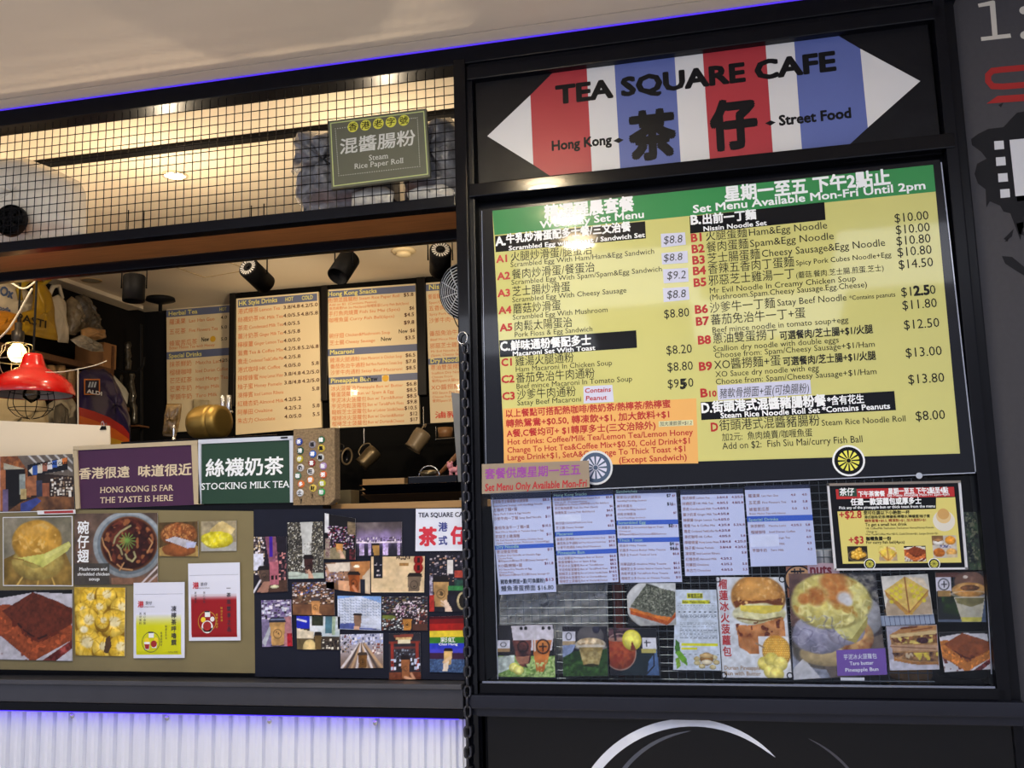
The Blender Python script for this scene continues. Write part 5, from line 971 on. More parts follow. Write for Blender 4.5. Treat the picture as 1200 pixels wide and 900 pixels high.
# cork board with badges
CORK = M((128, 108, 82), .9, 0, .4, 160, .3, 0, 'cork')
ck = Sheet('cork_board', 'tall brown cork board full of round badges beside the green sign', 'board', [(344, 503), (385, 501.8), (385.5, 591.5), (343.7, 592)], -.014, CORK, .012)
strip3(ck.o, 'side_panel', [(385, 501.8), (392, 501), (392.7, 584.5), (385.5, 591.5)], -.013, .03, CORK)
BC = [(135, 195, (30, 60, 160)), (147, 285, (20, 80, 60)), (142, 368, (176, 166, 30)), (150, 455, (206, 206, 214)), (123, 537, (60, 110, 90)), (155, 620, (206, 106, 44)), (145, 707, (200, 204, 214)), (268, 222, (150, 146, 160)), (272, 317, (30, 90, 190)), (263, 408, (140, 34, 30)), (251, 493, (206, 208, 214)), (249, 577, (214, 130, 66)), (275, 660, (214, 190, 80)), (358, 175, (20, 96, 60)), (358, 260, (206, 180, 60)), (350, 353, (196, 200, 206)), (377, 438, (160, 130, 190)), (378, 525, (210, 96, 50)), (366, 613, (176, 176, 40)), (362, 700, (40, 150, 80))]
COLN = ['royal blue', 'dark teal', 'mustard', 'white', 'grey green', 'orange', 'pale white', 'grey', 'bright blue', 'dark red', 'white', 'light orange', 'yellow', 'forest green', 'golden', 'silver white', 'lilac', 'red orange', 'olive yellow', 'leaf green']
POS = [('left', 'top'), ('left', 'second'), ('left', 'third'), ('left', 'fourth'), ('left', 'fifth'), ('left', 'sixth'), ('left', 'lowest'), ('middle', 'top'), ('middle', 'second'), ('middle', 'third'), ('middle', 'fourth'), ('middle', 'fifth'), ('middle', 'lowest'), ('right', 'top'), ('right', 'second'), ('right', 'third'), ('right', 'fourth'), ('right', 'fifth'), ('right', 'sixth'), ('right', 'lowest')]
for k, (bx_, by_, col) in enumerate(BC):
    p = at(335+bx_/8.57, 495+by_/8.57, -.014); o = MB().lathe([(.0, -.0055), (.008, -.0052), (.0115, -.004), (.0126, -.001), (.0126, .0)], p, (0, 1, 0), 20).build('badge', M(col, .25, 0, .05, 60, 0, .6, 'badge_enamel'), None, True)
    tag(o, f'{COLN[k]} round badge, {POS[k][1]} in the {POS[k][0]} column of the cork board', 'badge', 'badges on the cork board')
    dark = sum(col) < 420; chs = '茶港仔奶咖多士福壽喜旺發財龍鳳麵飯粥包粉'[k]
    j = text_job(o, 'badge_print'); text_add(j, chs, p+np.array([-.0075, -.0062, -.0058]), np.array([1., 0, 0]), np.array([0, 0, 1.]), .0155, WINK if dark or k in (5, 17, 11, 19, 16) else INK, None, .03)
for (bx_, by_) in ((150, 785), (262, 735), (375, 762)):
    p = at(335+bx_/8.57, 495+by_/8.57, -.018); tag(MB().tube([p+[-.003, 0, .008], p+[0, -.003, 0], p+[.003, 0, .006], p+[.0, 0, -.010]], .001, 5).build('pin', BLKM), ['black pin under the left column of badges', 'black pin under the middle column of badges', 'black pin under the right column of badges'][[150, 262, 375].index(bx_)], 'pin')
# ------------------------------------------------------------------ price lists (shared by window sheets and back-wall boards)
DRINKS = [('港式檸茶', 'Lemon Tea', '3.8/4.8', '4.2/5.0'), ('絲襪奶茶', 'HK Milk Tea', '4.0/5.5', '4.8/5.8'), ('茶走', 'Condensed Milk Tea', '4.0/5.5', ''), ('薑汁奶茶', 'Ginger Milk Tea', '4.5/5.8', ''), ('檸檬薑', 'Ginger Lemon Tea', '4.0/5.0', ''), ('鴛鴦', 'Tea & Coffee Mix', '4.2/5.8', '5.2/6.8'), ('鴦走', 'Condensed Tea&Coffee Mix', '4.2/5.8', ''), ('港式咖啡', 'HK Coffee', '4.0/5.0', '5.8'), ('檸檬蜂蜜', 'Honey Lemon Water', '3.8/4.8', '4.2/5.0'), ('柚子蜜', 'Honey Pomelo', '3.8/4.8', '4.2/5.0'), ('凍檸賓', 'Iced Lemon Ribena', '', '5.8'), ('紅糖杏奶', 'Almond Milk', '4.2/5.2', ''), ('阿華田', 'Ovaltine', '4.2/5.2', '5.8'), ('朱古力', 'Chocolate', '4.0/5.0', '5.5')]
# rows: ('h', v0, v1, title) | ('r', v, cn, en, price) | ('s', v, small text) | ('w', v, handwriting, size)
SNACK = [('h', .012, .06, 'Hong Kong Snacks'), ('r', .095, '街頭混醬腸粉', 'Steam Rice Paper Roll', '$5.8'), ('s', .122, 'Add on $2  (Contains Peanut)'), ('s', .15, '魚肉燒賣Fish Siu Mai(3pcs)/咖喱魚蛋Curry Fish Ball(3pcs)'), ('r', .193, '手打魚肉燒賣', 'Fish Siu Mai (5pcs)', '$6'), ('r', .24, '咖喱魚蛋', 'Curry Fish Ball(6pcs)', '$4.5'), ('p', .29, '$9.8'), ('r', .355, '碗仔翅', 'Chicken&Mushroom Soup', '$6'), ('r', .405, '芝士腸', 'Cheesy Sausage', '$3.5'),
 ('h', .435, .485, 'Macaroni'), ('r', .53, '雞湯火腿通粉', 'Ham Macaroni in Chicken Soup', '$6.5'), ('r', .575, '番茄免治牛通粉', 'Beef Mince Macaroni in Tomato Soup', '$7.8'), ('r', .62, '沙爹牛肉通粉', 'Satay Beef Macaroni', '$8.5'),
 ('h', .64, .69, 'Pineapple Bun'), ('r', .735, '冰火菠蘿油', 'Pineapple Bun w/ Butter', '$6.8'), ('r', .777, '餐蛋菠蘿包', 'Bun w/ Spam & Egg', '$8.5'), ('r', .819, '芋泥冰火菠蘿包', 'Bun w/ Taro&Butter', '$8.5'), ('r', .861, '芋泥肉鬆菠蘿包', 'Bun w/ Taro&Pork Floss', '$9.8'), ('r', .903, '龍蝦芝士菠蘿包', 'Bun w/ Lobster Salad&Cheese', '$10.5'), ('r', .945, '榴槤冰火菠蘿包', 'Bun w/ Durian&Butter', '$12'), ('r', .985, '榴槤芝士菠蘿包', 'Bun w/ Durian&Cheese', '$17')]
NOODLE = [('r', .045, '餐蛋麵/芝士腸蛋麵+火腿蛋麵', '', '$8.5'), ('s', .085, 'Spam/Cheesy Sausage with Ham&Egg Noodle'), ('r', .135, '五香肉丁麵+蛋', '', '$9'), ('s', .175, 'Spicy Pork Cubes & Egg Noodle'), ('r', .23, '沙爹牛肉一丁麵', 'Satay Beef Noodle', '$11'), ('r', .33, '番茄免治牛一丁麵+蛋', '', '$10.5'), ('s', .37, 'Beef Mince Noodle in Tomato Soup + Egg'), ('r', .425, '邪惡芝士雞湯麵', '', '$11'), ('s', .46, 'Mr Evil Noodle in Creamy Chicken Soup'), ('s', .49, '(Spam, Cheesy Sausage, Mushroom, Cheese&Egg)'),
 ('h', .505, .55, 'Dry Noodle'), ('r', .59, '蔥油雙蛋撈麵', '', '$11'), ('s', .625, 'Scallion Dry Noodle w/ Double Eggs'), ('s', .655, 'Choose From:'), ('s', .685, '餐肉Spam/火腿Ham/芝士腸Cheesy Sausage+$1'), ('r', .74, 'XO醬撈麵+蛋', '', '$11.8'), ('s', .775, 'XO Sauce Dry Noodle w/ Egg'), ('s', .805, 'Choose From:'), ('s', .835, '餐肉Spam/火腿Ham/芝士腸Cheesy Sausage+$1')]
TOAST = [('h', 0, .04, 'Sandwiches'), ('r', .09, '餐蛋治/火腿蛋治', '', '$7'), ('s', .125, 'Spam&Egg/Ham&Egg Sandwich'), ('r', .185, '鹹牛肉蛋治', '', '$11'), ('s', .22, 'Corned Beef&Egg Sandwich'), ('r', .275, '肉鬆太陽蛋治', '', '$7'), ('s', .31, 'Pork Floss&Egg Sandwich'), ('h', .33, .38, 'Scrambled Egg'), ('r', .42, '炒滑蛋多士', 'Scrambled Egg w/ Toast', '$7.5'), ('s', .455, 'Choose of:'), ('s', .49, '餐肉Spam/火腿Ham/芝士Cheese/蘑菇Mushroom'),
 ('h', .52, .57, 'Thick Toast'), ('r', .615, '奶油多', 'Milky Toastie', '$4'), ('r', .665, '奶醬多', 'Peanut Butter Milky Toastie', '$4.5'), ('r', .715, '西多士', 'French Toast w/ Lava', '$5.8'), ('r', .815, '阿華田奶多', 'Ovaltine Milky Toastie', '$5.5'), ('r', .865, '龍蝦芝士多', 'Lobster Salad w/ Cheese Toastie', '$6.5'), ('r', .915, '肉鬆芋泥多', 'Taro&Pork Floss Toastie', '$8.5'), ('r', .965, '榴槤芝士多', 'Durian w/ Cheese Toastie', '$10')]
HERB = [('羅漢果', 'Lao Han Guo', '4.0', '4.0'), ('五花茶', 'Five Flowers Tea', '5.0', '5.8'), ('蜂蜜苦瓜茶', '', '5.0', '5.5')]
SPEC = [('抹茶鮮奶', 'Matcha Latte', '4.2/5.2', '5.8'), ('榴槤咖啡', 'Iced Durian Coffee', '', '7.0'), ('芒茫紅茶', 'Iced Mango Tea', '', '6.0'), ('芒果牛奶', 'Mango Milk', '', '6.2'), ('芋頭牛奶', 'Taro Milk', '', '6.2')]
def est(s): return sum(1.0 if ord(c) > 0x2e80 else .52 for c in s)
def fit(s_, txt, u, v, umax, em, mat, bold=0):
    wd = est(txt)*em*s_.hei; mx = (umax-u)*s_.wid
    s_.tu(txt, u, v, u+min(wd, mx)/s_.wid, em, mat, bold)
def rows(s_, R, blue, ink, price, head, em=.036, sc=1.0):
    for r in R:
        if r[0] == 'h': s_.rect(0, r[1], 1, r[2], blue); fit(s_, r[3], .02, r[2]-.011, .6, .045, head, .012)
        elif r[0] == 'r':
            n = len(r[2])*em*s_.hei/s_.wid; n = min(n, .62); s_.tu(r[2], .02, r[1], .02+n, em, ink)
            if r[3]: fit(s_, r[3], .03+n, r[1]-.004, .83, em*.82, ink)
            if r[4]: fit(s_, r[4], .985-len(r[4])*.52*em*s_.hei/s_.wid, r[1]-.006, .995, em*.95, price, .012)
        elif r[0] == 's': fit(s_, r[2], .03, r[1], .93, .025, ink)
        elif r[0] == 'p': fit(s_, r[2], .86, r[1], .99, em, price, .012)
def drinks(s_, R, v0, dv, ink, price, em=.042):
    for k, (cn, en, h, c) in enumerate(R):
        v = v0+dv*k; n = len(cn)*em*s_.hei/s_.wid*.95; s_.tu(cn, .02, v, .02+n, em, ink); 
        if en: fit(s_, en, .03+n, v-.004, .57, em*.8, ink)
        if h: fit(s_, h, .575, v-.006, .775, em*.85, price, .012)
        if c: fit(s_, c, .985-len(c)*.5*em*.85*s_.hei/s_.wid, v-.006, .99, em*.85, price, .012)
# ------------------------------------------------------------------ back-wall menu boards
CRM = M((214, 196, 160), .35, 0, .01, 4, 0, .3, 'warm_board_paper'); BOR = M((198, 104, 50), .5, var=0, name='brick_ink'); BLB = M((92, 100, 130), .4, 0, .02, 5, name='slate_blue_band'); YIN = M((222, 214, 120), .4, var=0, name='pale_yellow_ink'); PB = M((70, 26, 22), .5, var=0, name='maroon_ink')
YH = 2.84
fr = MB()
def bar_px(m, a, b_, w_, Y0, Y1): strip(m, a, b_, w_, Y0, Y1)
hk = Sheet('drinks_menu_board', 'lit back-wall menu board headed HK Style Drinks', 'menu board', [(277, 350), (373, 341.8), (376.7, 501), (276.2, 509.6)], YH, CRM, .02)
hk.rect(.02, .012, .985, .068, BLB); fit(hk, 'HK Style Drinks', .03, .055, .5, .05, YIN, .012); fit(hk, 'HOT', .6, .052, .74, .042, YIN, .012); fit(hk, 'COLD', .8, .052, .97, .042, YIN, .012)
drinks(hk, DRINKS, .115, .0618, BOR, PB, .044); hk.done()
sn = Sheet('snack_menu_board', 'lit back-wall menu board headed Hong Kong Snacks, middle one', 'menu board', [(382, 339.7), (486.6, 332.3), (491.7, 496.6), (387, 501.8)], YH, CRM, .02)
rows(sn, SNACK, BLB, BOR, PB, YIN, .038)
sn.tu('New', .80, .352, .9, .042, INK, .01).tu('New', .60, .40, .72, .042, INK, .01).tu('New', .42, .682, .55, .05, INK, .015).rect(.6, .645, .68, .69, CRM, .0008).disc(.64, .667, .022, M((206, 160, 40), .5, name='smile_yellow'), .001).done()
nd = Sheet('noodle_menu_board', 'lit back-wall noodle menu board half hidden by the pillar', 'menu board', [(499, 331.6), (603, 324), (609, 491), (504.5, 496.6)], YH, CRM, .02)
nd.rect(.0, .012, .985, .06, BLB); fit(nd, 'Nissin Noodle', .03, .05, .6, .05, YIN, .012)
rows(nd, [tuple([r[0], .075+r[1]*.93]+([.075+r[2]*.93, r[3]] if r[0] == 'h' else list(r[2:]))) for r in NOODLE], BLB, BOR, PB, YIN, .04); nd.tu('滷豬飯', .05, .96, .45, .05, M((200, 50, 30), .5, var=0, name='red_marker'), .01).done()
hb = Sheet('herbal_menu_board', 'dim back-wall menu board headed Herbal Tea, leftmost of the boards', 'menu board', [(195, 362), (271, 356), (271, 502), (196, 507)], 3.15, CRM, .015)
hb.rect(0, .012, 1, .07, BLB); fit(hb, 'Herbal Tea', .03, .058, .5, .05, YIN, .012); fit(hb, 'HOT', .82, .052, .97, .04, YIN, .01)
for k, (cn, en, h, c) in enumerate(HERB):
    v = .13+.08*k+(.015 if k == 2 else 0); fit(hb, cn, .04, v, .5, .05, BOR); fit(hb, en, .35, v-.004, .8, .04, BOR); fit(hb, h, .84, v-.012, .98, .036, INK, .01)
fit(hb, 'Bitter Melon Tea with Honey', .04, .335, .75, .035, BOR); fit(hb, 'New', .54, .29, .66, .05, INK, .02); hb.disc(.72, .275, .022, M((206, 160, 40), .5, name='smile_yellow'), .001)
hb.rect(0, .355, 1, .415, BLB); fit(hb, 'Special Drinks', .03, .405, .55, .05, YIN, .012)
for k, (cn, en, h, c) in enumerate(SPEC): v = .475+.066*k; fit(hb, cn, .04, v, .5, .05, BOR); fit(hb, en, .45, v-.004, .95, .04, BOR); fit(hb, h, .82, v-.01, .99, .036, INK, .01)
hb.done()
# black casing around the boards: bulkhead with uprights
bk = MB(); p0 = at(268, 420, YH+.02)[0]
struct(MB().box(p0, .95, YH+.025, YH+.2, 1.0, ZC).build('wall_boards', M((8, 8, 8), .6, 0, .1, 6, name='board_casing', spec=.05)))
def upright(xa, xb, y): 
    a = at(xa, y, YH)[0]; b_ = at(xb, y, YH)[0]; return (a, b_, YH-.02, YH+.03, 2.42, 3.19)
beam('trim_17', [upright(269.5, 276, 420), upright(377.5, 384.5, 420), upright(490, 500, 420)], M((20, 18, 17), .3, 0, .1, 6, name='dark_frame_wood'))
for tp in (((276, 342), (377, 333.5)), ): pass
# lamps inside: real warm floods on the boards from the spotlight bodies
lamp('SPOT', 'board_spot', (c1[0]+.05, c1[1]+.12, c1[2]-.05), 62, (1, .80, .54), .05, at(330, 440, YH), 80, blend=.9)
lamp('SPOT', 'board_spot', (c3[0]+.0, c3[1]+.12, c3[2]-.06), 62, (1, .80, .54), .05, at(440, 430, YH), 80, blend=.9)
lamp('SPOT', 'counter_spot', (c2[0], c2[1]-.08, c2[2]-.06), 10, (1, .78, .5), .05, (c2[0]-.1, .1, 1.7), 60, blend=.8)
bar = thing('added_fill_bar', 'warm light bar hidden behind the wooden shelf above the hatch', 'light bar', (-2.2, .55, 2.76))  # unseen bar, added only as warm fill for the inner ceiling
MB().rbox(-3.6, -1.0, .54, .56, 2.745, 2.76, .002).build('housing', BLKM, bar)
for x_ in (-3.3, -2.3, -1.3):
    MB().lathe([(.012, 0), (.016, .01), (.012, .02), (.001, .024)], (x_, .55, 2.761), (0, 0, 1), 12).build('bulb', M((255, 225, 170), .3, var=0, name='added_fill_bulb', emit=6), bar, True)
    lamp('POINT', 'added_ceiling_fill', (x_, .55, 2.80), 15, (1, .80, .55), .03)  # added fill light at the unseen bar, brightens the ceiling
for x_ in (-3.3, -1.3): MB().tube([(x_, .55, 2.755), (x_, .68, ZC)], .004, 6).build('hanger', BLKM, bar)
# ------------------------------------------------------------------ shelving on the left wall
WD = wood((110, 72, 44), (66, 40, 24), .5)
lsv = thing('wall_shelving', 'brown wooden shelves along the left wall loaded with bags', 'shelf', (-4.0, 1.3, 2.1))
for z in (2.615, 2.395, 2.13): MB().rbox(XL+.005, -3.86, .25, 2.42 if z > 2.5 else 2.62, z, z+.035 if z > 2.5 else z+.025, .002).build('shelf_board', WD, lsv)
MB().rbox(XL+.005, -3.86, 2.425, 2.445, 2.10, 2.80, .002).build('side_panel', WD, lsv)
for y in (.3, 1.4): MB().box(XL+.005, XL+.03, y, y+.03, 2.06, 2.66).build('bracket', BLKM, lsv)
def pillow(name, label, cat, pts, X, th, mat, seed=1, wr=.25, group=None, plane='X', parent=None, rings=7, sub=4, dz=0):
    rs = np.random.RandomState(seed); f = (lambda x, y: atx(x, y, X)) if plane == 'X' else (lambda x, y: at(x, y, X))
    P = [f(*p)+np.array([0, 0, dz]) for p in pts]; Q = []
    for i in range(len(P)):
        a, b_ = P[i], P[(i+1) % len(P)]
        for k in range(sub): Q.append(a*(1-k/sub)+b_*k/sub)
    Q = np.array(Q); c = Q.mean(0); nrm = np.array([1., 0, 0]) if plane == 'X' else np.array([0, -1., 0]); n = len(Q); V = []; Fc = []
    ph = rs.rand(4)*6
    fs = np.linspace(1, 0.02, rings)
    for side in (1, -1):
        for fr_ in fs:
            for i, q in enumerate(Q):
                d = math.sqrt(max(0, 1-fr_**2.2))*th; wv_ = 1+wr*(math.sin(9*i/n*6.28/2+ph[0]+5*fr_)+.6*math.sin(17*i/n*6.28/2+ph[1]-9*fr_))*fr_*(1-fr_)*2
                V.append(c+(q-c)*fr_+nrm*side*d*wv_)
    R_ = len(fs)
    for s_ in range(2):
        o_ = s_*R_*n
        for r in range(R_-1):
            for i in range(n):
                q = (o_+r*n+i, o_+r*n+(i+1) % n, o_+(r+1)*n+(i+1) % n, o_+(r+1)*n+i); Fc.append(q if s_ else q[::-1])
        Fc.append(tuple(o_+(R_-1)*n+i for i in range(n)))
    for i in range(n): Fc.append((i, (i+1) % n, R_*n+(i+1) % n, R_*n+i))
    o = linkmesh(name, V, Fc, mat, parent, None, True)
    if parent is None: tag(o, label, cat, group)
    return o
def xtext(o, txt, px_, py_, em_px, mat, X, bold=.02, shear=0, name='lettering', d=.004, slope=None):
    P0 = atx(px_, py_, X+d); j = text_job(o, name); mpp = np.linalg.norm(atx(px_, py_-1, X)-P0+0)*0+np.linalg.norm(atx(px_, py_-1, X+d)-P0)
    ex = np.array([0, 1., 0]); text_add(j, txt, P0, ex, np.array([0, 0, 1.]), em_px*mpp, mat, None, bold, shear, stretch=slope or 1.)
X1 = -3.90
PL = lambda c, n, r=.4: M(c, r, 0, .14, 12, .5, .15, n)
WB = pillow('shopping_bag', 'white plastic bag with blue script at the left end of the upper shelf', 'bag', [(-30, 328), (5, 330), (18, 331), (36, 345), (43, 368), (40, 392), (-30, 385)], X1, .07, PL((196, 184, 160), 'white_plastic_bag'), 2)
xtext(WB, 'Ox', -1, 345, 16, M((70, 90, 130), .5, var=0, name='faded_blue_ink'), X1+.065, .03, .2); xtext(WB, 'Foodie', -4, 362, 8, M((70, 90, 130), .5, var=0, name='faded_blue_ink'), X1+.065, .03, .1)
OB = pillow('shopping_bag', 'orange and yellow plastic bag at the left end of the upper shelf', 'bag', [(-30, 366), (6, 364), (20, 368), (24, 378), (22, 392), (-30, 392)], X1+.12, .03, PL((186, 122, 26), 'orange_plastic_bag'), 3)
YB_ = pillow('shopping_bag', 'yellow plastic carrier bag with black capital letters on the upper shelf', 'bag', [(40, 330), (50, 329), (60, 344), (64, 362), (64, 380), (68, 399), (54, 397), (40, 394), (24, 391), (26, 366), (38, 362), (40, 345)], X1+.12, .03, PL((150, 116, 18), 'yellow_plastic_bag'), 4)
xtext(YB_, 'PASTI', 19, 375, 13, M((40, 34, 24), .5, var=0, name='black_bag_ink'), X1+.155, .02, slope=1.6)
MB().tube([atx(x, y, X1+.12) for x, y in ((24, 352), (22, 340), (32, 329), (46, 326), (58, 328), (46, 336), (42, 346))], [.014, .016, .016, .016, .015, .015, .016], 8).build('handle', PL((146, 120, 26), 'yellow_plastic_handle'), YB_, True)
W2 = pillow('shopping_bag', 'plain white plastic carrier bag behind the yellow one', 'bag', [(58, 350), (68, 345), (76, 352), (76, 372), (80, 386), (80, 402), (68, 401), (62, 385)], X1+.03, .025, PL((206, 196, 176), 'cream_plastic_bag'), 5)
MB().tube([atx(x, y, X1+.02) for x, y in ((56, 350), (62, 336), (69, 335), (73, 350))], [.012, .013, .013, .012], 8).build('handle', PL((206, 196, 176), 'cream_plastic_bag'), W2, True)
CLR = M((120, 106, 84), .25, 0, .5, 22, .9, .5, 'clear_bag_with_buns')
pillow('food_bag', 'clear bag of brown buns beside the white carrier bag', 'bag', [(78, 352), (84, 347), (92, 358), (95, 375), (94, 388), (88, 393), (80, 392)], X1-.02, .05, CLR, 7, .6)
pillow('food_bag', 'tall clear wrapped bag leaning at the right end of the upper shelf', 'bag', [(88, 347), (98, 345), (106, 356), (114, 375), (120, 392), (104, 392), (94, 380)], X1-.15, .05, M((96, 86, 74), .2, 0, .5, 20, .9, .6, 'grey_clear_bag'), 8, .6)
pillow('bread_loaf', 'tan wrapped loaf on the upper shelf under the clear bags', 'bread', [(95, 386), (104, 383), (122, 386), (124, 396), (112, 399), (96, 396)], X1+.08, .035, M((170, 130, 84), .3, 0, .25, 18, .5, .4, 'wrapped_bread'), 9, .3)
pillow('plastic_wrap', 'crumpled clear plastic wrap on the shelf edge', 'plastic bag', [(82, 398), (96, 392), (106, 396), (120, 404), (122, 412), (108, 412), (92, 406)], X1+.15, .02, M((150, 142, 128), .2, 0, .4, 26, 1, .6, 'clear_crumpled_wrap'), 10, .7)
m = MB(); a = atx(118, 400, -3.88); m.rbox(-4.08, -3.87, a[1]+.02, a[1]+.15, 2.652, 2.652+.16, .003); tag(m.build('cardboard_box', M((150, 108, 70), .8, 0, .08, 12, .05, name='kraft_board')), 'brown cardboard box at the right end of the upper shelf', 'box')
# cup stacks on the middle shelf
CUPM = M((150, 118, 80), .4, 0, .08, 30, .1, .2, 'kraft_paper_cup')
def cup_stack(px_, py_, n, h, first=[None], lab=''):
    p = atx(px_, py_, -3.93); p[2] = 2.422
    t = thing('cup_stack', lab, 'cups', p, 'upturned paper cup stacks'); prof = []
    for k in range(n):
        z = k*.0135; prof += [(.037, z), (.0385, z+.004), (.036, z+.009)]
    MB().lathe(prof, p, (0, 0, 1), 18).build('cup_rim', CUPM, t, True)
    z = n*.0135; MB().lathe([(.036, z-.004), (.034, z+.02), (.030, z+.05), (.025, z+.058), (.0, z+.058)], p, (0, 0, 1), 18, cap=False).build('cup', CUPM, t, True)
for k, (x, n) in enumerate(((47, 9), (58.5, 9), (70, 10), (81, 9), (91.5, 9))): cup_stack(x, 450, n, .19, lab=['first', 'second', 'third', 'fourth', 'fifth'][k]+' stack of brown paper cups from the left, on the middle shelf')
# bags on the low shelf
GRB = M((158, 150, 130), .3, 0, .3, 16, .8, .4, 'grey_plastic')
pillow('food_bag', 'cream plastic bag under the red lamp on the low shelf', 'bag', [(-40, 468), (14, 464), (52, 466), (56, 482), (60, 530), (-40, 530)], X1+.17, .03, M((190, 174, 138), .35, 0, .12, 10, .6, .2, 'cream_bag'), 12, .4)
pillow('food_bag', 'grey creased plastic bag on the low shelf beside the purple bag', 'bag', [(56, 474), (66, 467), (84, 466), (90, 474), (90, 530), (50, 530)], X1+.06, .035, GRB, 13, .6)
pillow('food_bag', 'dark creased plastic bag on the low shelf right under the cups', 'bag', [(64, 476), (72, 472), (80, 480), (84, 530), (58, 530)], X1+.17, .008, M((70, 66, 58), .3, 0, .4, 20, .9, .5, 'dark_film'), 14, .6)
AB = pillow('shopping_bag', 'dark purple supermarket carrier bag with rainbow waves on the low shelf', 'bag', [(92, 438), (98, 433), (122, 432), (130, 438), (138, 455), (146, 472), (151, 492), (153, 520), (150, 535), (92, 535)], -3.80, .05, M((42, 34, 74), .35, 0, .2, 12, .5, .3, 'purple_plastic'), 15, .3)
def wave(pts, mat, d): 
    V = [atx(x, y, -3.80+d) for x, y in pts]; linkmesh('colour_band', V, [tuple(range(len(V)))], mat, AB)
wave([(92.5, 477), (110, 482), (128, 489), (144, 499), (151.5, 508), (151.5, 516), (135, 504), (112, 494), (92.5, 488)], M((176, 44, 40), .4, 0, .1, 12, name='red_plastic'), .058)
wave([(92.5, 487), (112, 493), (135, 503), (151.5, 515), (151.5, 521), (128, 513), (92.5, 503)], M((206, 100, 36), .4, 0, .1, 12, name='orange_plastic'), .0585)
wave([(92.5, 502), (128, 512), (151.5, 520), (150, 534), (92.5, 534)], M((206, 160, 50), .4, 0, .1, 12, name='yellow_plastic'), .059)
LX = -3.80+.062
def lq(pts, mat, d, nm): linkmesh(nm, [atx(x, y, LX+d) for x, y in pts], [tuple(range(len(pts)))], mat, AB)
lq([(98.5, 444), (117.3, 444), (117.3, 462.7), (98.5, 462.7)], M((206, 120, 50), .4, var=0, name='orange_ink'), 0, 'logo_border'); lq([(100, 445.5), (115.8, 445.5), (115.8, 461.2), (100, 461.2)], M((30, 26, 52), .4, var=0, name='logo_navy'), .001, 'logo_field')
for k in range(3): x = 103+3.3*k; lq([(x, 454), (x+2.2, 454), (x+3.8, 447.5), (x+1.8, 447.5)], M((176, 190, 206), .4, var=0, name='pale_logo_blue'), .002, 'logo_stripe')
xtext(AB, 'ALDI', 102, 460.2, 6.2, WINK, LX, .03, d=.003, slope=2.1)
pillow('paper_bag', 'grey white folded paper edge behind the purple carrier bag', 'paper bag', [(126, 437), (132, 438), (148, 456), (151, 462), (149, 474), (143, 462)], -3.93, .012, M((180, 176, 164), .6, name='grey_paper'), 16, .1)
# foil ducts and dark pole beside the shelf
FO = M((52, 48, 42), .35, .4, .5, 40, 1, .3, 'wrinkled_foil')
for k, (a, b_, r) in enumerate((((149, 402), (150, 434), .022), ((153, 436), (158, 497), .020), ((141, 440), (143, 470), .012))):
    A = at(*a, 2.7); B = at(*b_, 2.7); pts = [A+(B-A)*t+np.array([math.sin(t*19)*.005, 0, 0]) for t in np.linspace(0, 1, 14)]; tag(MB().tube(pts, [r*(1+.16*math.sin(i*2.3)) for i in range(14)], 10).build('wrapped_roll', FO, smooth=True), ['upper wrinkled foil-wrapped roll standing past the shelf end', 'lower wrinkled foil-wrapped roll standing past the shelf end', 'thin short foil-wrapped roll nearest the purple carrier bag'][k], 'roll')
cabt = thing('tall_rack', 'black metal rack post with a small shelf past the purple bag', 'rack', at(165, 520, 2.72))
a = at(165, 380, 2.72); b_ = at(166, 560, 2.72); MB().tube([a, b_], .011, 8).build('post', BLKM, cabt)
a = at(152, 500, 2.66); MB().rbox(a[0], a[0]+.12, 2.58, 2.70, a[2]-.012, a[2], .002).build('shelf_board', WD, cabt)
tag(MB().tube([at(x, y, 2.5) for x, y in ((117, 426), (132, 430), (146, 436), (160, 436), (168, 428), (169, 418))], .008, 8).build('black_hose', BLKM, None, True), 'black hose looped past the shelf end', 'hose')
# ------------------------------------------------------------------ pendant lamps
def curvepts(p, n=8):
    P = [np.array(q, float) for q in p]; out = []
    for i in range(len(P)-1):
        p0 = P[max(i-1, 0)]; p1 = P[i]; p2 = P[i+1]; p3 = P[min(i+2, len(P)-1)]
        for k in range(n):
            t = k/n; out.append(.5*((2*p1)+(-p0+p2)*t+(2*p0-5*p1+4*p2-p3)*t*t+(-p0+3*p1-3*p2+p3)*t**3))
    out.append(P[-1]); return out
YL = 1.0; WIRE_P = M((190, 180, 160), .3, .7, .05, 20, name='pale_cage_wire')
cb = at(20, 414, YL); t = thing('caged_bulb_lamp', 'lit bare bulb in a wire cage hanging on a black cord', 'pendant lamp', cb)
s1 = np.linalg.norm(at(21, 414, YL)-cb)
MB().lathe([(.001, -9.5*s1), (5*s1, -8*s1), (8*s1, -4*s1), (8.8*s1, 0), (8*s1, 4*s1), (5*s1, 8*s1), (4*s1, 11*s1)], cb, (0, 0, 1), 24).build('bulb', M((255, 214, 130), .3, var=0, name='glowing_bulb', emit=9), t, True)
MB().lathe([(4*s1, 9*s1), (5.5*s1, 10*s1), (5.5*s1, 14*s1), (6*s1, 15*s1), (6*s1, 22*s1), (3.4*s1, 24*s1), (3.4*s1, 31*s1), (1*s1, 32*s1)], cb, (0, 0, 1), 20).build('socket', M((58, 54, 50), .35, .6, .1, 20, name='dark_brass_socket'), t, True)
MB().tube([cb+[0, 0, 31*s1], [cb[0], cb[1], ZC]], .005, 6).build('cord', BLKM, t)
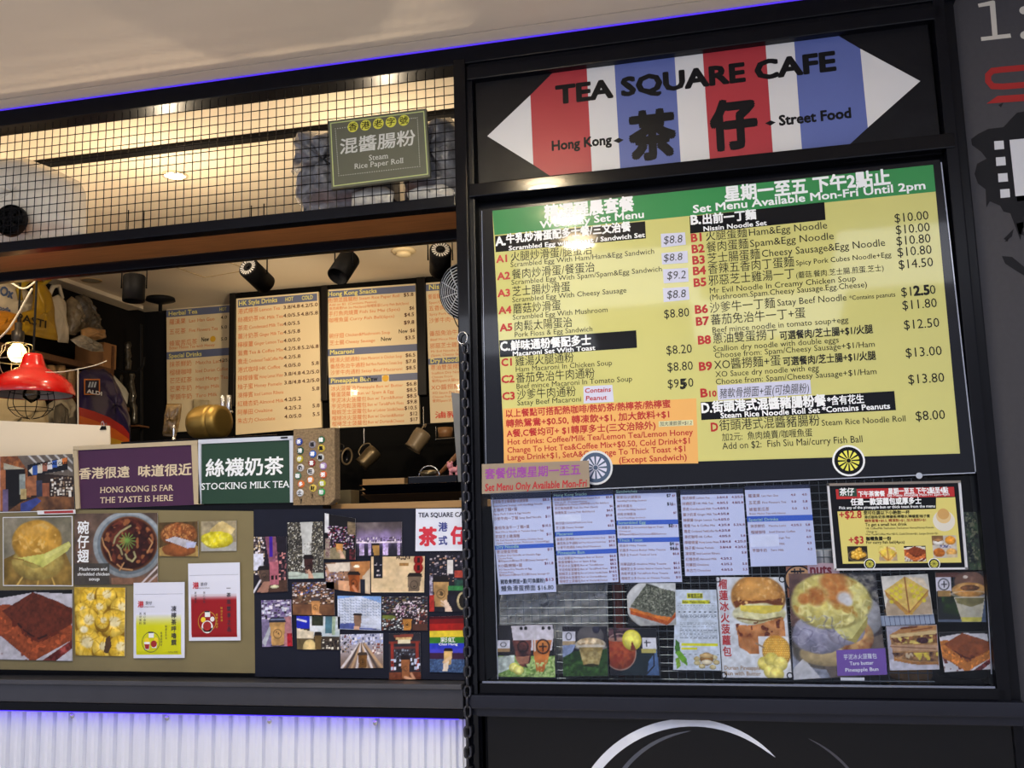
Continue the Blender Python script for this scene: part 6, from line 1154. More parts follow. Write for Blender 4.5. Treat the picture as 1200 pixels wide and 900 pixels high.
def cage(t, c, s_, prof, n, mat, rings, w_=.0022):
    for k in range(n):
        a = 2*math.pi*k/n+.4; MB().tube(curvepts([c+np.array([math.cos(a)*r*s_, math.sin(a)*r*s_, z*s_]) for r, z in prof], 5), w_, 6).build('cage_wire', mat, t, True)
    for r, z in rings: MB().tube([c+np.array([math.cos(a)*r*s_, math.sin(a)*r*s_, z*s_]) for a in np.linspace(0, 2*math.pi, 29)[:-1]], w_, 6, closed=True).build('cage_ring', mat, t, True)
cage(t, cb, s1, [(8, 10), (14, 8), (15, 2), (21, -8), (18, -20), (9, -27)], 6, WIRE_P, [(8.5, 10), (21, -8), (9, -27)])
lamp('POINT', 'bulb_light', tuple(cb), 12, (1, .72, .38), .03)
rc = at(37, 462, .85); s2 = np.linalg.norm(at(38, 462, .85)-rc); t = thing('red_pendant_lamp', 'glossy red metal pendant lamp with a wire cage under it', 'pendant lamp', rc)
RL = M((196, 22, 18), .22, 0, .04, 6, 0, .6, 'red_enamel')
MB().lathe([(40.5*s2, -1*s2), (41*s2, 1*s2), (38*s2, 10*s2), (30*s2, 18*s2), (19*s2, 24*s2), (13*s2, 27*s2), (11.5*s2, 30*s2), (9.5*s2, 38*s2), (8.5*s2, 41*s2), (2*s2, 41.6*s2)], rc, (0, 0, 1), 44, cap=False).build('shade', RL, t, True)
m = MB(); MB().lathe([(38*s2, -.6*s2), (36*s2, 9*s2), (28*s2, 16.5*s2), (17*s2, 22*s2), (0.01, 23*s2)], rc, (0, 0, 1), 40, cap=False).build('inner_shade', M((206, 190, 180), .4, name='white_enamel'), t, True)
cage(t, rc, s2, [(20, 4), (22, -6), (21, -14), (13, -22), (2, -25)], 6, BLKM, [(20, 2), (20.5, -15)], .0018)
MB().lathe([(.001, -9*s2), (8*s2, -4*s2), (8.5*s2, 2*s2), (4*s2, 8*s2), (4*s2, 14*s2)], rc, (0, 0, 1), 20).build('bulb', glassy((235, 225, 205), 2, .05, 'unlit_bulb_glass'), t, True)
MB().tube([rc+[0, 0, 41*s2], [rc[0], rc[1], ZC]], .005, 6).build('cord', BLKM, t)
sq_ = MB()
for sx in (-1, 1): sq_.tube([rc+np.array([sx*2.5*s2-2*s2, -9.7*s2, 30*s2]), rc+np.array([sx*2.2*s2-2*s2, -9.2*s2, 37*s2])], .0012, 5)
# loose white cables and strings
WC = M((206, 196, 176), .5, name='white_cable')
def cable(px_, Y, r, label, mat=WC, name='loose_cable'): tag(MB().tube(curvepts([at(x, y, Y) for x, y in px_], 6), r, 6).build(name, mat, None, True), label, 'cable')
cable([(8, 328), (16, 333), (24, 337.5), (32, 337), (41, 330)], .95, .005, 'white cable sagging in a short loop under the ceiling bar')
cable([(38, 338), (30, 352), (20, 370), (8, 388), (-8, 402)], .7, .0045, 'straight white cable slanting down to the left edge')
cable([(50, 436), (70, 436), (90, 433), (112, 428), (125, 423)], .8, .0025, 'thin pale string running from the red lamp to the right', name='string')
cable([(91.5, 432), (91.3, 460), (91.5, 510)], .8, .003, 'upright white cord in front of the purple carrier bag', name='cord')
# ------------------------------------------------------------------ machines behind the signs
cab = thing('drinks_machine', 'black drinks machine housing behind the green and purple signs', 'machine', (-2.0, 1.1, 0))
x0_, x1_ = at(165, 515, .95)[0], at(343, 515, .95)[0]; zt = at(250, 514, .95)[2]
MB().rbox(x0_, x1_, .8, 1.25, 0, zt-.01, .006).build('housing', BLKG, cab)
def zon(px_, Y): p = at(px_, 500, Y); p[2] = zt-.01; return p
BR_ = M((160, 130, 66), .42, .75, .12, 8, .05, 0, 'aged_brass'); s3 = np.linalg.norm(at(246, 495, .95)-at(245, 495, .95))
kc = at(243, 497, .93); kc[2] = zt-.01+19*s3
t = thing('brass_urn', 'round brass urn lying on the machine in front of the herbal menu', 'urn', (kc[0], kc[1], zt-.01))
MB().lathe([(12*s3, -17*s3), (15.5*s3, -16*s3), (18*s3, -10*s3), (19*s3, -2*s3), (18.8*s3, 6*s3), (18*s3, 11*s3)], kc, (1, -.18, 0), 36).build('body', BR_, t, True)
MB().lathe([(17.2*s3, 11*s3), (18.4*s3, 12*s3), (18.2*s3, 14*s3), (17.2*s3, 15.5*s3), (16.6*s3, 20*s3), (12*s3, 21*s3)], kc, (1, -.18, 0), 36).build('lid_band', BR_, t, True)
tp = zon(264, 1.1); t = thing('chrome_tap', 'pair of chrome tap levers standing behind the brass urn', 'tap', tp)
for dx in (-3.5, 4):
    q = tp+np.array([dx*s3, 0, 36*s3]); MB().lathe([(2.2*s3, -2*s3), (2.6*s3, 0), (2.6*s3, 16*s3), (2*s3, 17*s3)], q, (0, 0, 1), 16).build('lever', STEEL, t, True)
MB().tube([tp, tp+[0, 0, 30*s3]], 3*s3, 12).tube([tp+[-7*s3, 0, 34*s3], tp+[8*s3, 0, 34*s3]], 2.2*s3, 10).build('column', STEEL, t, True)
tp = zon(204, .93); t = thing('steel_plunger', 'small shiny steel plunger on a round foot behind the purple sign', 'plunger', tp)
MB().lathe([(6.5*s3, 0), (6*s3, 1.5*s3), (2*s3, 3*s3), (1.3*s3, 8*s3), (1.8*s3, 14*s3), (.8*s3, 19*s3)], tp, (0, 0, 1), 20).build('body', STEEL, t, True)
p = at(201, 492, .98); PO = M((96, 74, 40), .35, 0, .5, 40, .8, .4, 'dried_tea_in_film')
pillow('tea_pouch', 'clear pouch of dried brown tea before the herbal menu', 'pouch', [(196, 473), (213, 473), (211, 492), (206, 512), (191, 511), (193, 490)], 1.0, .025, PO, 20, .4, plane='Y')
pillow('tea_pouch', 'empty clear pouch hung on the herbal menu above the urn', 'pouch', [(226, 468), (245, 469), (244, 481), (226, 480)], 3.12, .01, M((176, 160, 126), .2, 0, .15, 20, .5, .5, 'clear_pouch'), 21, .4, plane='Y')
# ------------------------------------------------------------------ hanging jugs at the back
def jug(px_, py_, Y, r, h, axis, label, mat, hand_side, lip=True, name='milk_jug', cat='jug', inner=None):
    c = at(px_, py_, Y); t = thing(name, label, cat, c, 'jugs hanging at the back'); ax = Vector(axis).normalized(); axn = np.array(ax)
    MB().lathe([(r*.75, -h/2), (r*.95, -h/2+.006), (r, -h*.2), (r*.88, h*.35), (r*.98, h/2), (r*.93, h/2), (r*.82, h*.3), (r*.9, -h*.2), (0.001, -h*.42)], c, axis, 28).build('body', mat, t, True)
    s_ = np.array(hand_side, float); s_ /= np.linalg.norm(s_)
    MB().tube(curvepts([c+axn*h*.35+s_*r*.85, c+axn*h*.38+s_*r*1.5, c+axn*h*.05+s_*r*1.75, c-axn*h*.28+s_*r*1.3, c-axn*h*.3+s_*r*.9], 5), r*.09, 8).build('handle', mat, t, True)
    MB().tube([c+s_*r*1.6, c+s_*r*1.6+[0, 0, .12]], .002, 5).build('hook', STEEL, t)
    return t
GLB = M((24, 24, 28), .2, .3, .1, 10, 0, .3, 'dark_enamel'); BGE = M((110, 96, 76), .45, .1, .06, 12, 0, .2, 'beige_enamel'); SJ = M((96, 84, 64), .35, .7, .08, 12, name='warm_steel')
rail = tag(MB().tube([at(392, 503, 2.6), at(560, 494, 2.6)], .006, 8).build('hanging_rail', BLKM), 'dark rail under the boards from which the jugs hang', 'rail')
t = jug(396, 535, 2.6, .045, .10, (.95, -.25, -.15), 'black jug with a pale rim hanging first from the left', GLB, (.1, 0, 1))
c = at(406, 535, 2.58); MB().lathe([(.050, 0), (.056, .004), (.050, .01), (.042, .004)], c, (.95, -.25, -.15), 28, cap=False).build('rim', BGE, t, True)
jug(432, 536, 2.6, .05, .13, (-.62, -.3, -.68), 'steel jug hanging tilted, second from the left', SJ, (-.3, 0, .75))
jug(490, 516, 2.55, .055, .13, (-.5, -.25, -.8), 'beige enamel jug hanging upside down below the snack menu', BGE, (.35, 0, .8))
shp = at(523, 516, 2.6); ws = thing('wall_rack', 'small wire rack holding a cup beside the pillar', 'rack', shp)
MB().tube([at(511, 515, 2.6), at(536, 513, 2.6)], .004, 6).tube([at(511, 515, 2.6), at(511, 500, 2.6)], .004, 6).tube([at(511, 515, 2.45), at(536, 513, 2.45)], .004, 6).tube([at(511, 515, 2.6), at(511, 515, 2.45)], .004, 6).build('wire_frame', STEEL, ws)
c = at(522, 507, 2.52); tag(MB().lathe([(.03, -.03), (.042, -.028), (.046, .03), (.042, .03), (.038, -.02), (.001, -.02)], c, (0, 0, 1), 24).build('mug', M((120, 86, 56), .4, name='brown_ceramic'), None, True), 'brown cup sitting on the wire rack', 'cup')
# metal sheet leaning by the pillar
m = MB(); P = [at(x, y, .16) for x, y in ((545.5, 560), (557, 560), (549, 462), (529, 460))]; P = [at(*q, .16) for q in ((539, 592), (553, 592), (545, 462), (529, 460))]
m.hexa([P[0], P[1], P[1]+[0, .006, 0], P[0]+[0, .006, 0], P[3], P[2], P[2]+[0, .006, 0], P[3]+[0, .006, 0]]); tag(m.build('metal_panel', M((110, 108, 104), .35, .6, .1, 10, name='dull_metal')), 'narrow grey metal panel leaning behind the chain', 'panel')
# trays, plank, toys at the pass
yt0, yt1 = .14, .60
a = at(388, 597, .06); b_ = at(515, 594, .06)
tag(MB().rbox(a[0], b_[0]+.30, .06, .6, 1.656, 1.679, .002).build('wooden_board', wood((176, 140, 92), (140, 104, 62)), None), 'pale wooden board lying under the black trays', 'board')
def tray(z, label, dx=0):
    xa = at(424, 572, yt0)[0]+dx; xb = at(551, 572, yt0)[0]-.01+dx*.2; t = thing('serving_tray', label, 'tray', ((xa+xb)/2, .37, z), 'stacked black trays'); m = MB()
    def loop(i, zz): return [(xa+i, yt0+i, zz), (xb-i, yt0+i, zz), (xb-i, yt1-i, zz), (xa+i, yt1-i, zz)]
    V = loop(.03, z)+loop(.0, z+.028)+loop(-.004, z+.030)+loop(.004, z+.031)+loop(.034, z+.005); Fc = [(3, 2, 1, 0)]
    for r in range(4):
        for k in range(4): Fc.append((r*4+k, r*4+(k+1) % 4, r*4+4+(k+1) % 4, r*4+4+k))
    Fc.append((16, 17, 18, 19)); m.add(V, Fc).build('tray_body', BLKG, t)
tray(1.68, 'black serving tray, lowest of the stack'); tray(1.696, 'black serving tray, middle of the stack', -.003); tray(1.712, 'black serving tray, topmost of the stack', -.005)
p = at(432, 558, .3); tag(MB().rbox(p[0], p[0]+.155, .24, .5, 1.7175, 1.768, .002).build('wooden_box', wood((176, 140, 92), (140, 104, 62))), 'flat wooden box lying in the topmost tray', 'box')
p = at(482, 558, .3); tag(MB().rbox(p[0], p[0]+.18, .26, .54, 1.718, 1.772, .003).build('black_container', BLKG), 'flat black container in the topmost tray under the pink toy', 'container')
p = at(396, 585, .3); tag(MB().rbox(p[0]-.03, p[0]+.05, .3, .38, 1.680, 1.735, .002).build('food_box', M((120, 110, 84), .7, name='dull_card')), 'small dull card box on the wooden board beside the cork board', 'box')
p = at(393, 573, .2); tag(MB().rbox(p[0]-.012, p[0]+.008, .15, .2, 1.680, 1.745, .004).build('yellow_bottle', M((206, 160, 40), .4, name='yellow_plastic_bottle')), 'tiny yellow bottle beside the cork board', 'bottle')
def pinkbit(m, c, r, n=14): m.lathe([(r*math.sin(math.pi*k/8)+.0001, -r*math.cos(math.pi*k/8)) for k in range(9)], c, (0, 0, 1), n)
PK = M((214, 140, 150), .4, 0, .04, 20, .05, .2, 'pink_vinyl'); zt2 = 1.773
p = at(531, 550, .4); t = thing('pink_toy', 'small pink toy animal standing in the topmost tray', 'toy', (p[0], .4, zt2)); m = MB()
s4 = np.linalg.norm(at(532, 550, .4)-p)*.9; o_ = np.array([p[0], .4, zt2])
for dx in (-3, 5): m.tube([o_+[dx*s4, 0, 0], o_+[dx*s4, 0, 7*s4]], 2.2*s4, 10)
m.tube(curvepts([o_+[-4*s4, 0, 7*s4], o_+[0, 0, 9*s4], o_+[6*s4, 0, 8*s4]], 4), 3.6*s4, 12); m.build('body', PK, t, True)
m = MB(); pinkbit(m, o_+[-4*s4, 0, 14*s4], 4*s4); m.build('head', PK, t, True); m = MB(); pinkbit(m, o_+[-6.5*s4, 0, 18*s4], 1.5*s4); m.build('ear', PK, t, True); m = MB(); pinkbit(m, o_+[-1.5*s4, 0, 18*s4], 1.5*s4); m.build('ear', PK, t, True)
m = MB(); pinkbit(m, o_+[7*s4, 0, 12*s4], 3*s4); m.build('tail', PK, t, True)
p = at(503, 560, .35); s5 = np.linalg.norm(at(504, 560, .35)-p)*.85; o_ = np.array([p[0], .35, zt2]); t = thing('steel_strainer', 'steel strainer with a hooped rim leaning in the topmost tray', 'strainer', o_)
MB().tube([o_+np.array([math.cos(a)*14*s5, 0, 14*s5*math.sin(a)+.5*s5]) for a in np.linspace(0, math.pi, 20)], .0025, 6).build('rim', STEEL, t, True)
MB().lathe([(.001, 0), (7*s5, .5*s5), (11*s5, 3*s5), (13*s5, 8*s5), (12.6*s5, 8*s5), (10*s5, 3.5*s5), (.001, 1*s5)], o_, (0, -.15, 1), 24).build('bowl', SJ, t, True)
tag(MB().tube([np.array([at(512, 562, .48)[0], .48, zt2+.006]), at(536, 533, .48)], [.007, .010], 10).build('rolling_pin', wood((130, 84, 50), (90, 56, 30)), None, True), 'brown wooden rolling pin leaning behind the pink toy', 'rolling pin')

# bags and parcel behind the mesh (on the brown shelf)
FB = M((196, 192, 184), .22, 0, .25, 26, 1, .4, 'milky_film'); FG2 = M((112, 114, 122), .2, 0, .4, 30, 1, .5, 'grey_film')
pillow('wrapped_parcel', 'cream film-wrapped parcel behind the left end of the mesh', 'parcel', [(-80, 186), (30, 184), (62, 196), (94, 212), (101, 226), (101, 274.5), (40, 281), (-80, 294)], .13, .085, M((232, 224, 206), .25, 0, .08, 14, .5, .4, 'cream_film'), 30, .1, plane='Y', dz=-.004)
pillow('plastic_bag', 'grey plastic bag of pale goods behind the rice roll sign', 'bag', [(343, 162), (352, 153), (385, 152), (420, 145), (452, 148), (466, 170), (468, 236), (440, 240), (395, 244.5), (356, 247), (346, 232), (350, 212), (341, 200), (346, 182)], .13, .08, FG2, 31, .7, plane='Y', dz=-.004)
pillow('plastic_bag', 'grey plastic bag behind the mesh beside the pillar', 'bag', [(486, 150), (508, 139), (528, 136), (540, 152), (547, 172), (549, 229), (520, 231), (474, 236), (472, 212), (480, 180)], .13, .08, FG2, 32, .7, plane='Y', dz=-.004)
pillow('food_packet', 'pale packet at the foot of the left grey bag', 'packet', [(412, 224), (430, 217), (452, 216), (462, 222), (460, 236), (436, 241), (412, 240)], .04, .012, FB, 33, .3, plane='Y', dz=-.008)
pillow('food_packet', 'pale packet at the foot of the right grey bag', 'packet', [(476, 222), (492, 215), (520, 213), (532, 220), (530, 230), (480, 235)], .04, .012, FB, 34, .3, plane='Y', dz=-.008)
# ------------------------------------------------------------------ lower window: sheets behind clear glass
YW = .004
SHW = M((190, 198, 232), .45, 0, .01, 4, name='sleeved_paper'); BLU = M((48, 88, 190), .4, 0, .02, 4, name='royal_blue_band'); BRI = M((150, 100, 90), .5, var=0, name='faded_brick_ink'); PRI = M((120, 24, 60), .5, var=0, name='plum_ink'); GRI = M((150, 190, 180), .5, var=0, name='pale_green_ink'); DNV = M((28, 36, 70), .3, 0, .2, 30, name='dark_header_band'); PEN = M((24, 26, 36), .5, var=0, name='black_pen')
def wsheet(q, label, name='price_list_sheet', cat='price list', mat=SHW, group=None, Y=YW, t=.0008): return Sheet(name, label, cat, q, Y, mat, t, group)
G2 = 'price lists in the lower window'
s = wsheet([(574.5, 577.5), (645, 575), (651.9, 693.5), (585, 697)], 'noodle price list with handwritten lines at its foot, leftmost sheet in the window', group=G2)
s.rect(0, 0, 1, .07, DNV); 
def sc_rows(R, a, b_): return [tuple([r[0], a+r[1]*b_]+([a+r[2]*b_, r[3]] if r[0] == 'h' else list(r[2:]))) for r in R]
rows(s, sc_rows(NOODLE, .065, .905), BLU, BRI, PRI, GRI, .036)
s.tu('豬軟骨撈面+蛋(可換腸粉)', .04, .895, .8, .05, PEN, .012).tu('$13', .82, .89, .97, .04, PRI, .01).tu('鰻魚滑蛋撈面 $16.80', .04, .965, .93, .06, PEN, .005).done()
s = wsheet([(647, 577), (718, 574), (725, 682), (654.5, 684.5)], 'snack and bun price list, second sheet from the left in the window', group=G2)
rows(s, sc_rows(SNACK, .0, 1), BLU, BRI, PRI, GRI, .034); s.rect(0, 0, 1, .05, DNV, .0007).rect(.02, .25, .45, .33, M((205, 212, 238), .4, name='cover_paper'), .0009).done()
s = wsheet([(720.3, 574.7), (792, 573), (799.4, 682), (727, 683)], 'toast price list with handwritten prices, third sheet from the left', group=G2)
rows(s, TOAST, BLU, BRI, PRI, GRI, .034); s.rect(0, 0, 1, .04, DNV, .0007)
for tx, v in (('$7', .085), ('$11', .175), ('$7', .41), ('$4', .605), ('$4.5', .655)): s.tu(tx, .84, v, em=.045, mat=PEN, bold=.02, d=.0014)
s.done()
s = wsheet([(797, 574), (870.6, 572.6), (877.5, 673.6), (803, 675)], 'drinks price list, fourth sheet from the left in the window', group=G2)
s.rect(0, 0, 1, .06, DNV); drinks(s, DRINKS, .115, .0645, BRI, PRI, .042); s.done()
s = wsheet([(872.4, 569.5), (948.6, 567.5), (957.6, 662), (880, 664)], 'herbal tea and special drinks list, rightmost sheet in the window', group=G2)
s.rect(0, 0, 1, .05, DNV)
for k, (cn, en, h, c) in enumerate(HERB):
    v = .145+.085*k; fit(s, cn, .04, v, .5, .05, BRI); fit(s, en, .25, v-.004, .62, .036, BRI); fit(s, h, .70, v-.006, .8, .038, PRI, .012); fit(s, c, .87, v-.006, .98, .038, PRI, .012)
fit(s, 'Bitter Melon Tea with Honey', .04, .36, .6, .032, BRI); s.rect(0, .38, 1, .45, BLU); fit(s, 'Special Drinks', .02, .44, .5, .05, GRI, .012)
for k, (cn, en, h, c) in enumerate(SPEC): v = .52+.075*k; fit(s, cn, .04, v, .5, .045, BRI); fit(s, en, .32, v-.004, .8, .034, BRI); fit(s, h, .66, v-.006, .84, .036, PRI, .012); fit(s, c, .88, v-.006, .98, .036, PRI, .012)
s.rect(.02, .61, .46, .76, M((205, 212, 238), .4, name='cover_paper'), .0015).done()
# sandwich of a clear sleeve: small tape tabs
# --- framed yellow tea-set poster
FY = Sheet('tea_set_poster', 'yellow afternoon tea set poster in a black panel with a white frame', 'poster', [(970.5, 568), (1124.5, 564.5), (1132.5, 666), (979, 667.5)], -.016, BKB, .003)
fm = M((200, 202, 210), .3, .2, .02, 5, name='white_metal_frame')
strip3(FY.o, 'frame_top', [(969, 566.6), (1126, 563), (1126, 565.8), (969, 569.5)], -.02, -.010, M((130, 122, 116), .4, .2, .02, 5, name='taupe_frame')); strip3(FY.o, 'frame_left', [(969, 567), (971.6, 567), (980.5, 668), (977.6, 668.6)], -.02, -.010, fm); strip3(FY.o, 'frame_right', [(1123, 565), (1126, 565), (1134.4, 667), (1131.2, 667)], -.02, -.010, fm); strip3(FY.o, 'frame_bottom', [(978, 666.3), (1134, 665), (1134, 667.3), (978, 668.6)], -.02, -.010, fm)
Z = lambda x, y: (965+x/6.857, 560+y/6.857)
FY.panel([Z(112, 270), Z(905, 250), Z(905, 160), Z(1058, 155), Z(1108, 680), Z(155, 690)], M((206, 196, 112), .4, 0, .02, 4, name='poster_yellow'))
RDB = M((170, 34, 36), .4, var=0, name='poster_red'); FY.panel([Z(98, 92), Z(1048, 72), Z(1055, 150), Z(105, 172)], RDB).panel([Z(120, 88), Z(265, 84), Z(270, 150), Z(125, 148)], M((22, 60, 48), .4, var=0, name='poster_green'), d=.0008)
def zt(txt, x, y, x1, em, mat, bold=0): X0, Y0 = Z(x, y); X1, _ = Z(x1, y); FY.t(txt, X0, Y0, X1, em/6.857, mat, bold, d=.0012)
zt('茶仔', 130, 138, 250, 58, WINK, .02); zt('下午茶套餐', 280, 148, 495, 42, WINK, .03); zt('星期一至五 下午2點至4點', 520, 128, 1005, 46, WINK, .03); zt('Set Menu Available Mon-Fri 2pm-4pm', 512, 152, 1015, 28, WINK, .01)
zt('任選一款菠蘿包或厚多士', 220, 216, 790, 52, WINK, .03); zt('Pick any of the pineapple bun or thick toast from the menu', 125, 252, 900, 28, WINK, .015)
zt('+$2.8', 125, 325, 310, 72, RDB, .02); zt('您可任選以下小熱飲一杯', 322, 295, 695, 30, INK, .02); zt('港式咖啡/奶茶/檸檬茶/檸檬水/檸檬蜜/柚子蜜', 328, 326, 858, 24, INK, .015); zt('轉熱鴛鴦+$0.5, 轉凍飲+$1, 加大飲料+$1', 330, 356, 830, 24, M((150, 60, 30), .4, var=0, name='poster_brown'), .015)
zt('To get a small hot drink', 335, 388, 670, 30, INK, .01); zt('HK Coffee/Milk Tea/Lemon Tea/Lemon Honey/Honey Pomelo', 340, 414, 890, 20, INK); zt('Change to', 345, 440, 430, 20, INK); zt('Hot Tea&Coffee Mix+$0.5, Cold Drink+$1, Large Drink+$1', 340, 462, 925, 20, INK)
zt('+$3', 202, 528, 328, 72, RDB, .02); zt('咖喱魚蛋一份', 342, 502, 545, 30, INK, .03); zt('For curry fish ball(4pcs)', 342, 530, 655, 28, INK, .01)
def f_fish(c):
    c.fill((30, 26, 22)); c.ell(.5, .62, .5, .4, (120, 110, 90), soft=.05); c.ell(.5, .6, .44, .36, (60, 42, 20))
    for x, y in ((.3, .45), (.5, .32), (.62, .42), (.42, .55), (.65, .65), (.28, .68), (.48, .75), (.8, .58), (.6, .24)): c.ell(x, y, .13, .15, (206, 164, 60), c2=(190, 140, 40)); c.ell(x-.03, y-.04, .05, .05, (226, 200, 110), soft=.5)
def f_waf(c, bg=(206, 200, 190)):
    c.fill(bg, .05); c.poly([(0, .8), (.1, .5), (.9, .4), (1, .6), (1, 1), (0, 1)], (170, 150, 126), .05); c.poly([(.03, .36), (.5, .95), (.5, 1), (.42, .98), (.05, .5)], (176, 130, 60), .1); c.poly([(.97, .4), (.5, .95), (.5, 1), (.55, .99), (.96, .52)], (190, 150, 70), .1)
    c.poly([(.03, .36), (.48, .05), (.55, .05), (.97, .4), (.5, .93)], (216, 186, 100), .08, 8, (200, 166, 84)); c.line([(.5, .05), (.5, .92)], .012, (130, 70, 30)); c.poly([(.55, .04), (.9, .1), (.97, .36)], (214, 196, 170), .05)
    for i in range(3):
        for j in range(3):
            for sgn in (-1, 1): c.ell(.5+sgn*(.11+.1*i+.02*j), .26+.14*j+.055*i, .045, .045, (214, 196, 50), rot=-.5*sgn, soft=.4)
    for p in ([(.03, .37), (.5, .93)], [(.97, .41), (.5, .93)]): c.line(p, .007, (150, 84, 36))
FY.pic(f_fish, [Z(190, 550), Z(350, 548), Z(360, 670), Z(200, 672)], d=.0008, res=1.4); FY.pic(lambda c: f_waf(c, (206, 196, 110)), [Z(435, 550), Z(585, 548), Z(600, 670), Z(450, 672)], d=.0008, res=1.4, name='toast_picture')
FY.pic(lambda c: p_toast(c, (190, 104, 54), (130, 62, 34), (206, 206, 200)), [Z(645, 548), Z(820, 545), Z(828, 672), Z(655, 674)], d=.0008, res=1.4, name='french_toast_picture')
def f_cup4(c):
    c.fill((180, 176, 170)); c.rc(0, 0, .48, .42, (120, 90, 60)); c.ell(.25, .25, .2, .12, (150, 120, 90)); c.ell(.25, .3, .22, .14, (206, 206, 206)); c.ell(.25, .2, .18, .07, (150, 110, 70)); c.ell(.75, .22, .22, .2, (206, 140, 50), n=.2); c.rc(.3, .42, .75, .56, (60, 66, 110), .3, 20, (214, 206, 206)); c.ell(.25, .76, .24, .2, (170, 100, 40), n=.3); c.ell(.76, .76, .22, .18, (206, 160, 90), n=.2); c.rc(.55, .85, 1, 1, (190, 176, 150))
FY.pic(f_cup4, [Z(868, 465), Z(1065, 462), Z(1080, 640), Z(885, 645)], d=.0008, res=1.4, name='four_dish_picture')
TC = M((190, 150, 90), .4, var=0, name='tea_print_tan'); CW2 = M((206, 204, 196), .4, var=0, name='cup_print_white')
x, y = Z(968, 345); FY.disc(x, y, 10.5, CW2, .0008, True, name='saucer_print'); x, y = Z(965, 310); FY.disc(x, y, 7, M((206, 180, 130), .4, var=0, name='cup_print_beige'), .001, True, name='cup_print'); x, y = Z(963, 290); FY.disc(x, y, 5.5, TC, .0012, True, name='tea_print')
wheel(FY, *Z(372, 692), 5.6, WINK, M((224, 222, 90), .4, var=0, name='lemon_ink'), BKB, nm='wheel_emblem'); wheel(FY, *Z(890, 690), 5.6, WINK, M((224, 222, 90), .4, var=0, name='lemon_ink'), BKB, nm='right_wheel_emblem'); FY.done()
# --- food and drink photographs
def f_seaweed(c):
    c.fill((24, 24, 30), .2); c.ell(.68, .5, .72, .62, (200, 200, 200), soft=.03); c.ell(.7, .5, .62, .52, (186, 188, 190), soft=.1)
    c.poly([(.04, .58), (.06, .72), (.82, 1.0), (1, .8), (1, .7), (.82, .9)], (150, 62, 18), .2, 20, (176, 84, 30)); c.poly([(.04, .58), (.06, .64), (.82, .9), (1, .72), (1, .66)], (196, 110, 40), .15); c.poly([(.05, .54), (.42, .02), (.7, .12), (1, .2), (1, .68), (.9, .82), (.6, .76), (.3, .66)], (84, 88, 76), .25, 8, (110, 112, 98), wob=.03); c.speck(c.polym([(.06, .52), (.42, .04), (1, .2), (1, .68), (.88, .8)]), 40, .52, (56, 60, 50)); c.speck(c.polym([(.06, .52), (.42, .04), (1, .2), (1, .68), (.88, .8)]), 40, .66, (150, 152, 136)); c.line([(.42, .03), (.62, .1)], .02, (60, 64, 54))
photo('seaweed_toast_photo', 'photo of dark seaweed-topped toast on a white plate', 'photo', [(734, 683.4), (791.5, 683.4), (792.4, 732.4), (736.4, 734)], f_seaweed, YW, 0, res=1.3)
def f_pouch(c):
    c.fill((30, 28, 34), .3); c.rc(0, .6, 1, 1, (96, 130, 60), .4, 24, (150, 176, 110)); c.poly([(0, .62), (.3, .58), (.3, .8), (0, .95)], (170, 180, 176), .3); c.rc(0, .3, .22, .48, (200, 200, 214)); c.rc(0, .46, .22, .52, (150, 120, 84)); c.ring(.1, .38, .05, .04, .2, (60, 60, 70))
    c.poly([(.24, .02), (.98, 0), (1, .2), (.95, .5), (.3, .5)], (196, 190, 200), .08); c.poly([(.26, .3), (.6, .3), (.58, .7), (.52, .82), (.4, .8), (.32, .6)], (44, 26, 34), .3, 8, (110, 60, 50)); c.poly([(.63, .3), (.96, .3), (.88, .7), (.8, .9), (.68, .9), (.64, .6)], (176, 96, 40), .2, 8, (190, 120, 60)); c.poly([(.3, .62), (.56, .6), (.54, .74), (.38, .76)], (150, 100, 80), .2)
    for x in (.42, .5, .81, .92): c.ell(x, .07, .03, .035, (30, 28, 30))
    c.ring(.45, .42, .09, .1, .14, (24, 16, 20)); c.ring(.8, .42, .11, .13, .14, (40, 20, 16)); c.line([(.74, .42), (.86, .42)], .012, (40, 20, 16)); c.line([(.8, .36), (.8, .5)], .012, (40, 20, 16)); c.line([(.66, .2), (.66, .5)], .012, (206, 206, 210))
    for x, y in ((.29, .82), (.37, .87)): c.ell(x, y, .09, .09, (206, 200, 96)); c.ell(x, y, .065, .065, (220, 214, 130), n=.2)
    c.speck(c.polym([(.5, .75), (1, .65), (1, 1), (.4, 1)]), 30, .55, (176, 196, 130))
photo('pouch_drinks_photo', 'photo of two drink pouches with lemon slices on grass', 'photo', [(583.7, 732.5), (648.7, 731.7), (650.8, 793.7), (583, 793)], f_pouch, YW, 0, res=1.4)
def f_cupgrass(c):
    c.fill((30, 28, 38), .2); c.rc(0, .1, .28, .36, (196, 196, 210)); c.rc(0, .3, .28, .38, (160, 140, 110)); c.ring(.14, .2, .06, .07, .2, (70, 70, 80)); c.poly([(0, .38), (.3, .36), (.1, .7), (0, .72)], (120, 134, 170), .2); c.poly([(0, .62), (.25, .5), (1, .45), (1, 1), (0, 1)], (26, 50, 24), .5, 20, (50, 84, 36)); c.ell(.62, .2, .3, .22, (110, 106, 106), soft=.1, a=.7); c.ell(.75, .06, .08, .08, (40, 40, 60))
    c.ell(.62, .36, .34, .12, (190, 180, 164), soft=.05); c.ell(.62, .33, .3, .1, (150, 124, 90), n=.4, sc=12, c2=(206, 190, 160)); c.ell(.63, .42, .36, .06, (206, 202, 196), a=.6); c.poly([(.36, .42), (.9, .42), (.8, .78), (.46, .78)], (130, 110, 64), .3, 10, (176, 160, 110)); c.ell(.63, .78, .17, .03, (40, 36, 20))
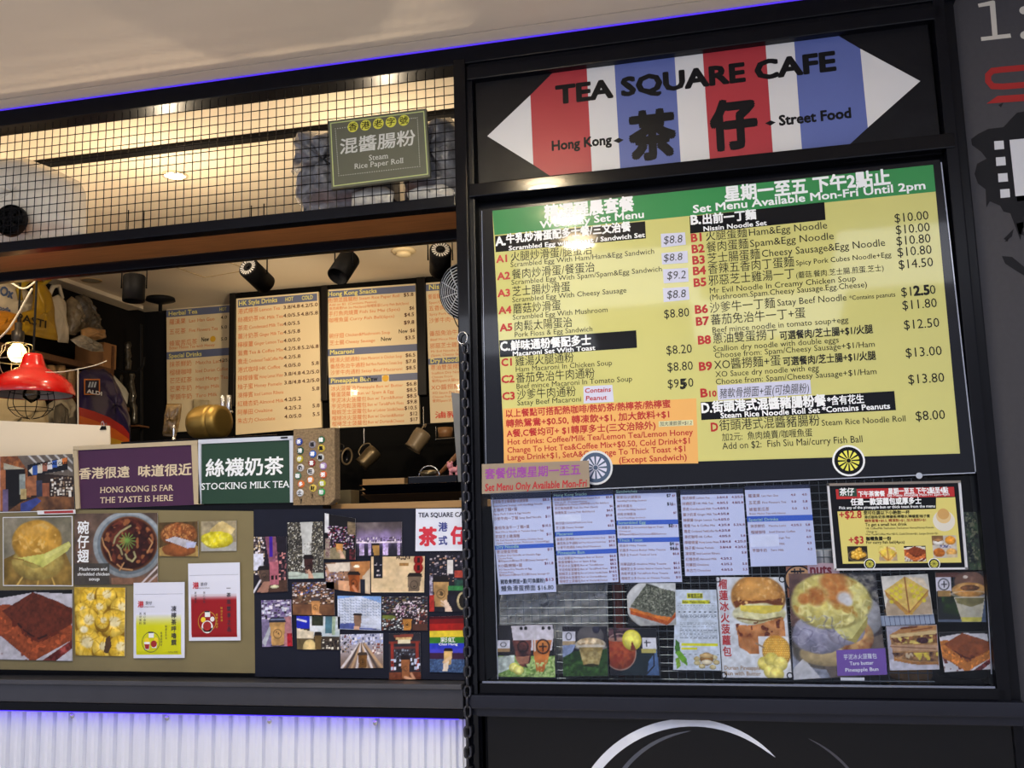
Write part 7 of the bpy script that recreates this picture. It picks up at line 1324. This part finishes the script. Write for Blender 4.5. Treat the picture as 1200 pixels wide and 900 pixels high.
photo('iced_cup_photo', 'photo of an iced drink in a domed cup on dark grass', 'photo', [(659, 734), (711.8, 734), (712.6, 792.5), (660, 793)], f_cupgrass, YW, 0, res=1.4)
def f_icetea(c):
    c.fill((18, 20, 30), .2); c.poly([(.3, .55), (1, .4), (1, 1), (.2, 1)], (22, 36, 44), .2); c.poly([(.8, .7), (.98, .45), (1, 1), (.75, 1)], (70, 96, 140), .2); c.line([(.92, .4), (.9, .8), (.75, .96)], .012, (16, 18, 24)); c.rc(.7, .2, .98, .45, (206, 206, 216)); c.rc(.66, .44, .96, .52, (170, 160, 90)); c.line([(.78, .26), (.78, .38)], .012, (40, 40, 50)); c.line([(.74, .3), (.86, .3)], .01, (40, 40, 50))
    c.ell(.22, .5, .33, .38, (116, 40, 28), n=.2, c2=(150, 70, 40)); c.rc(0, 0, .55, .22, (40, 28, 36), .3, 10, (90, 60, 70)); c.ell(.25, .24, .3, .05, (150, 120, 110), a=.8); c.ring(.22, .5, .33, .38, .04, (190, 160, 150), .7); c.ell(.48, .25, .2, .22, (206, 196, 60)); c.ell(.48, .25, .16, .18, (224, 216, 96), n=.1); c.poly([(.48, .25), (.56, .46), (.44, .46)], (120, 50, 36)); c.line([(.12, 0), (.14, .25)], .02, (20, 16, 26))
photo('lemon_tea_photo', 'photo of red iced tea with a lemon slice on the glass rim', 'photo', [(713, 736), (769, 736.5), (773, 791.7), (715, 791.7)], f_icetea, YW+.001, 0, res=1.4)
def f_durian(c):
    c.fill((200, 204, 212), .04, 3); c.ell(.6, .2, .39, .22, (150, 100, 44), wob=.06, n=.15, c2=(186, 130, 60)); c.ell(.58, .12, .25, .1, (206, 150, 76), soft=1); c.poly([(.24, .24), (.96, .22), (.94, .28), (.26, .3)], (110, 56, 24), wob=.03)
    c.ridge(c.ellm(.6, .2, .38, .2), 7, .05, (206, 152, 84), .7); c.speck(c.ellm(.6, .2, .36, .2), 18, .64, (222, 176, 110))
    c.ell(.6, .37, .38, .11, (196, 190, 140), wob=.15, n=.12, c2=(216, 212, 176)); c.poly([(.32, .28), (.95, .28), (.9, .34), (.66, .37), (.34, .34)], (216, 196, 80), .06); c.line([(.28, .41), (.6, .44), (.9, .4)], .012, (110, 90, 50))
    c.poly([(.24, .47), (.5, .48), (.94, .4), (.95, .6), (.56, .6), (.56, .76), (.42, .76), (.28, .7)], (156, 94, 50), .2, 8, (190, 130, 80), wob=.03); c.speck(c.polym([(.24, .47), (.94, .42), (.94, .58), (.3, .6)]), 12, .6, (100, 44, 26)); c.rc(.56, .59, 1, 1, (214, 214, 218), .02)
    c.ell(.8, .74, .2, .16, (190, 136, 46), n=.1); 
    for i in range(14):
        for j in range(12):
            x, y = .62+.028*i+.012*(j % 2), .62+.022*j; 
            if ((x-.8)/.19)**2+((y-.74)/.15)**2 < 1: c.ell(x, y, .011, .008, (220, 180, 84), soft=.5)
    for x, y in ((.62, .86), (.72, .82), (.7, .94), (.84, .86), (.78, .96)): c.ell(x, y, .1, .07, (206, 190, 90), n=.1, c2=(222, 208, 120))
    c.line([(.52, .66), (.62, .7)], .012, (130, 110, 90)); c.rc(0, 0, .012, 1, (60, 60, 66)); c.rc(.988, 0, 1, 1, (60, 60, 66))
s = photo('durian_bun_poster', 'white poster of a durian pineapple bun with red characters down its left', 'poster', [(838.4, 676.4), (919.6, 676.4), (929.4, 794.5), (845.8, 794)], f_durian, YW-.002, 0, res=1.4)
for k, ch_ in enumerate('榴蓮冰火菠蘿包'): s.tu(ch_, .035, .11+.112*k, .165, .105, RDB, .02, d=.0012)
s.tu('Durian Pineapple', .04, .92, .56, .055, M((150, 116, 70), .4, var=0, name='tan_ink'), .01).tu('Bun with Butter', .04, .975, .56, .055, M((150, 116, 70), .4, var=0, name='tan_ink'), .01)
for u, v in ((.03, .02), (.96, .02), (.03, .975), (.96, .975)):
    c_ = s.W(u, v, .002); MB().tube([c_+np.array([math.cos(a)*.008, 0, math.sin(a)*.008]) for a in np.linspace(0, 6.28, 15)[:-1]], .0016, 5, closed=True).build('eyelet', BLKM, s.o)
def f_taro(c):
    c.fill((60, 54, 58), .3); c.rc(0, 0, .3, .5, (84, 60, 60), .3, 10, (120, 90, 80)); c.rc(.6, 0, 1, .3, (120, 116, 110), .3, 20, (40, 40, 46)); c.ell(.82, .42, .2, .2, (140, 140, 146), n=.1); c.poly([(0, .7), (.5, .95), (.45, 1), (0, 1)], (130, 134, 150), .3); c.ell(.42, .72, .42, .2, (96, 90, 84), n=.2); c.poly([(.3, .8), (1, .6), (1, 1), (.4, 1)], (96, 86, 80), .2); c.poly([(0, .9), (.12, .8), (.3, 1), (0, 1)], (190, 190, 196))
    c.ell(.44, .76, .36, .13, (170, 150, 110), n=.15); c.ell(.7, .62, .2, .18, (190, 150, 96), n=.2, c2=(140, 80, 50)); c.ell(.32, .58, .33, .19, (128, 126, 148), wob=.2, n=.12, sc=8, c2=(160, 158, 176)); c.ell(.6, .58, .2, .12, (150, 146, 164), wob=.2)
    c.poly([(.44, .5), (.62, .46), (.86, .42), (.8, .5), (.66, .64), (.58, .64)], (196, 190, 120), .06); c.poly([(.58, .64), (.66, .64), (.86, .43), (.84, .52), (.7, .68)], (150, 140, 76))
    c.ell(.47, .27, .46, .27, (190, 176, 96), wob=.08, n=.14, sc=12, c2=(206, 196, 120)); c.speck(c.ellm(.47, .27, .44, .25), 12, .6, (220, 212, 140)); c.speck(c.ellm(.47, .27, .44, .25), 9, .66, (170, 130, 60))
    c.ridge(c.ellm(.47, .27, .45, .26), 7, .045, (224, 214, 150), .8); c.ridge(c.ellm(.32, .58, .32, .18), 6, .04, (96, 94, 118), .7); c.ridge(c.ellm(.32, .58, .32, .18), 8, .03, (186, 184, 200), .7)
    for x, y, r in ((.52, .08, .15), (.3, .22, .12), (.56, .22, .13), (.16, .24, .07)): c.ell(x, y, r, r*.7, (166, 96, 40), soft=.5, wob=.4, c2=(190, 120, 60), a=.9)
    c.ridge(c.ellm(.47, .27, .45, .26), 12, .03, (214, 200, 120), .5)
    c.ell(.62, .24, .08, .06, (200, 196, 196), soft=.6); c.ell(.66, .28, .05, .04, (206, 204, 206), soft=.6)
s = photo('taro_bun_poster', 'large photo poster of a taro and butter pineapple bun', 'poster', [(924, 672), (1026, 672), (1040, 790.5), (930, 797)], f_taro, YW+.001, 0, res=1.3)
PP = Sheet('purple_caption', 'purple caption card reading Taro butter Pineapple Bun', 'card', [(980, 762), (1037.4, 759.5), (1039.8, 790.6), (981.4, 792)], YW-.002, M((108, 76, 160), .4, 0, .08, 12, name='violet_card'), .001)
PP.tu('芋泥冰火菠蘿包', .14, .36, .82, .22, WINK, 0).tu('Taro butter', .26, .60, .74, .2, WINK, .01).tu('Pineapple Bun', .16, .85, .84, .2, WINK, .01).done()
photo('waffle_toast_photo', 'photo of grid-cut buttered toast on a white plate', 'photo', [(1032.4, 675.6), (1087, 672.4), (1093.4, 720), (1039, 722)], f_waf, YW, 0, res=1.4)
def f_icecof(c):
    c.fill((22, 24, 26), .3); c.poly([(.1, .4), (.5, .5), (.5, .9), (.1, .8)], (36, 60, 20), .5, 8, (20, 30, 16)); c.rc(0, 0, .5, .1, (100, 60, 50)); c.rc(.0, .1, .32, .38, (200, 196, 206)); c.rc(.02, .36, .3, .48, (150, 116, 66)); c.ring(.16, .24, .11, .11, .12, (40, 40, 44)); c.line([(.12, .24), (.22, .24)], .012, (40, 40, 44)); c.line([(.17, .18), (.17, .3)], .012, (40, 40, 44))
    c.rc(0, .95, 1, 1, (80, 90, 110)); c.rc(.9, .45, 1, 1, (70, 84, 110), .1)
    c.ell(.7, .2, .32, .22, (120, 86, 70), n=.2, a=.9); c.ell(.68, .36, .36, .15, (180, 126, 60), n=.3, sc=10, c2=(206, 160, 96)); c.ell(.7, .32, .2, .06, (110, 70, 40), n=.4); c.ring(.69, .44, .37, .06, .15, (206, 190, 170), .6); c.poly([(.36, .5), (1, .5), (.9, 1), (.5, 1)], (176, 170, 150), .08, 5, (190, 186, 172)); c.poly([(.38, .52), (.99, .52), (.96, .62), (.7, .7), (.42, .62)], (110, 104, 66), .3, 8); c.poly([(.48, .9), (.92, .9), (.9, 1), (.5, 1)], (190, 180, 80)); c.ell(.62, .1, .05, .03, (226, 210, 190))
photo('layered_drink_photo', 'photo of a layered iced drink in a domed cup beside a logo card', 'photo', [(1096, 671), (1152.6, 670), (1155.6, 729), (1099.6, 729)], f_icecof, YW, 0, res=1.4)
def f_sand(c):
    c.fill((160, 156, 170), .06); c.rc(0, .75, 1, 1, (186, 184, 196), .04); c.poly([(.05, .2), (.35, .02), (1, 0), (1, .9), (.6, .86), (.1, .74)], (150, 110, 70), .12, 8, (176, 136, 92)); c.poly([(.1, .16), (.4, .02), (1, .0), (1, .1), (.5, .16)], (170, 120, 70), .1); c.line([(.3, .06), (.6, .03)], .02, (96, 50, 26)); c.line([(.5, .12), (.9, .06)], .014, (120, 70, 36)); c.poly([(.05, .2), (.5, .16), (1, .12), (1, .2), (.1, .27)], (196, 170, 120), .06)
    c.poly([(.08, .27), (1, .2), (1, .42), (.4, .42), (.12, .36)], (90, 46, 34), .4, 12, (150, 110, 60)); c.speck(c.polym([(.2, .27), (.9, .22), (.9, .42), (.3, .4)]), 9, .52, (206, 184, 96)); c.ell(.7, .34, .12, .07, (60, 30, 40))
    c.poly([(.05, .42), (.5, .44), (1, .46), (1, .58), (.1, .56)], (176, 140, 110), .08); c.line([(.05, .46), (.95, .54)], .008, (110, 70, 50)); c.poly([(.06, .6), (.5, .6), (1, .6), (1, .82), (.5, .8), (.12, .7)], (70, 46, 40), .4, 12, (150, 110, 70)); c.speck(c.polym([(.5, .62), (1, .62), (1, .8), (.6, .78)]), 9, .5, (206, 184, 70)); c.speck(c.polym([(.1, .62), (.6, .62), (.6, .76), (.2, .7)]), 12, .56, (190, 170, 140)); c.poly([(.1, .72), (.5, .82), (1, .84), (1, .9), (.5, .88), (.1, .78)], (160, 110, 60), .1)
photo('sandwich_photo', 'photo of a cut toasted egg sandwich stacked in two halves', 'photo', [(1038.4, 734), (1097.8, 732), (1101, 784.4), (1043, 785.7)], f_sand, YW, 0, res=1.4)
photo('french_toast_photo', 'small photo of cocoa-dusted French toast at the lower right window corner', 'photo', [(1100, 741), (1157, 740), (1163, 784.4), (1107, 788)], lambda c: p_toast(c, (190, 116, 50), (136, 72, 38), (196, 194, 200)), YW, 0, res=1.4)
# --- bitter melon tea sheet
def f_melon(c):
    c.fill((190, 200, 216), .02, 4); 
    for y0, y1, n, dk in ((.17, .26, 4, (150, 158, 172)), (.31, .36, 3, (90, 96, 116)), (.41, .62, 9, (104, 110, 126))):
        for k in range(n):
            y = y0+(y1-y0)*k/n; x = .12 if dk[0] < 140 else .06
            while x < .94:
                w_ = c.rs.uniform(.03, .1); c.rc(x, y, min(x+w_, .95), y+.009, dk, a=.75); x += w_+.025
                if c.rs.rand() < .06: break
    c.rc(.28, .045, .66, .11, (206, 206, 40)); c.rc(.16, .13, .82, .18, (206, 206, 40)); c.rc(.16, .67, .96, .70, (206, 206, 40)); c.rc(.16, .72, .5, .745, (206, 206, 40))
    for k in range(8): c.rc(.08+.12*k, .275, .13+.12*k, .283, (60, 66, 80)); c.rc(.08+.12*k, .80, .13+.12*k, .808, (60, 66, 80))
    c.poly([(.04, .62), (.12, .66), (.14, .76), (.06, .8), (.02, .74)], (60, 110, 40), .2); c.poly([(.02, .78), (.14, .76), (.28, .86), (.3, .95), (.18, .9)], (96, 150, 40), .2); c.poly([(.04, .86), (.12, .84), (.16, .95), (.08, .99)], (120, 160, 50), .2)
    for x, y in ((.5, .86), (.5, .91), (.6, .95), (.82, .96), (.9, .9), (.86, .84)): c.ell(x, y, .07, .03, (190, 180, 140), c2=(170, 150, 100))
    c.ell(.7, .86, .14, .08, (140, 100, 50), n=.2); c.ell(.7, .82, .15, .03, (190, 160, 110)); c.ell(.7, .9, .12, .03, (206, 196, 170))
s = photo('melon_tea_sheet', 'pale information sheet with yellow highlights and green leaves', 'sheet', [(791.5, 691), (839.6, 691), (845.8, 785.8), (788.9, 785)], f_melon, YW+.001, 0, res=1.8)
s.tu('蜂蜜苦瓜茶', .3, .1, .64, .06, PEN, .01).tu('Bitter Melon Honey Tea', .17, .17, .81, .05, PEN, .005)
# narrow white slip under taro poster
tag(MB().box(at(985, 795, .0)[0], at(1013, 795, .0)[0], 0, .0008, at(1000, 797.5, 0)[2], at(1000, 794, 0)[2]).build('paper_slip', WPAP), 'narrow white slip tucked under the taro bun poster', 'slip')
# --- glass pane, inner ledge
gp = MB().box(-.788, .668, -.012, -.008, 1.118, 1.70).build('window_1', glassy((250, 252, 255), .3, .01)); struct(gp)
struct(MB().rbox(-.79, .66, .03, .9, 1.09, 1.115, .002).build('trim_18', M((40, 42, 52), .3, .2, .1, 8, name='inner_counter')))
struct(MB().box(-.80, .70, .9, .93, 1.0, 2.9).build('wall_kitchen', M((20, 22, 28), .5, 0, .1, 6, name='kitchen_partition')))
# wire rack behind the sheets
rk = thing('wire_rack', 'wire grid rack standing behind the sheets in the lower window', 'rack', (-.1, .03, 1.115)); WR = M((104, 112, 122), .35, .7, .1, 10, name='zinc_wire')
xa, xb = at(586, 760, .03)[0], at(1092, 760, .03)[0]
h0 = MB().tube([(xa, .03, 1.125), (xb, .03, 1.125)], .0016, 5).build('wire', WR, rk); h0['label'] = 'level wire'; share(h0, rk, 'wire', [((xa+xb)/2, .03, 1.125-.0016+.0235*k) for k in range(1, 25)])
v0 = MB().tube([(xa, .033, 1.117), (xa, .033, 1.70)], .0012, 5).build('wire', WR, rk); v0['label'] = 'upright wire'; share(v0, rk, 'wire', [(xa+.026*k, .033, 1.117-.0) for k in range(1, int((xb-xa)/.026)+1)])
# translucent plastic cover hung on the rack (left), black slats (middle)
pc = MB(); nx, nz = 40, 26; P = [at(x, y, .075) for x, y in ((586, 688), (712, 682), (713, 790), (586, 790))]; V = []; rs = np.random.RandomState(4)
for j in range(nz):
    for i in range(nx):
        u, v = i/(nx-1), j/(nz-1); p = (P[0]*(1-u)+P[1]*u)*(1-v)+(P[3]*(1-u)+P[2]*u)*v; V.append(p+[0, .008*math.sin(7*u+5*math.sin(4*v+3*u))+.004*math.sin(23*v+9*u), 0])
idx = np.arange(nx*nz).reshape(nz, nx); Fc = np.stack([idx[1:, :-1], idx[1:, 1:], idx[:-1, 1:], idx[:-1, :-1]], -1).reshape(-1, 4).tolist()
tag(linkmesh('plastic_cover', V, Fc, glassy((200, 214, 214), 2.6, .12, 'creased_plastic', .30), smooth=True), 'crumpled clear plastic cover over the left part of the rack', 'cover')
sp = thing('slatted_panel', 'dark slatted panel behind the middle of the lower window', 'panel', (-.15, .2, 1.115)); xa2, xb2 = at(712, 760, .2)[0], at(850, 760, .2)[0]
s0 = MB().rbox(xa2, xb2, .2, .215, 1.118, 1.136, .002).build('slat', M((34, 36, 44), .3, .2, .08, 8, name='slat_metal'), sp); share(s0, sp, 'slat', [((xa2+xb2)/2, .2075, 1.118+.0245*k) for k in range(1, 22)])
c0 = s0.location  # first slat keeps its own place
# things on the inner counter seen between the sheets
x_ = at(935, 678, .055); lc = Sheet('logo_card', 'round tea character logo on tan card behind the taro bun poster', 'card', [(921, 664), (957, 662), (960, 700), (923, 700)], .014, M((150, 96, 70), .6, 0, .1, 20, name='tan_card'), .002)
lc.disc(936, 679, 14, M((186, 140, 96), .5, name='tan_disc'), .0006, True, name='logo_disc'); lc.disc(936, 679, 14.5, PEN, .0008, True, 36, 'logo_ring', r0=13); lc.t('茶', 927, 686, 945, 20, PEN, .012).done()
nutp = Sheet('nut_packet', 'packet lettered nuts peeking out above the taro bun poster', 'packet', [(946, 660), (982, 660), (986, 684), (948, 684)], .010, M((176, 150, 160), .4, 0, .1, 20, name='packet_film'), .004)
nutp.t('nuts', 949, 673, 975, 15, M((110, 24, 40), .4, var=0, name='wine_ink'), .03).done()
bk_ = at(1060, 728, .14); 
for (px_, py_, w_, h_, dth, rgb, nm, cat, lb) in ((1062, 727, .12, .06, .14, (150, 116, 80), 'bread_basket', 'basket', 'tan bread basket between the waffle toast and sandwich photos'), (1125, 735, .16, .09, .2, (40, 46, 50), 'black_crate', 'crate', 'dark speckled crate behind the two right-hand photos'), (725, 700, .04, .22, .14, (104, 46, 40), 'glass_jar', 'jar', 'tall jar of dark red filling left of the seaweed toast photo'), (965, 660, .05, .08, .06, (206, 206, 206), 'paper_cup', 'cup', 'white cup edge left of the framed yellow poster')):
    p = at(px_, py_, dth)
    h0_ = h_; bz_ = 1.1155 if nm != 'paper_cup' else p[2]-h_/2; tz_ = p[2]+h_/2; p[2] = (bz_+tz_)/2; h_ = tz_-bz_
    m = MB(); m.lathe([(.001, -h_/2), (w_/2*.9, -h_/2), (w_/2, -h_/2+.01), (w_/2, h_/2-.008), (w_/2*1.05, h_/2-.004), (w_/2*1.02, h_/2), (w_/2*.85, h_/2-.006), (.001, h_/2-.008)], p, (0, 0, 1), 24)
    tag(m.build(nm, M(rgb, .4, 0, .25, 30, .3, .2, nm+'_surface'), None, True), lb, cat)
WHT = Sheet('paper_label', 'white gridded paper strip between the toast and sandwich photos', 'paper', [(1024, 722), (1094, 719), (1096, 731), (1026, 734)], .012, M((150, 160, 180), .5, 0, .05, 30, name='grid_paper'), .001)
GL_ = M((90, 96, 120), .5, var=0, name='grid_line_ink')
for k in range(1, 12): WHT.rect(k/12, 0, k/12+.012, 1, GL_, .0004, 'grid_line')
WHT.done()
vg = Sheet('green_reflection', 'dim green and brown product photo beside the right window frame', 'photo', [(1126, 600), (1152, 600), (1158, 668), (1136, 668)], .02, WPAP, .001)  # painted panel standing in for green reflections in the window
vg.pic(lambda c: (c.fill((34, 40, 34), .5, 4, (70, 90, 60)), c.speck(np.ones((c.ny, c.nx)), 9, .6, (120, 120, 90))), res=1.2)
# lamps inside the display
lamp('AREA', 'display_light', (-.1, .45, 2.0), 2.5, (.9, .95, 1), 1.0, (-.1, .1, 1.1), size_y=.1)

for q in (((577.5, 583), (583.5, 796)), ((1150, 560), (1162, 790))):
    m = MB(); strip(m, q[0], q[1], .0025, -.016, -.012); struct(m.build('trim_2'+str(0 if q[0][0] < 600 else 1), M((112, 120, 140), .15, 0, .3, 30, 0, .8, 'glass_edge')))
text_finish()
